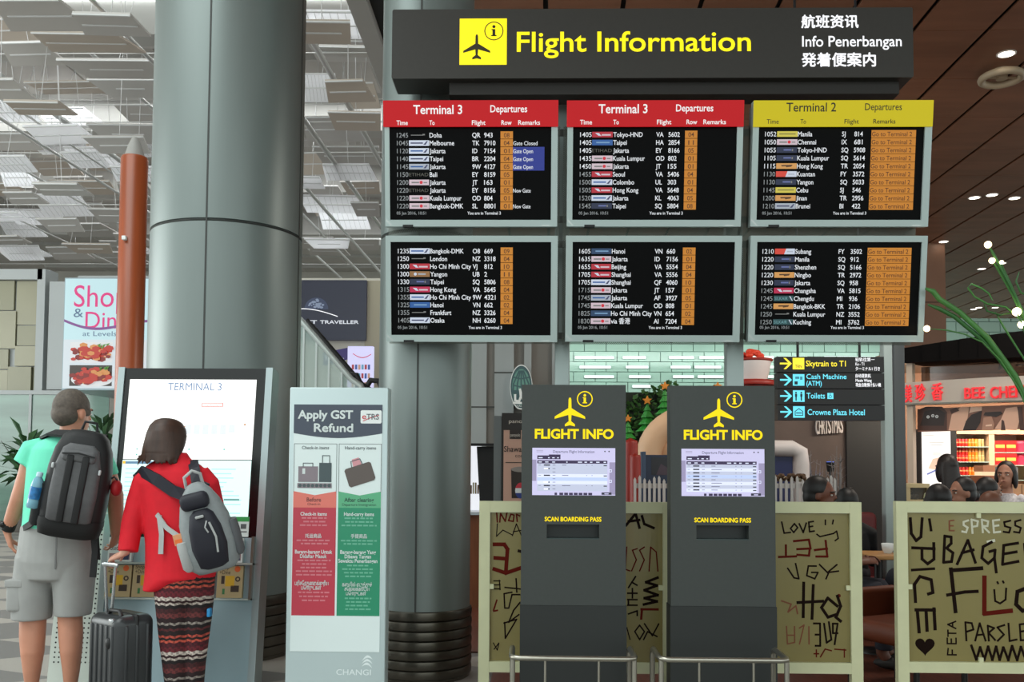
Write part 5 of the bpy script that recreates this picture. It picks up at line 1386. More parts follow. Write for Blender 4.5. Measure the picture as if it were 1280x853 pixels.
def cone_tree(px_, ytop, ybot, hw, Y, label, tiers=4):
    t, bt = at(px_, ytop, Y), at(px_, ybot, Y); c = Vector((t.x, Y, .42)); H = t.z; rw = hw * Y / FPX
    root = thing('inflatable_tree', label, 'christmas tree', c, 'green inflatable trees of the winter display')
    mb = MB(); h0 = bt.z
    mb.lathe(c, [(rw * .35, 0), (rw * .3, h0 - .42)], mat('trunk_brown', (80, 56, 36), .6), n=12); mb.build('trunk', root)
    for k in range(tiers):
        z0 = h0 + (H - h0) * k / tiers; z1 = h0 + (H - h0) * (k + 1.45) / tiers; z1 = min(z1, H); r0 = rw * (1 - k / (tiers + .4))
        mb = MB(); rings = []
        for f, q in ((.25, -.02), (.85, -.02), (1, .05), (.95, .13), (.7, .35), (.42, .65), (.18, .9), (.04, 1)):
            rings.append([Vector((c.x + r0 * f * (1 + .12 * math.cos(7 * a)) * math.cos(a), c.y + r0 * f * (1 + .12 * math.cos(7 * a)) * math.sin(a), z0 + (z1 - z0) * q - .03 * r0 * f * math.cos(7 * a))) for a in [2 * math.pi * i / 28 for i in range(28)]])
        mb.loft(rings, GRN_T); mb.build('tier', root)
    mb = MB(); s = rw * .42; pts = [Vector((c.x + s * (1 if i % 2 == 0 else .45) * math.sin(math.pi * i / 5), c.y - .03, H + s * .7 + s * (1 if i % 2 == 0 else .45) * math.cos(math.pi * i / 5))) for i in range(10)]
    mb.prism(pts, (0, .06, 0), STAR); mb.build('star', root)
cone_tree(831, 487, 526, 14, 10.2, 'tallest green inflatable tree with orange star left of the second totem', 5)
cone_tree(809, 505, 540, 14, 10.5, 'medium green inflatable tree with orange star, left of the tallest tree', 4)
cone_tree(785, 527, 556, 12, 10.1, 'small green inflatable tree with orange star peeking past the first totem', 4)
cone_tree(897, 487, 530, 13, 10.4, 'green inflatable tree whose orange star just tops the second totem', 4)
HEDGE = mat('hedge_leaf', (58, 98, 42), .6, vary=.4, scale=9)
random.seed(14); mb = MB(); a = at(772, 500, 10.8); b = at(842, 480, 10.8)
for i in range(1500):
    x = random.uniform(a.x, b.x); z = random.uniform(.5, b.z - (0.5 * max(0, (a.x + .5 - x)))); y = 10.8 + random.uniform(-.12, .12)
    d = Vector((random.uniform(-1, 1), random.uniform(-1, -.2), random.uniform(-.6, 1))).normalized() * .07; s_ = d.cross(Vector((random.random(), .3, random.random()))).normalized() * .028
    p = Vector((x, y, z)); mb.add([p, p + d * .5 + s_, p + d, p + d * .5 - s_], [(0, 1, 2, 3)], HEDGE)
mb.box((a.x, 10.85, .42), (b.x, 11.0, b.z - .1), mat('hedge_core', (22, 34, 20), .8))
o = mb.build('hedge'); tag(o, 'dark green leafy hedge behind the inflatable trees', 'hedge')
# peach arch shape
root = thing('inflatable_arch', 'large peach inflatable arch curling behind the second totem', 'inflatable', on_stage(845, 9.4))
mb = MB(); pts = []; 
for i in range(19):
    s = i / 18; a = math.pi * (1.0 - s * 1.0); pts.append(at(868 + (57 if math.cos(a) < 0 else 36) * math.cos(a) , 572 - 50 * math.sin(a), 9.4))
pts = [Vector((pts[0].x, 9.4, .43))] + pts + [Vector((pts[-1].x, 9.4, .43))]
mb.tube(pts, [.12] + [.13 + .03 * math.sin(i) * 0 for i in range(len(pts) - 2)] + [.12], PEACH, n=18); mb.build('outer_roll', root)
mb = MB(); mb.ell(at(866, 566, 9.46), (.37, .2, .3), PEACH, nu=24, nv=14); mb.build('inner_cushion', root)
def post(px0, px1, ytop, Y, label, boot=True):
    a, b = at(px0, ytop, Y), at(px1, ytop, Y); r = (b.x - a.x) / 2; c = Vector(((a.x + b.x) / 2, Y, .42))
    root = thing('inflatable_post', label, 'inflatable', c, 'red inflatable posts of the winter display'); mb = MB()
    mb.lathe(c, [(r * .95, 0), (r, .05), (r, a.z - .42 - r * .7), (r * .9, a.z - .42 - r * .3), (r * .6, a.z - .42 - .02), (r * .1, a.z - .42)], INF_R, n=24); mb.build('column_body', root)
    mb = MB(); mb.lathe(c, [(r * 1.03, .16), (r * 1.07, .2), (r * 1.03, .24)], mat('seam_band_dark_red', (104, 24, 20), .5), n=24, caps=False); mb.build('seam_band', root)
post(779, 797.5, 548, 9.05, 'taller red inflatable post emerging behind the first totem')
post(787, 801, 567, 8.82, 'shorter red inflatable post in front of the taller one')
# white tub with red rim and contents
root = thing('inflatable_tub', 'white tub with red rim heaped with orange red pieces, high behind the second totem', 'inflatable', on_stage(942, 11.2))
c = Vector((at(940, 474, 11.2).x, 11.2, 0)); s = 11.2 / FPX; zz = lambda y: at(940, y, 11.2).z
mb = MB(); mb.lathe(c, [(.18, .42), (.18, zz(482))], INF_R, n=20); mb.build('stand', root)
mb = MB(); mb.lathe(c, [(29 * s, zz(482.5)), (30 * s, zz(480)), (28 * s, zz(476.5)), (20 * s, zz(475.5))], INF_R, n=28); mb.build('brim', root)
mb = MB(); mb.lathe(c, [(18 * s, zz(476)), (21 * s, zz(466)), (23 * s, zz(455)), (23.5 * s, zz(451))], INF_W, n=28); mb.build('tub_wall', root)
mb = MB(); mb.lathe(c, [(23 * s, zz(453)), (26 * s, zz(451.5)), (25 * s, zz(449.5)), (10 * s, zz(449))], INF_R, n=28); mb.build('rim', root)
mb = MB(); random.seed(6)
for i in range(26):
    a = random.random() * 6.28; r = random.uniform(0, 19) * s; mb.ell(c + Vector((r * math.cos(a), r * math.sin(a), zz(449) + random.uniform(0, .05) + (20 * s - r) * .28)), (.05, .04, .03), CUSH, nu=8, nv=5)
mb.build('contents', root)
# screen like inflatable box, blue board, sculpted snow plants, wall panels
fp = front(9.6); X = fp.cols(575); Z = fp.rows(990)
root = thing('inflatable_surround', 'white puffy inflatable frame round a navy panel, below the Skytrain sign', 'inflatable', on_stage(985, 9.6))
zb_ = at(985, 640, 9.6).z
mb = MB(); mb.tube([fp.w(X(925), Z(640)), fp.w(X(925), Z(565)), fp.w(X(935), Z(561)), fp.w(X(990), Z(561)), fp.w(X(1000), Z(566)), fp.w(X(1001), Z(580)), fp.w(X(1001), Z(640)), (fp.w(X(1001), 0).x, 9.6, .44)], .085, INF_W, n=16); mb.build('puffy_frame', root)
mb = MB(); fp.slab(mb, X(926), X(992), .44 - fp.o.z, Z(570), -.03, .0, NAVY); mb.build('panel', root)
fb = front(9.12); X = fb.cols(590); Z = fb.rows(820)
root = thing('display_board', 'dark blue display board with a winter picture behind the picket fence', 'display board', on_stage(825, 9.12))
mb = MB(); fb.slab(mb, X(807), X(870), .42 - fb.o.z, Z(569), -.05, 0, mat('board_dark_blue', (40, 52, 76), .4)); mb.build('board', root)
mb = MB(); fb.slab(mb, X(802), X(807), .42 - fb.o.z, Z(565), -.1, .02, mat('board_edge_blue', (70, 92, 120), .4)); mb.build('side_panel', root)
mb = MB(); fb.rect(mb, X(814), X(870), Z(594), Z(572), .002, mat('picture_dark', (28, 26, 34), .3)); fb.flat(mb, px(X, Z, [(820, 594), (826, 580), (836, 586), (842, 594)])[::-1], .003, mat('picture_plum', (70, 50, 64), .3)); mb.build('picture', root)
# backdrop wall of the display with tall letters
bd = front(13.3); X = bd.cols(560); Z = bd.rows(1020)
mb = MB(); bd.slab(mb, X(880), X(1057), -bd.o.z, Z(500), -.15, 0, mat('backdrop_brown', (86, 72, 66), .7, vary=.15, scale=2)); bd.slab(mb, X(1057), X(1122), -bd.o.z, Z(462), -.15, .05, BLACK_MATT)
bd.shape(mb, [(X(955), Z(525)), (X(1122), Z(525)), (X(1122), Z(470)), (X(1052), Z(444)), (X(1036), Z(447)), (X(955), Z(480))], -.3, -.16, mat('backdrop_dark_gable', (38, 40, 40), .7))
struct(mb.build('wall_display'))
root = thing('festive_lettering', 'tall pale plank letters reading CHRISTMAS under the Skytrain sign', 'lettering', bd.w(X(1036), Z(545), .02))
for k, ch in enumerate('CHRISTMAS'):
    mb = MB(); x = 1019 + k * 3.75 + (1.1 if ch == 'I' else 0)
    bd.text(mb, ch, X(x), Z(543 - k * .25), Z(524) - Z(543), mat('letters_pale', (206, 196, 190), .5), .06, bold=.03, width=X(3.4 if ch != 'I' else 1.1) - X(0), res=3, thick=.05); mb.build('letter', root)
FROST = mat('frosted_branch', (120, 116, 116), .7); 
def frosty(px_, ytop, Y, n, w, label, seed):
    random.seed(seed); c = on_stage(px_, Y); top = at(px_, ytop, Y).z; root = thing('frosted_bush', label, 'decorative bush', c, 'frosted bushes of the winter display'); mb = MB()
    for i in range(n):
        a = random.random() * 6.28; h = random.uniform(.5, 1) * (top - .42); b = random.uniform(0, 1) * w * .5
        p0 = c + Vector((b * math.cos(a) * .3, b * math.sin(a) * .3, .03)); p1 = c + Vector((b * math.cos(a), b * math.sin(a), h)); mb.tube([p0, (p0 + p1) / 2 + Vector((random.uniform(-.03, .03), 0, .05)), p1], [.014, .008, .002], FROST, n=4)
        for k in range(7):
            t_ = random.uniform(.35, .98); p = p0.lerp(p1, t_); d = Vector((random.uniform(-1, 1), random.uniform(-1, 1), random.uniform(0, .8))) * .09; mb.tube([p, p + d], [.005, .001], FROST, n=3)
    mb.build('branch_mass', root)
    mb = MB(); mb.lathe(c, [(.1, .001), (.14, .12), (.12, .13)], POT, n=14); mb.build('pot', root)
frosty(1021, 572, 9.9, 30, .42, 'pale frosted bush beside the white puffy frame', 1)
frosty(1013, 560, 10.3, 12, .26, 'tall thin frosted bush behind the lower frosted bush', 2)
frosty(1047, 555, 9.3, 14, .3, 'frosted bush at the right end of the winter display near the dark wall', 3)
lt = bpy.data.lights.new('blue_spot', 'POINT'); lt.energy = 1.2; lt.color = (.25, .4, 1); lt.shadow_soft_size = .03
lo = bpy.data.objects.new('blue_spot', lt); lo.location = at(1043, 590, 10.4); COL.objects.link(lo)
root = thing('display_spotlight', 'small black spotlight shining blue among the frosted bushes', 'spotlight', on_stage(1038, 9.6)); mb = MB(); c = on_stage(1038, 9.6)
mb.lathe(c, [(.05, 0), (.05, .01), (.012, .015), (.012, at(1038, 586, 9.6).z - .42)], BLACK_MATT, n=12); mb.build('stand', root)
mb = MB(); q = at(1038, 584, 9.6); mb.lathe(q - Vector((0, 0, .05)), [(.03, 0), (.035, .02), (.045, .1)], BLACK_MATT, n=14); mb.build('head', root)
mb = MB(); mb.lathe(q + Vector((0, 0, .048)), [(.038, 0), (.038, .006)], mat('blue_lens', (90, 130, 255), glow=1.2), n=14); mb.build('lens', root)
# picket fences
PICK = mat('picket_white', (206, 200, 196), .5)
def fence(px0, px1, Y, label, skip=()):
    a, b = floor_at(px0, Y), floor_at(px1, Y); root = thing('picket_fence', label, 'fence', ((a.x + b.x) / 2, Y, .42 if Y > 8.46 else 0), 'white picket fence pieces')
    zt = at(px0, 598, Y).z; z1 = at(px0, 607.5, Y).z; z2 = z1 - .42; z0 = .42 if Y > 8.46 else 0
    s = Y / FPX; n = max(2, int(round((px1 - px0) / 6.4))); wpk = 3.2 * s
    for zz_ in (z1, z2):
        mb = MB(); mb.box((a.x, Y, zz_ - .022), (b.x, Y + .02, zz_ + .022), PICK); mb.build('rail', root)
    for k in range(n + 1):
        x = a.x + (b.x - a.x) * k / n; hj = .02 * math.sin(k * 1.7)
        mb = MB(); mb.prism([(x - wpk / 2, Y - .016, z0), (x + wpk / 2, Y - .016, z0), (x + wpk / 2, Y - .016, zt - wpk * .6 + hj), (x, Y - .016, zt + wpk * .3 + hj), (x - wpk / 2, Y - .016, zt - wpk * .6 + hj)], (0, .015, 0), PICK); mb.build('picket', root)
fence(793.5, 848, 8.6, 'white picket fence piece between the two totems')
fence(962, 1003, 8.6, 'white picket fence piece left of the seated man')
fence(1034, 1043, 8.6, 'short white picket fence end right of the seated man')
root = thing('pine_garland', 'brown cone and needle garland lying along the picket fence top', 'garland', at(990, 600, 8.7)); 
random.seed(9); mb = MB()
for i in range(60):
    p = at(random.uniform(968, 1006), random.uniform(594, 601), 8.69 + random.uniform(-.05, .05)); mb.ell(p, (.022, .022, .016), mat('garland_brown', (92, 66, 44), .7), nu=6, nv=4)
mb.build('cones', root)
mb = MB(); mb.tube([at(966, 600, 8.69), at(985, 598, 8.7), at(1008, 601, 8.69)], .02, mat('garland_pale', (190, 176, 150), .7), n=8); mb.build('rope', root)

# ================================================================== hanging direction sign
sg = front(8.0); X = sg.cols(486); Z = sg.rows(1038)
DK = mat('direction_sign_dark', (34, 34, 36), .5); CY = mat('cyan_backlit', (110, 226, 246), glow=1.0); YB = mat('yellow_backlit_soft', (255, 234, 60), glow=1.0)
root = thing('direction_sign', 'dark four panel direction sign headed Skytrain to T1', 'sign', sg.w(X(1038), Z(525), -.08))
rowsy = [(446, 465.5), (466.5, 485.8), (486.8, 506), (507, 525.5)]
def arrow(mb, y, mt):
    q = [(975, y - 1.1), (985.5, y - 1.1), (979.5, y - 7), (982.6, y - 7), (990, y), (982.6, y + 7), (979.5, y + 7), (985.5, y + 1.1), (975, y + 1.1)]
    sg.flat(mb, px(X, Z, q)[::-1], .003, mt)
PICT_D = mat('pictogram_dark', (24, 40, 50), .5)
for k, (y0, y1) in enumerate(rowsy):
    mb = MB(); sg.slab(mb, X(972), X(1105.5), Z(y1), Z(y0), -.12, 0, DK); pn = mb.build('sign_panel', root)
    mb = MB(); mt = YB if k == 0 else CY; ym = (y0 + y1) / 2
    arrow(mb, ym - .8, mt); sg.rect(mb, X(991), X(1005.5), Z(ym + 6.4), Z(ym - 8), .003, mt)
    if k == 0:
        sg.text(mb, 'TRN', X(994), Z(ym + 4.5), Z(0) - Z(3.5), PICT_D, .005, width=X(8) - X(0))
    elif k == 1:
        sg.rect(mb, X(993), X(997), Z(ym + 5), Z(ym + 1), .005, PICT_D); sg.rect(mb, X(1000), X(1003), Z(ym - 1), Z(ym - 5), .005, mat('pictogram_mid', (60, 140, 160), glow=.8)); sg.rect(mb, X(994), X(999), Z(ym - 2), Z(ym - 5), .005, mat('pictogram_mid', (60, 140, 160)))
    elif k == 2:
        for x in (994.8, 1001.4):
            sg.flat(mb, disc(sg, X(x), Z(ym - 5), .008, 10), .005, PICT_D); sg.rect(mb, X(x - 1.3), X(x + 1.3), Z(ym + 0), Z(ym - 3.6), .005, PICT_D); sg.rect(mb, X(x - .8), X(x + .8), Z(ym + 5), Z(ym), .005, PICT_D)
    else:
        brush(sg, mb, [px(X, Z, [(993.5, ym + 3.5), (993.5, ym - 1.5), (998.2, ym - 5), (1003, ym - 1.5), (1003, ym + 3.5), (993.5, ym + 3.5)])], .006, PICT_D, .005)
        brush(sg, mb, [px(X, Z, [(995, ym + .5), (1001.5, ym + .5)])], .008, PICT_D, .005)
    T_ = lambda s, x, y, cap, x1: sg.text(mb, s, X(x), Z(y), Z(y - cap) - Z(y), mt, .003, bold=.014, width=X(x1) - X(x), res=3)
    if k == 0: T_('Skytrain to T1', 1007.5, 458.2, 7, 1057.5)
    if k == 1: T_('Cash Machine', 1008, 474, 6, 1058); T_('(ATM)', 1008, 482.5, 6, 1027)
    if k == 2:
        T_('Toilets', 1008, 498.5, 7, 1031); sg.rect(mb, X(1034), X(1041.5), Z(499), Z(491.5), .003, mt)
        annulus(sg, mb, X(1037.6), Z(496), .009, .014, .005, mat('pictogram_mid', (60, 140, 160)), 12); sg.rect(mb, X(1037), X(1038), Z(495), Z(492), .005, mat('pictogram_mid', (60, 140, 160)))
    if k == 3: T_('Crowne Plaza Hotel', 1009, 519, 7, 1080.5)
    mb.build('backlit_marks', pn)
    if k < 2:
        mb = MB(); w3 = lambda s, x, y, x1: sg.text(mb, s, X(x), Z(y), Z(0) - Z(4), WHT, .003, bold=.014, width=X(x1) - X(x), res=2, capratio=.8)
        if k == 0: w3('轻轨往第一', 1069.5, 451.6, 1093.5); w3('Ke - T1', 1069.5, 457, 1080.5); w3('ターミナル1 行き', 1069.5, 463, 1100)
        else: w3('自动提款机', 1069.5, 471.8, 1088.5); w3('Mesin Wang', 1069.5, 477.4, 1089.5); w3('現金自動預け払い機', 1069.5, 483.2, 1101)
        mb.build('white_lettering', pn)
for x, y0 in ((1000, 446), (1078, 446)):
    mb = MB(); p = sg.w(X(x), Z(y0), -.06); mb.tube([p, (p.x, p.y, HC)], .012, DK, n=8); mb.build('hanger_rod', root)
# slim post and grey post right of the direction sign
mb = MB(); a, b = floor_at(1107, 8.2), floor_at(1117.5, 8.2); mb.rbox((a.x, 8.2, 0), (b.x, 8.3, at(1110, 445, 8.2).z + .35), .006, PALE_METAL); o = mb.build('slim_post'); sharp(o); tag(o, 'slim pale steel post right of the direction sign', 'post')
mb = MB(); a, b = floor_at(1120, 9.0), floor_at(1133, 9.0); mb.rbox((a.x, 9.0, 0), (b.x, 9.14, at(1125, 440, 9).z + .4), .006, mat('dark_grey_post', (76, 80, 82), .45, .2)); o = mb.build('dark_post'); sharp(o); tag(o, 'dark grey square post at the left end of the meat snack shop', 'post')
# ================================================================== meat snack shop on the right
a_, b_ = at(1131, 490, 11.5), at(1280, 490, 10.5)
sp = Plane((a_.x, a_.y, CAM_H), (b_.x - a_.x, b_.y - a_.y, 0), (0, 0, 1))
SP = lambda x, y: sp.uv(x, y)
def spx(pts): return [SP(x, y) for x, y in pts]
U_ = lambda x, y=520: SP(x, y)[0]
FLS = -CAM_H
WARMGREY = mat('shop_band_warm_grey', (176, 166, 154), .4, vary=.04, scale=2); SHOPRED = mat('shop_letter_red', (232, 22, 34), .35, glow=.9); BEIGE = mat('shop_post_beige', (196, 176, 156), .5)
shop = thing('snack_shop_front', 'dark canopied shop front with red Chinese letters and BEE CHENG HIANG', 'shop front', sp.w(U_(1280), FLS, -.1))
mb = MB()
crv = []
for i in range(13):
    t_ = i / 12; x = 1133 + (1420 - 1133) * t_
    crv.append((x, 436 - 30 * t_ * 1.05 - 4 * math.sin(math.pi * t_), 454.5 - 9 * t_ * 1.4))
for i in range(12):
    q = [SP(crv[i][0], crv[i][2]), SP(crv[i + 1][0], crv[i + 1][2]), SP(crv[i + 1][0], crv[i + 1][1]), SP(crv[i][0], crv[i][1])]
    sp.shape(mb, q, -.5, .08 + .06 * math.sin(math.pi * i / 12), mat('canopy_black', (11, 9, 9), .85, spec=.1))
mb.build('canopy', shop)
mb = MB()
for i in range(12):
    x0, x1 = 1131 + 289 * i / 12, 1131 + 289 * (i + 1) / 12
    T = lambda x: 479 - 10.5 * math.sin((x - 1131) / 289 * 1.9) ; Bt = lambda x: 505 - 5 * math.sin((x - 1131) / 289 * 1.9)
    sp.shape(mb, spx([(x0, Bt(x0)), (x1, Bt(x1)), (x1, T(x1)), (x0, T(x0))]), -.12, .03, WARMGREY)
    sp.shape(mb, spx([(x0, Bt(x0) + 2), (x1, Bt(x1) + 2), (x1, Bt(x1)), (x0, Bt(x0))]), -.12, .05, STEEL_DK)
mb.build('sign_band', shop)
mb = MB()
def sht(s, x, y, cap, x1, bold=.02, rot=0): sp.text(mb, s, U_(x), SP(x, y)[1], SP(x, y - cap)[1] - SP(x, y)[1], SHOPRED, .055, bold=bold, width=U_(x1) - U_(x), res=4, thick=.024, rot=rot)
sht('BEE', 1208, 499, 13.5, 1233); sht('CHENG', 1240, 498.5, 14, 1295); sht('HIANG', 1303, 498, 14, 1356)
mb.build('latin_lettering', shop)
for s, x, x1, y in (('美', 1133.5, 1142, 501.5), ('珍', 1146.5, 1159, 500), ('香', 1167, 1181, 499)):
    mb = MB(); sp.text(mb, s, U_(x), SP(x, y)[1], SP(x, y - 20)[1] - SP(x, y)[1], SHOPRED, .055, bold=.03, width=U_(x1) - U_(x), res=3, capratio=.87, thick=.024); mb.build('chinese_letter', shop)
for x0, x1, y0, y1 in ((1133.5, 1141, 640, 454), (1406, 1414, 640, 440)):
    mb = MB(); sp.slab(mb, U_(x0), U_(x1), FLS, SP(x0, y1)[1], -.08, .0, BEIGE); mb.build('post', shop)
mb = MB()
sp.slab(mb, U_(1141), U_(1406), SP(1270, 470)[1], SP(1270, 447)[1], -.3, -.25, see_glass('clerestory_glass', (64, 44, 34), .35, .08))
mb.build('clerestory_glass', shop)
# interior behind: warm back panel of the clerestory, sepia mural
bk = front(13.6); X = bk.cols(560); Z = bk.rows(1240)
mb = MB(); bk.slab(mb, X(1128), X(1500), -bk.o.z, 2.8 - bk.o.z, -.2, 0, mat('shop_back_warm', (150, 106, 78), .6, vary=.2, scale=.8)); struct(mb.build('wall_shop_back'))
mb = MB()
SEP = [mat('sepia_%d' % i, c, .5) for i, c in enumerate([(84, 54, 44), (150, 104, 84), (240, 190, 160), (196, 146, 120), (52, 38, 34), (250, 210, 182)])]
mu = sp
v0, v1 = SP(1210, 538)[1], SP(1210, 508)[1]
sp.slab(mb, U_(1141), U_(1420), v0, v1, -.16, -.13, SEP[1])
MS = [([(1141, 538), (1141, 512), (1152, 508), (1172, 508), (1178, 515), (1178, 538)], 0), ([(1144, 532), (1150, 514), (1166, 510), (1176, 516), (1174, 532)], 4), ([(1180, 538), (1184, 518), (1196, 508), (1206, 508), (1204, 522), (1198, 538)], 2), ([(1198, 538), (1202, 526), (1209, 518), (1222, 513), (1220, 528), (1214, 538)], 4),
      ([(1206, 516), (1208, 508), (1222, 508), (1222, 513), (1214, 514)], 5), ([(1222, 538), (1224, 522), (1234, 520), (1238, 530), (1236, 538)], 3), ([(1224, 519), (1226, 515), (1246, 514), (1248, 517), (1240, 521)], 4), ([(1238, 536), (1246, 524), (1252, 510), (1266, 508), (1270, 522), (1266, 538)], 2), ([(1246, 538), (1247, 524), (1250, 526), (1252, 538)], 0), ([(1267, 508), (1272, 508), (1276, 538), (1270, 538)], 0), ([(1276, 508), (1300, 508), (1300, 538), (1280, 538)], 5), ([(1182, 512), (1190, 509), (1194, 513), (1184, 517)], 0), ([(1227, 531), (1235, 530), (1235, 532.5), (1227, 533)], 5)]
for i, (q, k) in enumerate(MS): sp.flat(mb, spx(q)[::-1], -.128 + i * .001, SEP[k])
for k, (x, y) in enumerate(((1155, 521), (1161, 519.5), (1166, 520.5))): annulus(sp, mb, *SP(x, y), .008, .02, -.112, WHITE, 8)
mb.build('sepia_mural', shop)
for k, (x, y) in enumerate(((1253.5, 462), (1275, 458))):
    root = thing('pendant_lamp', 'small dark pendant lamp glowing behind the shop clerestory glass', 'lamp', at(x, y, 12.4), 'pendant lamps inside the snack shop')
    c = at(x, y, 12.4); mb = MB(); mb.lathe(c, [(.05, .0), (.045, .1), (.02, .12)], BLACK_MATT, n=14, caps=False); mb.tube([c + Vector((0, 0, .11)), Vector((c.x, c.y, 2.81))], .006, BLACK_MATT, n=6); mb.build('shade', root)
    mb = MB(); mb.ell(c + Vector((0, 0, .015)), (.045, .045, .012), mat('pendant_glow', (255, 214, 160), glow=4), nu=12, nv=6); mb.build('bulb', root)
mb = MB(); mb.box((at(1128, 500, 11.7).x, 11.75, 2.8), (8.6, 13.8, 2.92), mat('shop_ceiling_pale', (180, 160, 140), .6)); struct(mb.build('ceiling_shop'))
# light box poster
lx = front(11.9); X = lx.cols(570); Z = lx.rows(1170)
root = thing('shop_light_box', 'tall glowing white poster light box inside the snack shop', 'light box', lx.w(X(1170), -lx.o.z, -.1))
mb = MB(); lx.slab(mb, X(1151), X(1190), -lx.o.z, Z(536.5), -.15, -.005, mat('lightbox_case', (60, 52, 48), .5)); mb.build('case', root)
LBW = mat('lightbox_white', (255, 250, 242), glow=1.05); LBF = mat('lightbox_grey', (214, 208, 200), glow=1.0); LBO = mat('lightbox_peach', (248, 204, 176), glow=1.0); LBB = mat('lightbox_blue', (120, 130, 190), glow=1.0)
mb = MB(); lx.slab(mb, X(1152.5), X(1188.5), Z(640), Z(538), -.004, .0, LBW)
for y, a, b in ((541, 1154, 1164), (544, 1154, 1168), (553, 1162, 1180), (556, 1164, 1178), (566.5, 1166, 1176), (568.5, 1166, 1176)): lx.rect(mb, X(a), X(b), Z(y + .8), Z(y), .001, LBF)
lx.flat(mb, px(X, Z, [(1160, 586), (1166, 574), (1174, 572), (1180, 580), (1172, 588)])[::-1], .001, LBO); brush(lx, mb, [px(X, Z, [(1159, 593), (1174, 586)])], .02, LBB, .002)
mb.build('poster', root)
# shelving
sh = front(12.9); X = sh.cols(570); Z = sh.rows(1240); s12 = 12.9 / FPX
WOODC = mat('shelf_cream_wood', (222, 186, 150), .5); GLS = mat('shelf_glass', (176, 196, 186), .1); fls = -sh.o.z
root = thing('display_shelving', 'cream display shelving unit stocked with red and orange tins', 'shelving', sh.w(X(1245), fls, -.2))
for x0, x1 in ((1189, 1196), (1236.5, 1243.5), (1292, 1298)):
    mb = MB(); sh.slab(mb, X(x0), X(x1), fls, Z(537), -.45, 0, BLACK_MATT if x0 == 1189 else WOODC); mb.build('upright', root)
mb = MB(); sh.slab(mb, X(1196), X(1298), Z(543), Z(537), -.45, .01, WOODC); mb.build('top_beam', root)
mb = MB(); sh.slab(mb, X(1196), X(1298), fls, Z(543), -.5, -.46, mat('shelf_back_pale', (206, 190, 166), .5)); mb.build('back_panel', root)
for y in (558.5, 577.5, 594.5, 612):
    mb = MB(); sh.slab(mb, X(1196.2), X(1236.3), Z(y + 1), Z(y), -.44, .0, GLS); mb.build('shelf', root)
for y in (565.5, 581.5, 600):
    mb = MB(); sh.slab(mb, X(1243.7), X(1291.8), Z(y + 1), Z(y), -.44, .0, GLS); mb.build('shelf', root)
for y0, y1 in ((544, 549), (559.5, 562), (578.5, 583.5)):
    mb = MB(); sh.slab(mb, X(1197), X(1211), Z(y1), Z(y0), -.455, -.44, mat('shelf_light_panel', (236, 246, 250), glow=1.1)); mb.build('light_panel', root)
TINS = [((196, 26, 24), 'red'), ((176, 30, 26), 'red'), ((206, 40, 28), 'red'), ((190, 34, 28), 'red'), ((236, 128, 20), 'orange'), ((232, 116, 22), 'orange'), ((240, 140, 30), 'orange'), ((190, 168, 110), 'khaki'), ((182, 160, 104), 'khaki')]
def tin(x, y0, y1, k, two, where):
    c_, nm = TINS[k]; x0 = X(x); r = 1.95 * s12; zb = Z(y0) + sh.o.z; h = Z(y1) - Z(y0)
    p = Vector((sh.w(x0, 0).x, 12.9 + .08, zb))
    root = thing('tin', '%s tin on the %s shelf of the cream shop shelving' % (nm, where), 'tin', p, 'tins on the shop shelving'); mt = mat('tin_%d' % k, c_, .35)
    for j in range(2 if two else 1):
        hh = h / (2 if two else 1); b0 = p + Vector((0, 0, j * hh))
        mb = MB(); mb.lathe(b0, [(r * .96, .0), (r, .004), (r, hh - .014), (r * .94, hh - .012)], mt, n=14); mb.build('can_body', root)
        mb = MB(); mb.lathe(b0, [(r * .97, hh - .012), (r * .97, hh - .003), (r * .9, hh - .001)], mat('tin_lid_%s' % nm, [min(255, q + 30) for q in c_], .35), n=14); mb.lathe(b0, [(r * 1.01, hh * .45), (r * 1.01, hh * .6)], mat('tin_band', (226, 170, 110), .4), n=14, caps=False); mb.build('lid', root)
for k in range(9):
    x = 1198.6 + k * 4.15
    tin(x, 558.4, 548.8, k, False, 'top'); tin(x, 577.4, 568.9, k, False, 'second'); tin(x, 594.4, 584, k, False, 'third')
    # a second layer stands on the second shelf's tins
    tin(x, 568.9, 560.4, k, False, 'second, upper layer,')
for k in range(6): tin(1202 + k * 4.15, 611.8, 601.8, (k + 2) % 9, False, 'lowest')
BXR = mat('gift_box_red', (214, 30, 26), .35); BXY = mat('gift_box_yellow_band', (250, 190, 84), .4); BXP = mat('gift_box_pink', (232, 50, 84), .35)
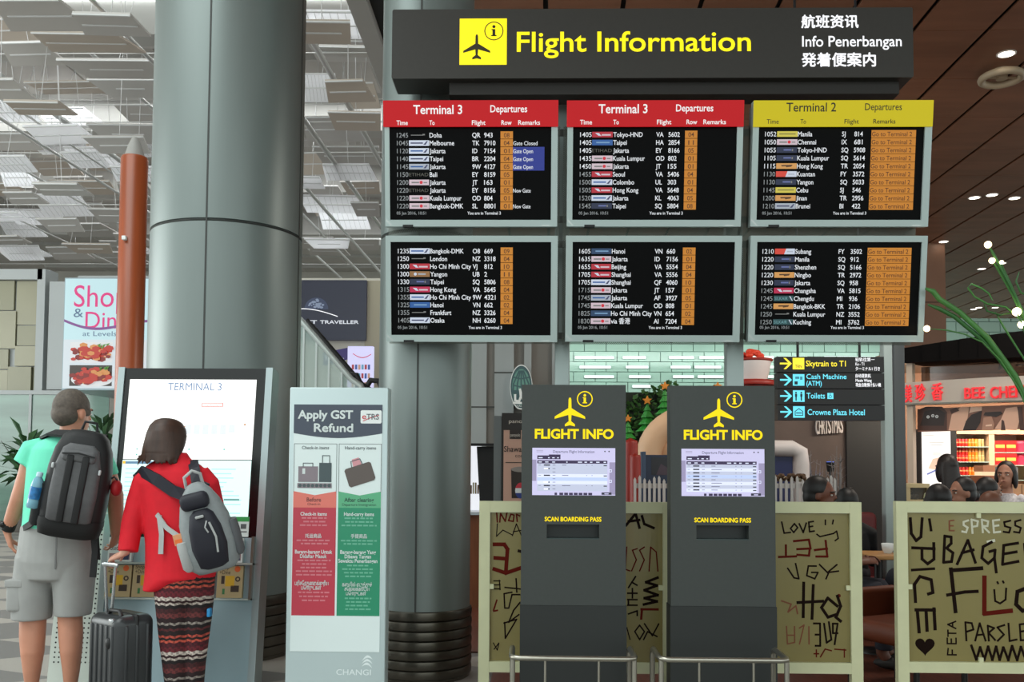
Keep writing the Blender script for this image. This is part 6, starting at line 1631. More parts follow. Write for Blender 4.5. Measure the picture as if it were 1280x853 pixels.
for y0, y1, wh in ((565.4, 551, 'upper'), (581.4, 567.3, 'lower')):
    for k in range(2):
        x0 = 1244.5 + k * 13.6; p = sh.w(X(x0 + 6.5), Z(y0), -.08)
        root = thing('gift_box', 'red gift box with yellow band on the %s shelf, %s' % (wh, 'beside the cream upright' if k == 0 else 'next to the pink round box'), 'gift box', p, 'red gift boxes on the shop shelving')
        mb = MB(); sh.slab(mb, X(x0), X(x0 + 12.8), Z(y0), Z(y1 + 3), -.2, -.01, BXR); mb.build('box', root)
        mb = MB(); sh.slab(mb, X(x0) - .006, X(x0 + 12.8) + .006, Z(y1 + 4.5), Z(y1), -.205, -.004, BXR); mb.build('lid', root)
        mb = MB(); sh.slab(mb, X(x0 + .6), X(x0 + 12), Z(y1 + 9), Z(y1 + 5), -.01, -.006, BXY); mb.build('band', root)
    p = sh.w(X(1279.3), Z(y0), -.1); r = X(1285.5) - X(1278)
    root = thing('round_gift_box', 'pink round gift box at the %s shelf end near the frame edge' % wh, 'gift box', p, 'pink round boxes on the shop shelving'); c = p
    mb = MB(); h = Z(y1) - Z(y0); mb.lathe((p.x, p.y + .02, p.z), [(r * .98, 0), (r * .98, h * .7)], BXP, n=24); mb.build('box', root)
    mb = MB(); mb.lathe((p.x, p.y + .02, p.z), [(r * 1.02, h * .7), (r * 1.02, h * .98), (r * .9, h)], BXP, n=24); mb.build('lid', root)
# counter line
cp = front(9.6); X = cp.cols(610); Z = cp.rows(1240); flc = -cp.o.z
root = thing('shop_counter', 'magenta edged shop counter with boxes at the right frame edge', 'counter', cp.w(X(1280), flc, -.3))
mb = MB(); cp.slab(mb, X(1246), X(1400), flc, Z(627), -.6, -.01, mat('counter_magenta', (150, 26, 74), .35)); mb.build('front', root)
mb = MB(); cp.slab(mb, X(1245), X(1401), Z(627), Z(621), -.62, .01, mat('counter_magenta_top', (176, 40, 92), .3)); mb.build('worktop', root)
root = thing('wooden_crate', 'pale wooden box standing on the magenta counter', 'box', cp.w(X(1270), Z(621), -.15))
mb = MB(); cp.slab(mb, X(1260), X(1288), Z(621), Z(605.5), -.28, -.02, mat('crate_wood', (206, 158, 116), .55, vary=.15, scale=6)); mb.build('crate', root)
mb = MB(); cp.slab(mb, X(1278), X(1279), Z(620.5), Z(606), -.02, -.017, mat('crate_seam', (120, 86, 60), .6)); mb.build('seam', root)
root = thing('till_monitor', 'grey till monitor seen from behind above the wooden box', 'monitor', cp.w(X(1282), Z(621), -.4))
mb = MB(); cp.slab(mb, X(1270), X(1296), Z(605), Z(584), -.42, -.36, mat('till_grey', (168, 164, 158), .45)); mb.build('case', root)
mb = MB(); cp.slab(mb, X(1280), X(1286), Z(621), Z(605), -.41, -.37, mat('till_grey', (168, 164, 158))); cp.slab(mb, X(1276), X(1290), Z(621), Z(620), -.47, -.31, mat('till_grey', (168, 164, 158))); mb.build('stand', root)
dt = front(12.2); X = dt.cols(595); Z = dt.rows(1240)
root = thing('food_tray', 'warm brown display tray block on the snack shop service counter', 'display tray', dt.w(X(1240), Z(607), -.2))
mb = MB(); dt.slab(mb, X(1231), X(1249), -dt.o.z, Z(595), -.4, 0, mat('tray_brown', (150, 92, 64), .45)); dt.slab(mb, X(1231), X(1250), Z(590), Z(582), -.3, -.04, mat('tray_tan', (186, 126, 92), .45)); mb.build('trays', root)
mb = MB(); dt.slab(mb, X(1232), X(1249), Z(595), Z(590), -.3, -.1, mat('tray_light', (255, 226, 180), glow=.9)); mb.build('light_slot', root)
cb = front(9.9); X = cb.cols(615); Z = cb.rows(1150)
root = thing('glass_cabinet', 'low cream cabinet with a dark glass front below the shop light box', 'cabinet', cb.w(X(1146), -cb.o.z, -.2))
CRM = mat('cabinet_cream', (196, 180, 138), .5)
mb = MB(); cb.slab(mb, X(1132), X(1162), -cb.o.z, Z(625), -.4, 0, CRM); cb.slab(mb, X(1132), X(1138), Z(625), Z(605), -.4, 0, CRM); cb.slab(mb, X(1159), X(1162), Z(625), Z(605), -.4, 0, CRM); cb.slab(mb, X(1132), X(1162), Z(610), Z(605), -.4, 0.005, CRM); cb.slab(mb, X(1138), X(1159), Z(625), Z(610), -.4, -.37, mat('cabinet_back', (74, 52, 30), .5)); mb.build('carcass', root)
mb = MB(); cb.slab(mb, X(1138), X(1159), Z(624.5), Z(610.5), -.03, -.02, see_glass('cabinet_glass', (80, 70, 56), .7, .05)); mb.build('pane', root)
for k in range(4):
    root = thing('small_cup', 'small pale cup inside the low cream glass fronted cabinet', 'cup', cb.w(X(1141.5 + k * 4.7), Z(625), -.2), 'cups in the cream cabinet')
    c = cb.w(X(1141.5 + k * 4.7), Z(625), -.2); mb = MB(); mb.lathe(c, [(.018, .001), (.024, .05), (.022, .05), (.016, .004)], mat('cup_pale', (210, 200, 180), .4), n=12); mb.build('bowl', root)
    mb = MB(); mb.tube([c + Vector((0, -.022, .04)), c + Vector((0, -.036, .03)), c + Vector((0, -.02, .014))], .004, mat('cup_pale', (210, 200, 180)), n=6); mb.build('handle', root)

# ================================================================== cafe seats and tables
LTH = mat('chair_brown_leather', (112, 56, 34), .45, vary=.12, scale=5); LTH_D = mat('chair_dark_brown', (58, 38, 30), .5); TBL = mat('table_tan_wood', (190, 140, 86), .4, vary=.12, scale=5); TLEG = mat('table_black_leg', (24, 22, 22), .4)
def lounge_chair(c, rz, label, lm=LTH):
    root = thing('cafe_chair', label, 'chair', c, 'brown leather cafe chairs'); root.rotation_euler = (0, 0, rz)
    T = Matrix.Translation(c)
    mb = MB(); mb.rbox((-.26, -.25, .3), (.26, .25, .43), .05, lm, M=T); mb.build('seat', root)
    mb = MB(); mb.rbox((-.27, .2, .3), (.27, .3, .82), .04, LTH_D, M=T); mb.build('backrest', root)
    for sx in (-1, 1):
        mb = MB(); mb.rbox((sx * .3 - .04, -.25, .28), (sx * .3 + .04, .28, .6), .035, lm, M=T); mb.build('arm', root)
        for sy in (-.2, .22):
            mb = MB(); mb.tube([c + Vector((sx * .25, sy, 0)), c + Vector((sx * .25, sy, .31))], .018, TLEG, n=8); mb.build('leg', root)
    return root
def cafe_table(c, w, d, label, h=.752):
    root = thing('cafe_table', label, 'table', c, 'tan topped cafe tables'); mb = MB(); mb.rbox((c.x - w / 2, c.y - d / 2, h - .035), (c.x + w / 2, c.y + d / 2, h), .01, TBL); mb.build('table_top', root)
    mb = MB(); mb.lathe(c, [(.03, .02), (.03, h - .034)], TLEG, n=14); mb.build('column_leg', root)
    mb = MB(); mb.lathe(c, [(.15, 0), (.15, .015), (.04, .03)], TLEG, n=24); mb.build('foot', root)
p = floor_at(1128, 5.85); p.z = .012; lounge_chair(p, R(-62), 'brown leather lounge chair showing between the two right glass screens')
p = Vector((2.62, 7.03, .012)); cafe_table(p, .26, .4, 'tan topped cafe table with a white cup seen at the screen gap')
c = Vector((2.68, 7.0, .752))
root = thing('coffee_cup', 'white coffee cup on the tan cafe table', 'cup', c); mb = MB(); mb.lathe(c, [(.025, 0), (.04, .03), (.045, .075), (.042, .075), (.03, .01)], WHITE, n=18); mb.build('bowl', root)
mb = MB(); mb.tube([c + Vector((.042, 0, .06)), c + Vector((.066, 0, .05)), c + Vector((.04, 0, .022))], .005, WHITE, n=6); mb.build('handle', root)
a, b = floor_at(1074, 8.0), floor_at(1108, 8.0)
root = thing('bench_seat', 'dark red upholstered bench behind the tan cafe table', 'bench', Vector(((a.x + b.x) / 2, 8.0, .012)))
RBN = mat('bench_dark_red', (96, 22, 22), .55)
mb = MB(); mb.rbox((a.x, 7.75, .25), (b.x, 8.2, .45), .05, RBN); mb.build('seat', root)
mb = MB(); mb.rbox((a.x, 8.2, .25), (b.x, 8.32, at(1090, 641, 8.2).z), .05, RBN); mb.build('backrest', root)
mb = MB(); mb.box((a.x + .05, 7.8, .012), (b.x - .05, 8.28, .25), TLEG); mb.build('plinth', root)

# ================================================================== tall green stalks with bulbs
STK = mat('stalk_green', (72, 128, 62), .4, vary=.15, scale=6); STK_D = mat('stalk_deep_green', (52, 104, 50), .4, vary=.15, scale=6); BULB = mat('stalk_bulb', (255, 226, 170), glow=7)
Yp = 5.6; base = floor_at(1345, Yp)
root = thing('bulb_stalk_plant', 'decorative plant of tall green stalks tipped with glowing bulbs at the right edge', 'decorative plant', base)
mb = MB(); mb.lathe(base, [(.14, 0), (.19, .3), (.2, .42), (.18, .42), (.17, .36)], POT, n=24); mb.build('pot', root)
STALKS = [([(1157, 361), (1166, 364), (1174, 374), (1199, 390), (1234, 422), (1251, 445), (1269, 470), (1290, 515), (1318, 620)], .017, 0), ([(1160, 381), (1174, 386), (1193, 396), (1228, 425), (1247, 446), (1268, 474), (1292, 520), (1322, 640)], .014, 1),
 ([(1159, 411), (1184, 413), (1206, 418), (1228, 428), (1250, 450), (1276, 490), (1306, 580), (1330, 680)], .0045, 0), ([(1236, 308), (1241, 316), (1257, 346), (1272, 376), (1292, 430), (1318, 540), (1336, 680)], .009, 1),
 ([(1241, 328), (1246, 334), (1266, 369), (1284, 410), (1308, 500), (1332, 660)], .008, 0), ([(1271, 391), (1280, 410), (1300, 470), (1326, 600), (1340, 700)], .007, 0), ([(1252, 330), (1262, 352), (1280, 392), (1304, 470), (1334, 640)], .006, 1), ([(1277, 407), (1290, 440), (1318, 560), (1342, 700)], .006, 1),
 ([(1241, 376), (1236, 367), (1226, 360), (1214, 355), (1210, 360), (1218, 371), (1234, 380), (1257, 384), (1276, 400), (1302, 470), (1334, 660)], .006, 0), ([(1230, 380), (1234, 389), (1250, 394), (1266, 391), (1258, 384), (1240, 381)], .006, 1),
 ([(1244, 390), (1254, 408), (1268, 430), (1282, 452), (1306, 530), (1334, 680)], .006, 0), ([(1274, 340), (1270, 352), (1276, 366), (1290, 372), (1300, 400), (1330, 560), (1344, 700)], .006, 1)]
random.seed(12)
for k, (pts, r, m_) in enumerate(STALKS):
    q = [at(x, y, Yp + .03 * math.sin(k * 2.1) + .004 * i) for i, (x, y) in enumerate(pts)]
    if k != 9: q.append(base + Vector((random.uniform(-.08, .08), random.uniform(-.08, .08), .38)))
    mb = MB(); mb.tube(q, [r * .45] + [r] * (len(q) - 1), (STK, STK_D)[m_], n=8); mb.build('stalk', root)
for x, y, r in ((1158.5, 411, .019), (1235, 306, .021), (1240, 326, .018), (1252, 328, .012), (1271, 390, .026), (1277, 406, .022)):
    mb = MB(); mb.ell(at(x, y, Yp - .01), (r, r, r), BULB, nu=14, nv=10); mb.build('bulb', root)
# ================================================================== people
def hand(mb, W, d, n, th, mt, s=1.0, curl=.5, spread=.1):
    """palm, four fingers and a thumb; d points to the fingertips, n out of the palm, th to the thumb"""
    W = Vector(W); d = Vector(d).normalized(); n = Vector(n); n = (n - d * n.dot(d)).normalized(); t = Vector(th); t = (t - d * t.dot(d) - n * t.dot(n)).normalized()
    rings = []
    for f, hw, hh in ((-.01, .026, .02), (.02, .033, .018), (.055, .041, .016), (.085, .04, .013)):
        c = W + d * f * s
        rings.append([c + t * (hw * s * math.cos(a)) + n * (hh * s * math.sin(a)) for a in [2 * math.pi * i / 14 for i in range(14)]])
    mb.loft(rings, mt)
    for i, (ln, r) in enumerate(((.072, .0088), (.08, .0092), (.075, .0088), (.058, .0078))):
        b = W + d * .078 * s + t * ((1.5 - i) * .0195 * s); dd = (d + t * (1.5 - i) * spread).normalized(); pts = [b]; ang_ = 0
        for k, fr in enumerate((.45, .3, .25)):
            ang_ += curl * (.7 if k == 0 else 1.0); q = dd * math.cos(ang_) + n * math.sin(ang_); pts.append(pts[-1] + q * ln * fr * s)
        mb.tube(pts, [r * s, r * s * .97, r * s * .9, r * s * .72], mt, n=9)
    b = W + d * .025 * s + t * .026 * s
    mb.tube([b, b + (d * .55 + t * .75 + n * .2).normalized() * .04 * s, b + (d * .75 + t * .6 + n * .45).normalized() * .07 * s, b + (d * .9 + t * .45 + n * .6).normalized() * .09 * s], [.013 * s, .012 * s, .0105 * s, .008 * s], mt, n=9)

def head_shapes(mb, M, s, mt):
    """skull, jaw, nose, ears in a frame: +y is the face, origin mid head"""
    mb.ell(M @ Vector((0, -.008 * s, .02 * s)), (.078 * s, .098 * s, .105 * s), mt, M.to_3x3(), nu=20, nv=14)
    mb.ell(M @ Vector((0, .03 * s, -.05 * s)), (.06 * s, .068 * s, .075 * s), mt, M.to_3x3(), nu=16, nv=12)
    mb.ell(M @ Vector((0, .062 * s, -.098 * s)), (.026 * s, .026 * s, .02 * s), mt, M.to_3x3(), nu=10, nv=8)
    mb.loft([[M @ Vector((x * s, y * s, z * s)) for x, y, z in r] for r in ([(-.009, .088, .026), (.009, .088, .026), (.007, .1, .026), (-.007, .1, .026)], [(-.017, .086, -.022), (.017, .086, -.022), (.013, .122, -.02), (-.013, .122, -.02)])], mt)
    mb.ell(M @ Vector((0, .088 * s, .032 * s)), (.05 * s, .012 * s, .012 * s), mt, M.to_3x3(), nu=12, nv=6)
    for q in (-1, 1): mb.ell(M @ Vector((q * .08 * s, -.004 * s, -.01 * s)), (.012 * s, .02 * s, .032 * s), mt, M.to_3x3(), nu=10, nv=8)
    mb.ell(M @ Vector((0, .09 * s, -.056 * s)), (.026 * s, .012 * s, .011 * s), mt, M.to_3x3(), nu=10, nv=6)
EYE = mat('eye_white', (226, 222, 214), .3); IRIS = mat('eye_dark', (34, 24, 20), .2); LIP = mat('lip_tone', (140, 76, 66), .5)
def face_parts(M, s, root, brow):
    for q in (-1, 1):
        mb = MB(); mb.ell(M @ Vector((q * .032 * s, .083 * s, .008 * s)), (.013 * s, .01 * s, .0058 * s), EYE, M.to_3x3(), nu=10, nv=6); mb.ell(M @ Vector((q * .032 * s, .0905 * s, .008 * s)), (.006 * s, .004 * s, .006 * s), IRIS, M.to_3x3(), nu=8, nv=6); mb.build('eye', root)
        mb = MB(); mb.tube([M @ Vector((q * x * s, y * s, z * s)) for x, y, z in ((.014, .0965, .03), (.034, .094, .034), (.052, .08, .028))], .0045 * s, brow, n=6); mb.build('eyebrow', root)
    mb = MB(); mb.ell(M @ Vector((0, .1 * s, -.056 * s)), (.022 * s, .005 * s, .006 * s), LIP, M.to_3x3(), nu=10, nv=6); mb.build('mouth', root)

def rings_px(spec, Y):
    """elliptic rings from (row, left px, right px, half depth, depth shift)"""
    out = []
    for y, xl, xr, dep, dy in spec:
        a, b = at(xl, y, Y + dy), at(xr, y, Y + dy); c = (a + b) / 2; rx = (b.x - a.x) / 2
        out.append([c + Vector((rx * math.cos(t), dep * math.sin(t), 0)) for t in [2 * math.pi * i / 28 for i in range(28)]])
    return out

def web(mb, pts, w, th, up, mt):
    """a flat strap along points: w wide across 'up', th thick"""
    pts = [Vector(p) for p in pts]; rings = []
    for i, p in enumerate(pts):
        d = (pts[min(i + 1, len(pts) - 1)] - pts[max(i - 1, 0)]).normalized(); u = Vector(up[i] if isinstance(up, list) else up); a = (u - d * u.dot(d)).normalized(); n = d.cross(a)
        rings.append([p + a * w / 2 + n * th / 2, p - a * w / 2 + n * th / 2, p - a * w / 2 - n * th / 2, p + a * w / 2 - n * th / 2])
    mb.loft(rings, mt, smooth=False)

SKIN_M = mat('skin_tanned', (196, 136, 110), .5, vary=.06, scale=12); SKIN_W = mat('skin_fair', (214, 160, 138), .5)
# ---------------------------------------------------------------- the man
YM = 5.2; sm = YM / FPX; Q = lambda x, y, d=0.0: at(x, y, YM + d)
man = thing('person', 'person in mint shirt and grey cargo shorts seen from behind, wearing a black backpack', 'person', floor_at(66, YM))
mb = MB()
HM = Matrix.Translation(Q(90.5, 517)) @ Matrix.Rotation(R(-22), 4, 'Z') @ Matrix.Rotation(R(-6), 4, 'X')
head_shapes(mb, HM, 1.08, SKIN_M)
mb.tube([Q(89, 565), Q(89.5, 545, -.005), Q(90, 525)], [.075, .064, .062], SKIN_M, n=16)
mb.loft(rings_px([(545, 70, 110, .07, 0), (556, 50, 126, .1, 0), (572, 42, 132, .12, 0), (620, 42, 128, .13, 0), (660, 36, 116, .13, 0), (690, 34, 108, .12, 0)], YM), SKIN_M)
mb.tube([Q(44, 566), Q(36, 592, -.01), Q(24, 624, -.02), Q(15, 648, .0), Q(9, 664, .02)], [.062, .056, .047, .04, .03], SKIN_M, n=14)
mb.tube([Q(124, 568), Q(134, 594, .04), Q(144, 620, .07), Q(145, 645, .1), Q(145, 668, .13)], [.06, .054, .047, .042, .031], SKIN_M, n=14)
hand(mb, Q(9, 666, .02), Q(16, 690, .03) - Q(9, 666, .02), (.8, .5, .2), (.3, .9, 0), SKIN_M, 1.05, .42)
hand(mb, Q(145, 669, .13), Q(140, 690, .22) - Q(145, 669, .13), (-.8, .3, 0), (0, .7, .6), SKIN_M, 1.05, .5)
for spec in ([(700, 24, 70, .1, 0), (740, 25, 62, .085, .01), (772, 26, 57, .068, .01), (795, 25.5, 55.5, .066, -.005), (815, 27, 54, .064, -.012), (840, 30, 50, .05, -.01), (862, 32.5, 46.5, .036, 0), (880, 31, 47, .05, .01)],
             [(700, 66, 112, .1, 0), (740, 70, 106, .085, .01), (772, 73.5, 102, .068, .01), (795, 74.5, 102.5, .066, -.005), (815, 76.5, 101, .064, -.012), (840, 79.5, 98.5, .05, -.01), (862, 81, 95, .036, 0), (880, 80, 96, .05, .01)]):
    mb.loft(rings_px(spec, YM), SKIN_M)
remesh(mb, 'body', man, SKIN_M, .0055, 5)
MINT = mat('mint_shirt', (112, 226, 192), .8, vary=.05, scale=6)
mb = MB()
mb.loft(rings_px([(541, 72, 107, .066, 0), (547, 62, 116, .088, 0), (553, 50, 122, .112, 0), (562, 41, 128, .135, 0), (585, 36, 129, .15, 0), (620, 33, 128, .155, 0), (650, 31, 128, .158, 0), (668, 29, 120, .158, 0)], YM), MINT)
mb.tube([Q(56, 558), Q(43, 563), Q(36, 578, -.005), Q(32.5, 583, -.01)], [.055, .075, .077, .078], MINT, n=16)
mb.tube([Q(112, 560), Q(122, 567, .02), Q(130, 586, .04), Q(133, 596, .05)], [.055, .07, .07, .07], MINT, n=16)
remesh(mb, 'shirt', man, MINT, .007, 6)
KHAKI = mat('grey_cargo_cotton', (158, 158, 156), .85, vary=.06, scale=10)
mb = MB()
mb.loft(rings_px([(657, 29, 121, .155, 0), (672, 27, 121, .162, 0), (700, 23, 120, .165, 0), (722, 34, 106, .15, 0), (726, 50, 92, .1, 0)], YM), KHAKI)
mb.loft(rings_px([(695, 23, 70, .13, 0), (720, 20, 68, .125, 0), (750, 18, 64, .118, 0), (774, 17, 62, .11, 0)], YM), KHAKI)
mb.loft(rings_px([(695, 68, 120, .13, 0), (720, 68, 117, .125, 0), (750, 69.5, 114, .115, 0), (769, 70.5, 112, .105, 0)], YM), KHAKI)
sho = remesh(mb, 'shorts', man, KHAKI, .0075, 4)
mb = MB(); mb.rbox((Q(21, 740).x, YM - .118, Q(18, 762).z), (Q(41, 740).x, YM - .04, Q(18, 724).z), .02, KHAKI); mb.rbox((Q(20.5, 740).x, YM - .124, Q(18, 731).z), (Q(41.5, 740).x, YM - .05, Q(18, 722).z), .004, KHAKI); mb.build('cargo_pocket', sho)
mb = MB(); web(mb, [Q(71, 660, -.17), Q(70, 690, -.175), Q(69, 712, -.15)], .008, .004, (1, 0, 0), mat('seam_grey', (120, 120, 120), .85)); mb.build('seam', sho)
HAIR_M = mat('hair_grey_brown', (92, 82, 74), .7, vary=.25, scale=60)
mb = MB(); R3 = HM.to_3x3()
mb.ell(HM @ Vector((0, -.012, .03)), (.09, .108, .112), HAIR_M, R3, nu=24, nv=16, bot=-.1); mb.ell(HM @ Vector((0, -.045, -.01)), (.082, .074, .075), HAIR_M, R3, nu=20, nv=12)
for q in (-1, 1): mb.ell(HM @ Vector((q * .08, .03, .012)), (.012, .03, .03), HAIR_M, R3, nu=8, nv=6)
remesh(mb, 'hair', man, HAIR_M, .007, 3)
face_parts(HM, 1.08, man, HAIR_M)
mb = MB(); p0, p1 = Q(9.5, 662, .02), Q(16, 646, -.0); d = (p1 - p0).normalized(); mb.tube([p0, p0.lerp(p1, .75)], .0375, BLACK_MATT, n=16); mb.ell(p0.lerp(p1, .4) + Vector((-.025, -.025, 0)), (.02, .02, .02), BLACK, nu=12, nv=8); mb.build('wrist_watch', man)
SHOE = mat('shoe_dark', (48, 44, 42), .6)
for x in (39, 88):
    c = floor_at(x, YM); mb = MB(); mb.ell((c.x, YM + .06, .045), (.05, .145, .045), SHOE, nu=18, nv=10); mb.box((c.x - .05, YM - .09, 0), (c.x + .05, YM + .2, .02), SHOE); mb.ell((c.x, YM - .02, .075), (.047, .06, .045), SHOE, nu=16, nv=8); mb.build('shoe', man)

# black backpack on the man
BKB = mat('pack_black_nylon', (20, 20, 22), .6); BKG = mat('pack_grey_nylon', (92, 92, 94), .65, vary=.1, scale=30); WEB = mat('webbing_black', (26, 26, 28), .7); ZIPW = mat('zip_pull_pale', (200, 204, 206), .4)
C = Q(98, 604, -.27); MP = Matrix.Translation(C) @ Matrix.Rotation(R(18), 4, 'Z') @ Matrix.Rotation(R(9), 4, 'Y') @ Matrix.Rotation(R(4), 4, 'X')
pack = thing('backpack', 'black and grey backpack on the back of the person in the mint shirt', 'backpack', C)
def prof_pack(mb, w, dpt, hs, mt, y0=0.0, top=.8):
    rings = []
    for z, fw, fd in hs:
        rings.append([MPX @ Vector((w * fw * math.copysign(abs(math.cos(a)) ** .55, math.cos(a)), y0 + dpt * fd * math.copysign(abs(math.sin(a)) ** .6, math.sin(a)), z)) for a in [2 * math.pi * i / 32 for i in range(32)]])
    mb.loft(rings, mt)
MPX = MP
mb = MB(); prof_pack(mb, .16, .115, [(-.28, .6, .6), (-.275, .86, .86), (-.25, .98, 1), (-.1, 1.02, 1.05), (.08, .98, 1), (.18, .88, .9), (.25, .7, .75), (.28, .5, .55), (.287, .25, .3)], BKB); mb.build('main_body', pack)
mb = MB(); prof_pack(mb, .118, .05, [(-.2, .8, .6), (-.19, .95, .95), (-.05, 1, 1.1), (.1, .95, 1), (.19, .75, .8), (.215, .5, .4)], BKG, y0=-.1); mb.build('front_pocket', pack)
mb = MB()
for x0 in (-.055, .02): mb.rbox((x0, -.162, -.2), (x0 + .036, -.1, .16), .008, BKB, M=MP)
mb.build('black_band', pack)
mb = MB(); mb.rbox((-.085, -.158, .12), (.085, -.09, .185), .022, BKG, M=MP); mb.build('top_pocket', pack)
mb = MB(); web(mb, [MP @ Vector((-.08, -.162, .16)), MP @ Vector((0, -.17, .172)), MP @ Vector((.08, -.162, .16))], .008, .006, MP.to_3x3() @ Vector((0, 0, 1)), BKB); mb.build('zip', pack)
mb = MB(); prof_pack(mb, .158, .12, [(-.292, .7, .7), (-.28, .95, .98), (-.22, 1.03, 1.06), (-.19, 1.02, 1.04)], mat('pack_base_black', (14, 14, 15), .7)); mb.build('base_panel', pack)
for x, z in ((-.118, .09), (.112, .085)):
    mb = MB(); mb.rbox((x - .006, -.145, z - .015), (x + .006, -.12, z + .012), .004, ZIPW, M=MP); mb.build('zip_pull', pack)
mb = MB(); mb.tube([MP @ Vector((-.04, .05, .28)), MP @ Vector((-.03, .05, .33)), MP @ Vector((.03, .05, .33)), MP @ Vector((.04, .05, .28))], .008, WEB, n=8); mb.build('grab_loop', pack)
for pts in ([MP @ Vector((-.07, .1, .25)), Q(64, 541, -.09), Q(57, 547, .0), Q(53, 560, .13)], [MP @ Vector((.07, .1, .25)), Q(112, 545, -.08), Q(119, 552, .02), Q(122, 566, .14)]):
    mb = MB(); web(mb, pts, .06, .014, (1, 0, .3), WEB); mb.build('shoulder_strap', pack)
for pts in ([Q(48, 600, .06), Q(43, 612, -.09), Q(50, 630, -.2), MP @ Vector((-.14, .07, -.16))],):
    mb = MB(); web(mb, pts, .025, .006, (0, 0, 1), WEB); mb.build('lower_strap', pack)
mb = MB(); web(mb, [Q(30, 668, .05), Q(29.5, 661, -.1), Q(40, 654, -.19), MP @ Vector((-.14, .06, -.2))], .035, .01, (0, 0, 1), WEB); mb.build('waist_strap', pack)
mb = MB(); web(mb, [Q(116, 655, -.2), Q(119, 690, -.19), Q(116, 722, -.19)], .034, .01, (1, 0, 0), WEB); web(mb, [Q(121, 668, -.18), Q(123, 700, -.18)], .02, .008, (1, 0, 0), WEB); mb.build('hanging_strap', pack)
mb = MB()
for k, (z0, z1) in enumerate(((-.27, -.05),)):
    rings = [[MP @ Vector((-.165 + .036 * math.cos(a) * f, -.02 + .05 * math.sin(a) * f, z)) for a in [2 * math.pi * i / 18 for i in range(18)]] for z, f in ((-.25, .7), (-.235, 1), (-.1, 1.05), (-.02, 1.0))]
    mb.loft(rings, mat('pocket_mesh_dark', (30, 32, 34), .8))
mb.build('side_pocket', pack)
mb = MB(); mb.ell(MP @ Vector((.19, .02, -.0)), (.03, .04, .045), mat('pouch_red', (176, 26, 34), .6), nu=14, nv=10); web(mb, [MP @ Vector((.13, .02, .02)), MP @ Vector((.17, .02, .06)), MP @ Vector((.2, .02, .03))], .02, .008, (0, 1, 0), WEB); mb.build('red_pouch', pack)
# water bottle in the side pocket
b0 = MP @ Vector((-.19, -.055, -.16)); up = (MP.to_3x3() @ Vector((0.03, 0, 1))).normalized()
bot = thing('water_bottle', 'blue printed plastic water bottle in the black backpack side pocket', 'water bottle', b0)
MBt = Matrix.Translation(b0) @ Vector((0, 0, 1)).rotation_difference(up).to_matrix().to_4x4(); r3 = MBt.to_3x3()
mb = MB(); mb.lathe(b0, [(.026, 0), (.031, .006), (.031, .04), (.029, .05), (.031, .06), (.031, .12), (.026, .15), (.014, .168), (.013, .175)], mat('bottle_plastic', (120, 170, 190), .12), n=22, M=r3); mb.build('shell', bot)
mb = MB(); mb.lathe(b0, [(.0318, .05), (.0318, .115)], mat('bottle_label_blue', (36, 110, 168), .35, vary=.4, scale=40), n=22, M=r3, caps=False); mb.build('label_band', bot)
mb = MB(); mb.lathe(b0, [(.016, .17), (.0165, .19), (.012, .194)], mat('bottle_cap_pale', (176, 206, 220), .35), n=18, M=r3); mb.build('cap', bot)

# ---------------------------------------------------------------- the woman
YW = 5.0; Q2 = lambda x, y, d=0.0: at(x, y, YW + d)
wom = thing('person', 'person in red cardigan and patterned trousers seen from behind, gripping a suitcase handle', 'person', floor_at(230, YW))
mb = MB(); HW = Matrix.Translation(Q2(210, 556, .02)) @ Matrix.Rotation(R(-12), 4, 'Z') @ Matrix.Rotation(R(-10), 4, 'X')
head_shapes(mb, HW, 1.0, SKIN_W)
mb.tube([Q2(216, 592), Q2(214, 575, .0), Q2(212, 560, .01)], [.065, .054, .052], SKIN_W, n=16)
mb.loft(rings_px([(575, 202, 230, .055, 0), (586, 186, 250, .085, 0), (602, 182, 256, .1, 0), (650, 190, 258, .1, 0), (700, 198, 260, .11, 0), (735, 204, 258, .1, 0)], YW), SKIN_W)
mb.tube([Q2(186, 602), Q2(174, 628, -.02), Q2(166, 652, -.05), Q2(160, 680, -.08), Q2(155, 692, -.09)], [.05, .045, .04, .034, .026], SKIN_W, n=12)
mb.tube([Q2(258, 604), Q2(268, 632, .06), Q2(268, 660, .14), Q2(250, 655, .3)], [.05, .045, .04, .028], SKIN_W, n=12)
W0 = Q2(155, 692, -.09); hand(mb, W0, Q2(138, 699, -.07) - W0, (-.1, .35, -1), (.2, .9, .3), SKIN_W, .95, .75, .02)
W1 = Q2(250, 655, .3); hand(mb, W1, (-.6, .7, .3), (0, .6, -.6), (.3, .2, .9), SKIN_W, .92, .4)
for spec in ([(735, 200, 236, .09, 0), (790, 204, 234, .07, 0), (853, 211, 231, .05, 0), (885, 214, 228, .034, 0), (900, 213, 229, .045, .02)], [(735, 232, 264, .09, .03), (790, 236, 259, .07, .03), (853, 236, 251, .05, .03), (885, 237, 249, .034, .03), (900, 236, 250, .045, .05)]):
    mb.loft(rings_px(spec, YW), SKIN_W)
remesh(mb, 'body', wom, SKIN_W, .0055, 5)
REDK = mat('red_cardigan_knit', (216, 18, 38), .8, vary=.07, scale=14)
mb = MB()
mb.loft(rings_px([(566, 201, 233, .06, 0), (574, 198, 238, .072, 0), (581, 186, 250, .09, 0), (590, 176, 260, .108, 0), (604, 170, 267, .122, 0), (640, 178, 268, .128, 0), (680, 183, 268, .135, 0), (705, 183, 269, .14, 0), (722, 182, 268, .142, 0), (738, 181, 208, .1, 0)], YW), REDK)
mb.loft(rings_px([(690, 230, 270, .1, 0), (712, 224, 270, .11, 0), (722, 226, 268, .1, 0)], YW), REDK)
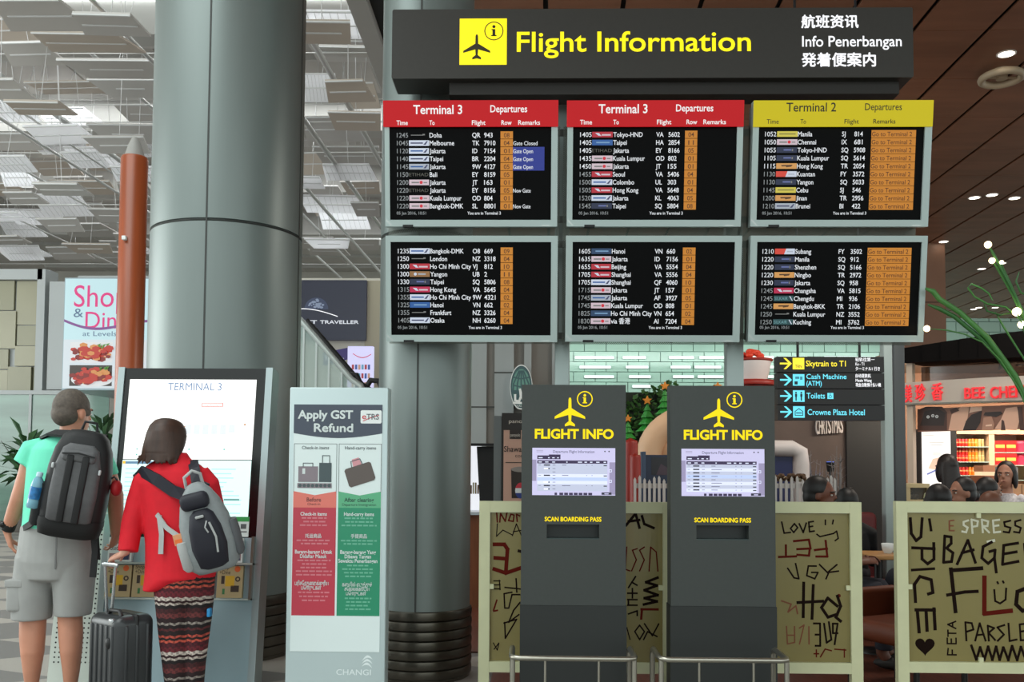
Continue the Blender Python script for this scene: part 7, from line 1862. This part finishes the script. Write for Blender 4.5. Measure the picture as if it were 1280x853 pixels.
mb.tube([Q2(194, 592), Q2(181, 604, -.005), Q2(172, 628, -.02), Q2(165, 655, -.05), Q2(162, 676, -.07), Q2(160, 690, -.085)], [.06, .068, .06, .056, .054, .052], REDK, n=16)
mb.tube([Q2(248, 592), Q2(259, 606, .01), Q2(267, 634, .06), Q2(267, 660, .14), Q2(256, 657, .26)], [.06, .066, .058, .054, .05], REDK, n=16)
remesh(mb, 'cardigan', wom, REDK, .007, 5)
def trousers_mat():
    m = bpy.data.materials.new('aztec_trousers'); m.use_nodes = True; nt = m.node_tree; b = nt.nodes['Principled BSDF']; L = nt.links.new; b.inputs['Roughness'].default_value = .85
    tc = nt.nodes.new('ShaderNodeTexCoord'); sp_ = nt.nodes.new('ShaderNodeSeparateXYZ'); L(tc.outputs['Object'], sp_.inputs[0])
    def mth(op, a, c=None):
        n = nt.nodes.new('ShaderNodeMath'); n.operation = op
        for i, q in enumerate((a, c)):
            if q is None: continue
            if isinstance(q, (int, float)): n.inputs[i].default_value = q
            else: L(q, n.inputs[i])
        return n.outputs[0]
    x, z = sp_.outputs['X'], sp_.outputs['Z']
    tri = mth('ABSOLUTE', mth('SUBTRACT', mth('FRACT', mth('MULTIPLY', x, 24.0)), .5))
    zz = mth('ADD', z, mth('MULTIPLY', tri, .015))
    step = mth('DIVIDE', mth('FLOOR', mth('MULTIPLY', zz, 160)), 160)
    f = mth('FRACT', mth('MULTIPLY', step, 3.4))
    rp = nt.nodes.new('ShaderNodeValToRGB'); rp.color_ramp.interpolation = 'CONSTANT'; L(f, rp.inputs[0])
    stops = [(0, (70, 30, 32)), (.1, (28, 22, 24)), (.16, (196, 182, 172)), (.2, (52, 24, 28)), (.25, (206, 192, 182)), (.3, (110, 34, 44)), (.4, (84, 26, 36)), (.47, (206, 88, 70)), (.51, (36, 26, 26)), (.56, (190, 80, 64)), (.6, (40, 26, 26)), (.68, (92, 40, 42)), (.74, (30, 22, 24)), (.8, (150, 140, 132)), (.83, (44, 26, 28)), (.92, (110, 50, 50))]
    e = rp.color_ramp.elements; e[0].position = 0; e[0].color = lin(stops[0][1]); e[1].position = stops[1][0]; e[1].color = lin(stops[1][1])
    for p, c in stops[2:]:
        q = e.new(p); q.color = lin(c)
    ch = mth('LESS_THAN', mth('FRACT', mth('ADD', mth('MULTIPLY', x, 38), mth('MULTIPLY', mth('FLOOR', mth('MULTIPLY', z, 70)), .41))), .42)
    mx = nt.nodes.new('ShaderNodeMix'); mx.data_type = 'RGBA'; L(mth('MULTIPLY', ch, .5), mx.inputs[0]); L(rp.outputs[0], mx.inputs[6]); mx.inputs[7].default_value = lin((34, 22, 24)); L(mx.outputs[2], b.inputs['Base Color'])
    return m
AZT = trousers_mat(); mb = MB()
mb.loft(rings_px([(700, 190, 268, .13, 0), (720, 192, 268, .135, 0), (745, 194, 266, .12, 0.01), (752, 205, 256, .1, .01)], YW), AZT)
mb.loft(rings_px([(738, 194, 237, .105, -.005), (770, 197, 238, .095, -.005), (800, 200, 237, .085, -.005), (830, 204, 235, .078, -.005), (853, 207, 234, .074, -.005), (880, 209, 233, .07, -.005)], YW), AZT)
mb.loft(rings_px([(738, 230, 267, .1, .03), (770, 232, 264, .09, .03), (800, 233, 260, .082, .03), (830, 233, 256, .076, .03), (853, 233, 254, .072, .03), (880, 234, 253, .068, .03)], YW), AZT)
tr = remesh(mb, 'trousers', wom, AZT, .0065, 3)
HAIR_W = mat('hair_dark_brown', (60, 38, 28), .5, vary=.35, scale=30, stretch=(1, 1, .12)); mb = MB(); R3 = HW.to_3x3()
prof = [(.14, .02, .02, -.02), (.136, .045, .045, -.02), (.122, .072, .076, -.02), (.09, .094, .1, -.02), (.05, .104, .108, -.022), (.0, .109, .1, -.032), (-.035, .111, .088, -.042), (-.065, .109, .08, -.05), (-.088, .102, .07, -.05)]
mb.loft([[HW @ Vector((rx * math.cos(t), cy + ry * math.sin(t), z)) for t in [2 * math.pi * i / 36 for i in range(36)]] for z, rx, ry, cy in reversed(prof)], HAIR_W)
random.seed(31)
for k in range(44):
    t = math.pi + math.pi * (k + .5) / 44; ox = 1.0 if k > 9 else 1.28
    p0 = HW @ Vector((.096 * math.cos(t), -.05 + .06 * math.sin(t), -.045)); p1 = HW @ Vector((.102 * math.cos(t), -.05 + .066 * math.sin(t), -.08))
    p2 = HW @ Vector((.102 * ox * math.cos(t) + random.uniform(-.012, .012), -.05 + .07 * math.sin(t), -.1 - random.uniform(0, .035) + (.03 if k < 5 else 0)))
    mb.tube([p0, p1, p2], [.012, .012, .0028], HAIR_W, n=6)
remesh(mb, 'hair', wom, HAIR_W, .005, 2)
face_parts(HW, 1.0, wom, HAIR_W)
for x, dy in ((221, 0), (243, .03)):
    c = floor_at(x, YW); mb = MB(); mb.ell((c.x, YW + .05 + dy, .04), (.042, .125, .04), SHOE, nu=18, nv=10); mb.box((c.x - .042, YW - .08 + dy, 0), (c.x + .042, YW + .17 + dy, .016), SHOE); mb.build('shoe', wom)
mb = MB(); p = Q2(262, 765, -.02); mb.rbox((p.x - .006, p.y - .03, p.z - .025), (p.x + .012, p.y + .01, p.z + .02), .004, mat('tag_blue', (40, 140, 200), .4)); mb.build('blue_tag', wom)

# grey and navy backpack
PNV = mat('pack_navy_black', (30, 30, 42), .6); PGR = mat('pack_silver_grey', (140, 146, 148), .6, vary=.08, scale=30); PLG = mat('pack_pale_grey', (176, 178, 178), .6)
C = Q2(257, 656, -.24); MPX = Matrix.Translation(C) @ Matrix.Rotation(R(16), 4, 'Z') @ Matrix.Rotation(R(-15), 4, 'Y') @ Matrix.Rotation(R(6), 4, 'X'); MP = MPX
pk = thing('backpack', 'silver grey and navy backpack hanging on the person in the red cardigan', 'backpack', C)
mb = MB(); prof_pack(mb, .128, .1, [(-.245, .5, .5), (-.24, .75, .8), (-.21, .98, 1), (-.1, 1.05, 1.08), (.03, .98, 1), (.12, .78, .85), (.18, .55, .65), (.215, .32, .4), (.225, .15, .2)], PGR); mb.build('main_body', pk)
mb = MB(); prof_pack(mb, .085, .06, [(-.215, .5, .5), (-.2, .85, .85), (-.1, 1.05, 1.1), (.0, .95, 1.05), (.07, .7, .9), (.095, .4, .5)], PNV, y0=-.075); mb.build('front_pocket', pk)
mb = MB(); mb.rbox((-.088, -.12, .1), (.055, -.04, .185), .03, PNV, M=MP); mb.build('top_panel', pk)
mb = MB(); web(mb, [MP @ Vector((.03, -.15, .03)), MP @ Vector((.045, -.152, -.05)), MP @ Vector((.035, -.146, -.13))], .01, .008, MP.to_3x3() @ Vector((1, 0, 0)), PLG); mb.build('zip', pk)
mb = MB(); web(mb, [MP @ Vector((.02, -.15, .04)), MP @ Vector((.005, -.157, .01)), MP @ Vector((.015, -.157, -.02))], .007, .006, MP.to_3x3() @ Vector((1, 0, 0)), PLG); mb.build('zip_pull', pk)
mb = MB(); pl2 = Plane(MP @ Vector((0, -.14, .065)), MP.to_3x3() @ Vector((1, 0, 0)), MP.to_3x3() @ Vector((0, 0, 1))); mb.rbox((-.03, -.145, .058), (.012, -.13, .072), .005, PLG, M=MP); mb.build('maker_mark', pk)
mb = MB()
mb.loft([[MP @ Vector((-.125 + .035 * f * math.cos(a), -.03 + .06 * f * math.sin(a), z)) for a in [2 * math.pi * i / 18 for i in range(18)]] for z, f in ((-.21, .6), (-.19, 1), (-.08, 1.05), (-.05, 1))], PLG); mb.build('side_pocket', pk)
mb = MB(); mb.box((-.165, -.055, -.06), (-.115, -.045, -.005), mat('ticket_orange', (232, 164, 120), .5), M=MP); mb.box((-.16, -.058, -.05), (-.125, -.0551, -.03), mat('ticket_print', (240, 120, 60), .5), M=MP); mb.build('ticket', pk)
mb = MB(); mb.loft([[MP @ Vector((.13 + .03 * f * math.cos(a), -.02 + .055 * f * math.sin(a), z)) for a in [2 * math.pi * i / 18 for i in range(18)]] for z, f in ((-.19, .6), (-.17, 1), (-.06, 1.05), (.0, .9))], mat('pocket_mesh_grey', (96, 98, 102), .8)); mb.build('mesh_pocket', pk)
mb = MB(); mb.tube([MP @ Vector((-.05, .06, .2)), MP @ Vector((-.045, .04, .26)), MP @ Vector((.0, .04, .285)), MP @ Vector((.035, .05, .26)), MP @ Vector((.035, .06, .2))], .009, PLG, n=8); mb.build('grab_loop', pk)
mb = MB(); web(mb, [MP @ Vector((-.06, .08, .16)), Q2(216, 614, -.135), Q2(196, 600, -.125), Q2(178, 590, -.08), Q2(172, 598, .03), Q2(176, 615, .13)], .062, .012, [(0, 0, 1), (.2, 0, 1), (.2, 0, 1), (.3, -.4, 1), (.6, -.8, .2), (.8, -.6, 0)], PNV); mb.build('shoulder_strap', pk)
mb = MB(); web(mb, [MP @ Vector((.04, .08, .19)), Q2(246, 604, -.12), Q2(243, 586, -.085), Q2(241, 577, -.02), Q2(243, 586, .1)], .055, .012, (1, 0, 0), PNV); mb.build('shoulder_strap', pk)
mb = MB(); web(mb, [Q2(196, 643, -.13), Q2(208, 660, -.15), MP @ Vector((-.12, .05, -.07))], .026, .006, (0, 0, 1), PLG); web(mb, [Q2(199, 645, -.135), Q2(202, 668, -.15), Q2(201, 693, -.155)], .026, .005, (1, 0, 0), PLG); mb.build('loose_strap', pk)

# ---------------------------------------------------------------- suitcase
YC = 4.95; SG = mat('suitcase_graphite', (52, 54, 56), .3, .1); SD = mat('suitcase_black_trim', (18, 18, 19), .45)
c = floor_at(157, YC); MS_ = Matrix.Translation(c) @ Matrix.Rotation(R(-36), 4, 'Z')
case = thing('suitcase', 'dark grey hard shell suitcase standing beside the person in patterned trousers', 'suitcase', c)
zt = at(157, 766, YC).z; hw, hd = .152, .112
mb = MB(); mb.rbox((-hw, -hd, .06), (hw, hd, zt), .05, SG, M=MS_, seg=5)
for x in (-.1, -.05, .0, .05, .1): mb.rbox((x - .011, -hd - .007, .1), (x + .011, -hd + .03, zt - .05), .006, SG, M=MS_)
for y in (-.06, .0, .06): mb.rbox((hw - .03, y - .009, .1), (hw + .006, y + .009, zt - .05), .006, SG, M=MS_)
mb.build('shell', case)
mb = MB(); mb.rbox((-hw - .003, -.012, .056), (hw + .003, .012, zt + .004), .05, SD, M=MS_, seg=5); mb.build('zip_band', case)
for sx in (-1, 1):
    for sy in (-1, 1):
        q = MS_ @ Vector((sx * (hw - .04), sy * (hd - .03), 0)); mb = MB(); mb.lathe(q + Vector((-.012, 0, .026)), [(.01, -.001), (.026, .0), (.026, .024), (.01, .025)], SD, n=16, M=Matrix.Rotation(R(90), 3, 'Y')); mb.rbox((q.x - .02, q.y - .02, .03), (q.x + .02, q.y + .02, .075), .008, SD); mb.build('wheel', case)
for z in (.2, zt - .14):
    mb = MB(); q = MS_ @ Vector((.075, -hd - .006, z)); mb.ell(q, (.02, .012, .03), SD, MS_.to_3x3(), nu=14, nv=8); mb.build('side_stud', case)
mb = MB(); mb.tube([MS_ @ Vector((-.02, -.06, zt - .004)), MS_ @ Vector((-.01, -.06, zt + .02)), MS_ @ Vector((.08, -.06, zt + .022)), MS_ @ Vector((.1, -.06, zt - .004))], .011, SD, n=10); mb.build('carry_handle', case)
mb = MB(); mb.rbox((.06, -hd - .002, zt - .05), (.1, -hd + .02, zt - .012), .008, mat('latch_silver', (176, 178, 180), .25, .7), M=MS_); mb.build('latch', case)
mb = MB(); mb.box((-.095, -hd - .0085, .12), (-.087, -hd, .22), mat('blue_stripe', (30, 70, 170), .4), M=MS_); mb.build('blue_stripe', case)
TEL = mat('telescope_steel', (196, 200, 202), .25, .8)
pa, pb = MS_ @ Vector((-.125, -.01, zt - .1)), MS_ @ Vector((-.062, -.03, zt - .1))
ta, tb = at(131.5, 706, 4.9), at(144.5, 707.5, 4.9)
for p0, p1 in ((pa, ta), (pb, tb)):
    mb = MB(); mb.tube([p0, p1], .0085, TEL, n=10); mb.build('telescopic_tube', case)
mb = MB(); d = (tb - ta).normalized(); mb.tube([ta - d * .012, ta + Vector((0, 0, .004)), tb + Vector((0, 0, .004)), tb + d * .012], .013, TEL, n=12); mb.build('grip', case)

# ---------------------------------------------------------------- cafe guests and shop customers
def guest(label, px_, ytop, Y, face_deg, skin, top, hairc, style, pose='sit', trousers=(40, 42, 52), H=None, hand_up=False, pat=0, arms=None):
    zt = at(px_, ytop, Y).z; c = floor_at(px_, Y)
    zf = .012 if Y > 5.4 else 0
    c.z = zf; rz = R(face_deg)
    Mg = Matrix.Translation(c) @ Matrix.Rotation(rz, 4, 'Z')
    root = thing('person', label, 'person', c)
    sk = mat('skin_%02x%02x%02x' % skin, skin, .5); tp = mat('top_%02x%02x%02x_%d' % (top + (pat,)), top, .8, vary=.25 if pat else .05, scale=60 if pat else 8); tr_ = mat('trouser_%02x%02x%02x' % trousers, trousers, .8); hr = mat('hair_%02x%02x%02x' % hairc, hairc, .5, vary=.2, scale=40)
    hz = zt - zf - .135; P = lambda x, y, z: Mg @ Vector((x, y, z))
    sit = pose == 'sit'
    hip = .5 if sit else hz - .71; k = (hz - hip) / .71; sh_ = hz - .235 * k
    mb = MB(); HG = Mg @ Matrix.Translation((0, .02, hz)) @ Matrix.Rotation(R(-4), 4, 'X'); head_shapes(mb, HG, 1.0, sk)
    mb.tube([P(0, -.01, sh_), P(0, 0, hz - .1), P(0, .01, hz - .03)], [.06, .052, .05], sk, n=14)
    el = lambda z, rx, ry, y=0: [P(rx * math.cos(a), y + ry * math.sin(a), z) for a in [2 * math.pi * i / 24 for i in range(24)]]
    mb.loft([el(hip - .05, .13, .1), el(hip + .1, .14, .1), el(sh_ - .15, .15, .1), el(sh_ - .02, .15, .08), el(sh_ + .04, .07, .055)], sk)
    arm = {}
    for q in (-1, 1):
        S = (q * .18, 0, sh_ - .03)
        if hand_up and q == 1: E_, W_ = (q * .2, .18, sh_ - .24), (q * .06, .19, hz - .16)
        elif sit: E_, W_ = (q * .23, .08, sh_ - .28), (q * .12, .3, .72)
        else: E_, W_ = (q * .23, .03, sh_ - .29), (q * .2, .16, sh_ - .46)
        arm[q] = (S, E_, W_); mb.tube([P(*S), P(*E_), P(*W_)], [.048, .04, .027], sk, n=12)
        Wv, Ev = P(*W_), P(*E_); hand(mb, Wv, (Wv - Ev), Mg.to_3x3() @ Vector((-q * .5, 0, -.6 if not (hand_up and q == 1) else .3)), Mg.to_3x3() @ Vector((-q, .3, .4)), sk, .95, .35)
        if sit: mb.tube([P(q * .09, 0, .5), P(q * .1, .42, .5), P(q * .1, .44, .1), P(q * .1, .47, .06)], [.08, .062, .042, .04], sk, n=12)
        else: mb.tube([P(q * .09, 0, hip), P(q * .09, .01, hip * .52), P(q * .09, 0, .08)], [.085, .06, .04], sk, n=12)
    remesh(mb, 'body', root, sk, .0095, 4)
    mb = MB(); mb.loft([el(hip - .02, .165, .125), el(hip + .1, .165, .12), el(sh_ - .15, .18, .122), el(sh_ - .03, .175, .1), el(sh_ + .03, .1, .075), el(sh_ + .055, .068, .06)], tp)
    for q in (-1, 1):
        S, E_, W_ = [Vector(v) for v in arm[q]]; f = E_.lerp(W_, .7 if not hand_up else .55); mb.tube([P(q * .1, 0, sh_ - .0), P(*S), P(*E_), P(*f)], [.06, .064, .052, .045], tp, n=12)
    remesh(mb, 'top', root, tp, .011, 4)
    mb = MB()
    for q in (-1, 1):
        if sit: mb.tube([P(q * .08, -.04, .52), P(q * .1, .42, .515), P(q * .1, .45, .46), P(q * .1, .45, .13)], [.1, .08, .072, .06], tr_, n=14)
        else: mb.tube([P(q * .085, 0, hip + .02), P(q * .09, .01, hip * .52), P(q * .09, 0, .1)], [.11, .08, .065], tr_, n=14)
    mb.ell(P(0, -.01, hip + .02), (.17, .14, .11), tr_, Mg.to_3x3()); remesh(mb, 'trousers', root, tr_, .013, 4)
    for q in (-1, 1):
        mb = MB(); yy = .5 if sit else .05; mb.ell(P(q * .1, yy, .04), (.045, .125, .04), SHOE, Mg.to_3x3(), nu=14, nv=8); mb.build('shoe', root)
    mb = MB(); R3 = HG.to_3x3(); G = lambda x, y, z: HG @ Vector((x, y, z))
    if style == 'bald':
        mb.loft([[G(.083 * math.cos(a), -.012 + .1 * math.sin(a), z) for a in [math.pi * (1.0 + i / 15.0) for i in range(16)]] for z in (-.04, .0, .03)], hr, caps=False, closed=False)
        mb.build('hair', root)
    else:
        mb.ell(G(0, -.03, .035), (.09, .102, .108), hr, R3, nu=22, nv=14, bot=-.15); mb.ell(G(0, -.042, -.012), (.088, .084, .098), hr, R3, nu=20, nv=12)
        if style == 'long':
            mb.loft([[G(rx * math.cos(t), cy + ry * math.sin(t), z) for t in [2 * math.pi * i / 28 for i in range(28)]] for z, rx, ry, cy in ((-.34, .03, .015, -.09), (-.32, .07, .03, -.09), (-.26, .09, .042, -.088), (-.18, .1, .05, -.08), (-.1, .1, .06, -.065), (0, .097, .075, -.05), (.06, .09, .08, -.045))], hr)
        if style in ('bob', 'long'):
            for q in (-1, 1): mb.ell(G(q * .08, -.015, -.04), (.026, .055, .1), hr, R3, nu=12, nv=10)
        if style == 'bun': mb.ell(G(0, -.12, -.03), (.05, .05, .05), hr, R3)
        remesh(mb, 'hair', root, hr, .0085, 3)
    face_parts(HG, 1.0, root, hr)
    if sit:
        p = c.copy(); st = thing('cafe_stool', 'dark padded stool under the ' + label.replace('person ', 'person ', 1)[:60].rsplit(' ', 1)[0], 'stool', p, 'dark stools in the cafe')
        mb = MB(); mb.lathe(p, [(.17, .345), (.19, .36), (.19, .375), (.17, .385)], SHOE, n=24); mb.build('seat', st)
        for i in range(4):
            a = math.pi / 4 + i * math.pi / 2; mb = MB(); mb.tube([p + Vector((.2 * math.cos(a), .2 * math.sin(a), 0)), p + Vector((.13 * math.cos(a), .13 * math.sin(a), .348))], .012, TLEG, n=8); mb.build('leg', st)
    return root
BLK = (22, 18, 18)
guest('person with short black hair in a dark jacket looking right by the picket fence', 1022, 596, 6.75, -118, (112, 66, 48), (40, 36, 38), BLK, 'short')
guest('person with black hair in black clothes, right of the man at the picket fence', 1058, 611, 7.6, 0, (120, 80, 62), (18, 18, 20), (14, 13, 14), 'bob')
guest('person with round black hair seen from behind, left of the cafe group', 1172, 606, 7.0, 10, (150, 104, 82), (44, 40, 42), BLK, 'bob')
guest('person with tied black hair in a white top, in profile facing left', 1204, 597, 7.95, 104, (156, 108, 86), (190, 188, 192), BLK, 'bun')
guest('person with a bald crown in dark clothes, right of the person in profile', 1236, 612, 7.3, -70, (104, 64, 46), (46, 34, 30), (40, 30, 28), 'bald')
guest('person with short black hair just behind the bald one', 1234, 597.5, 8.5, -88, (140, 96, 74), (50, 44, 46), BLK, 'short')
guest('person in patterned white top raising one hand to the mouth by the counter', 1258, 577, 9.25, 140, (176, 124, 100), (206, 202, 206), BLK, 'bob', pose='stand', hand_up=True, pat=1)
guest('person with long dark hair in a pale green top facing the shop light box', 1184, 568.5, 9.0, 12, (170, 122, 98), (198, 204, 158), (30, 20, 18), 'long', pose='stand')
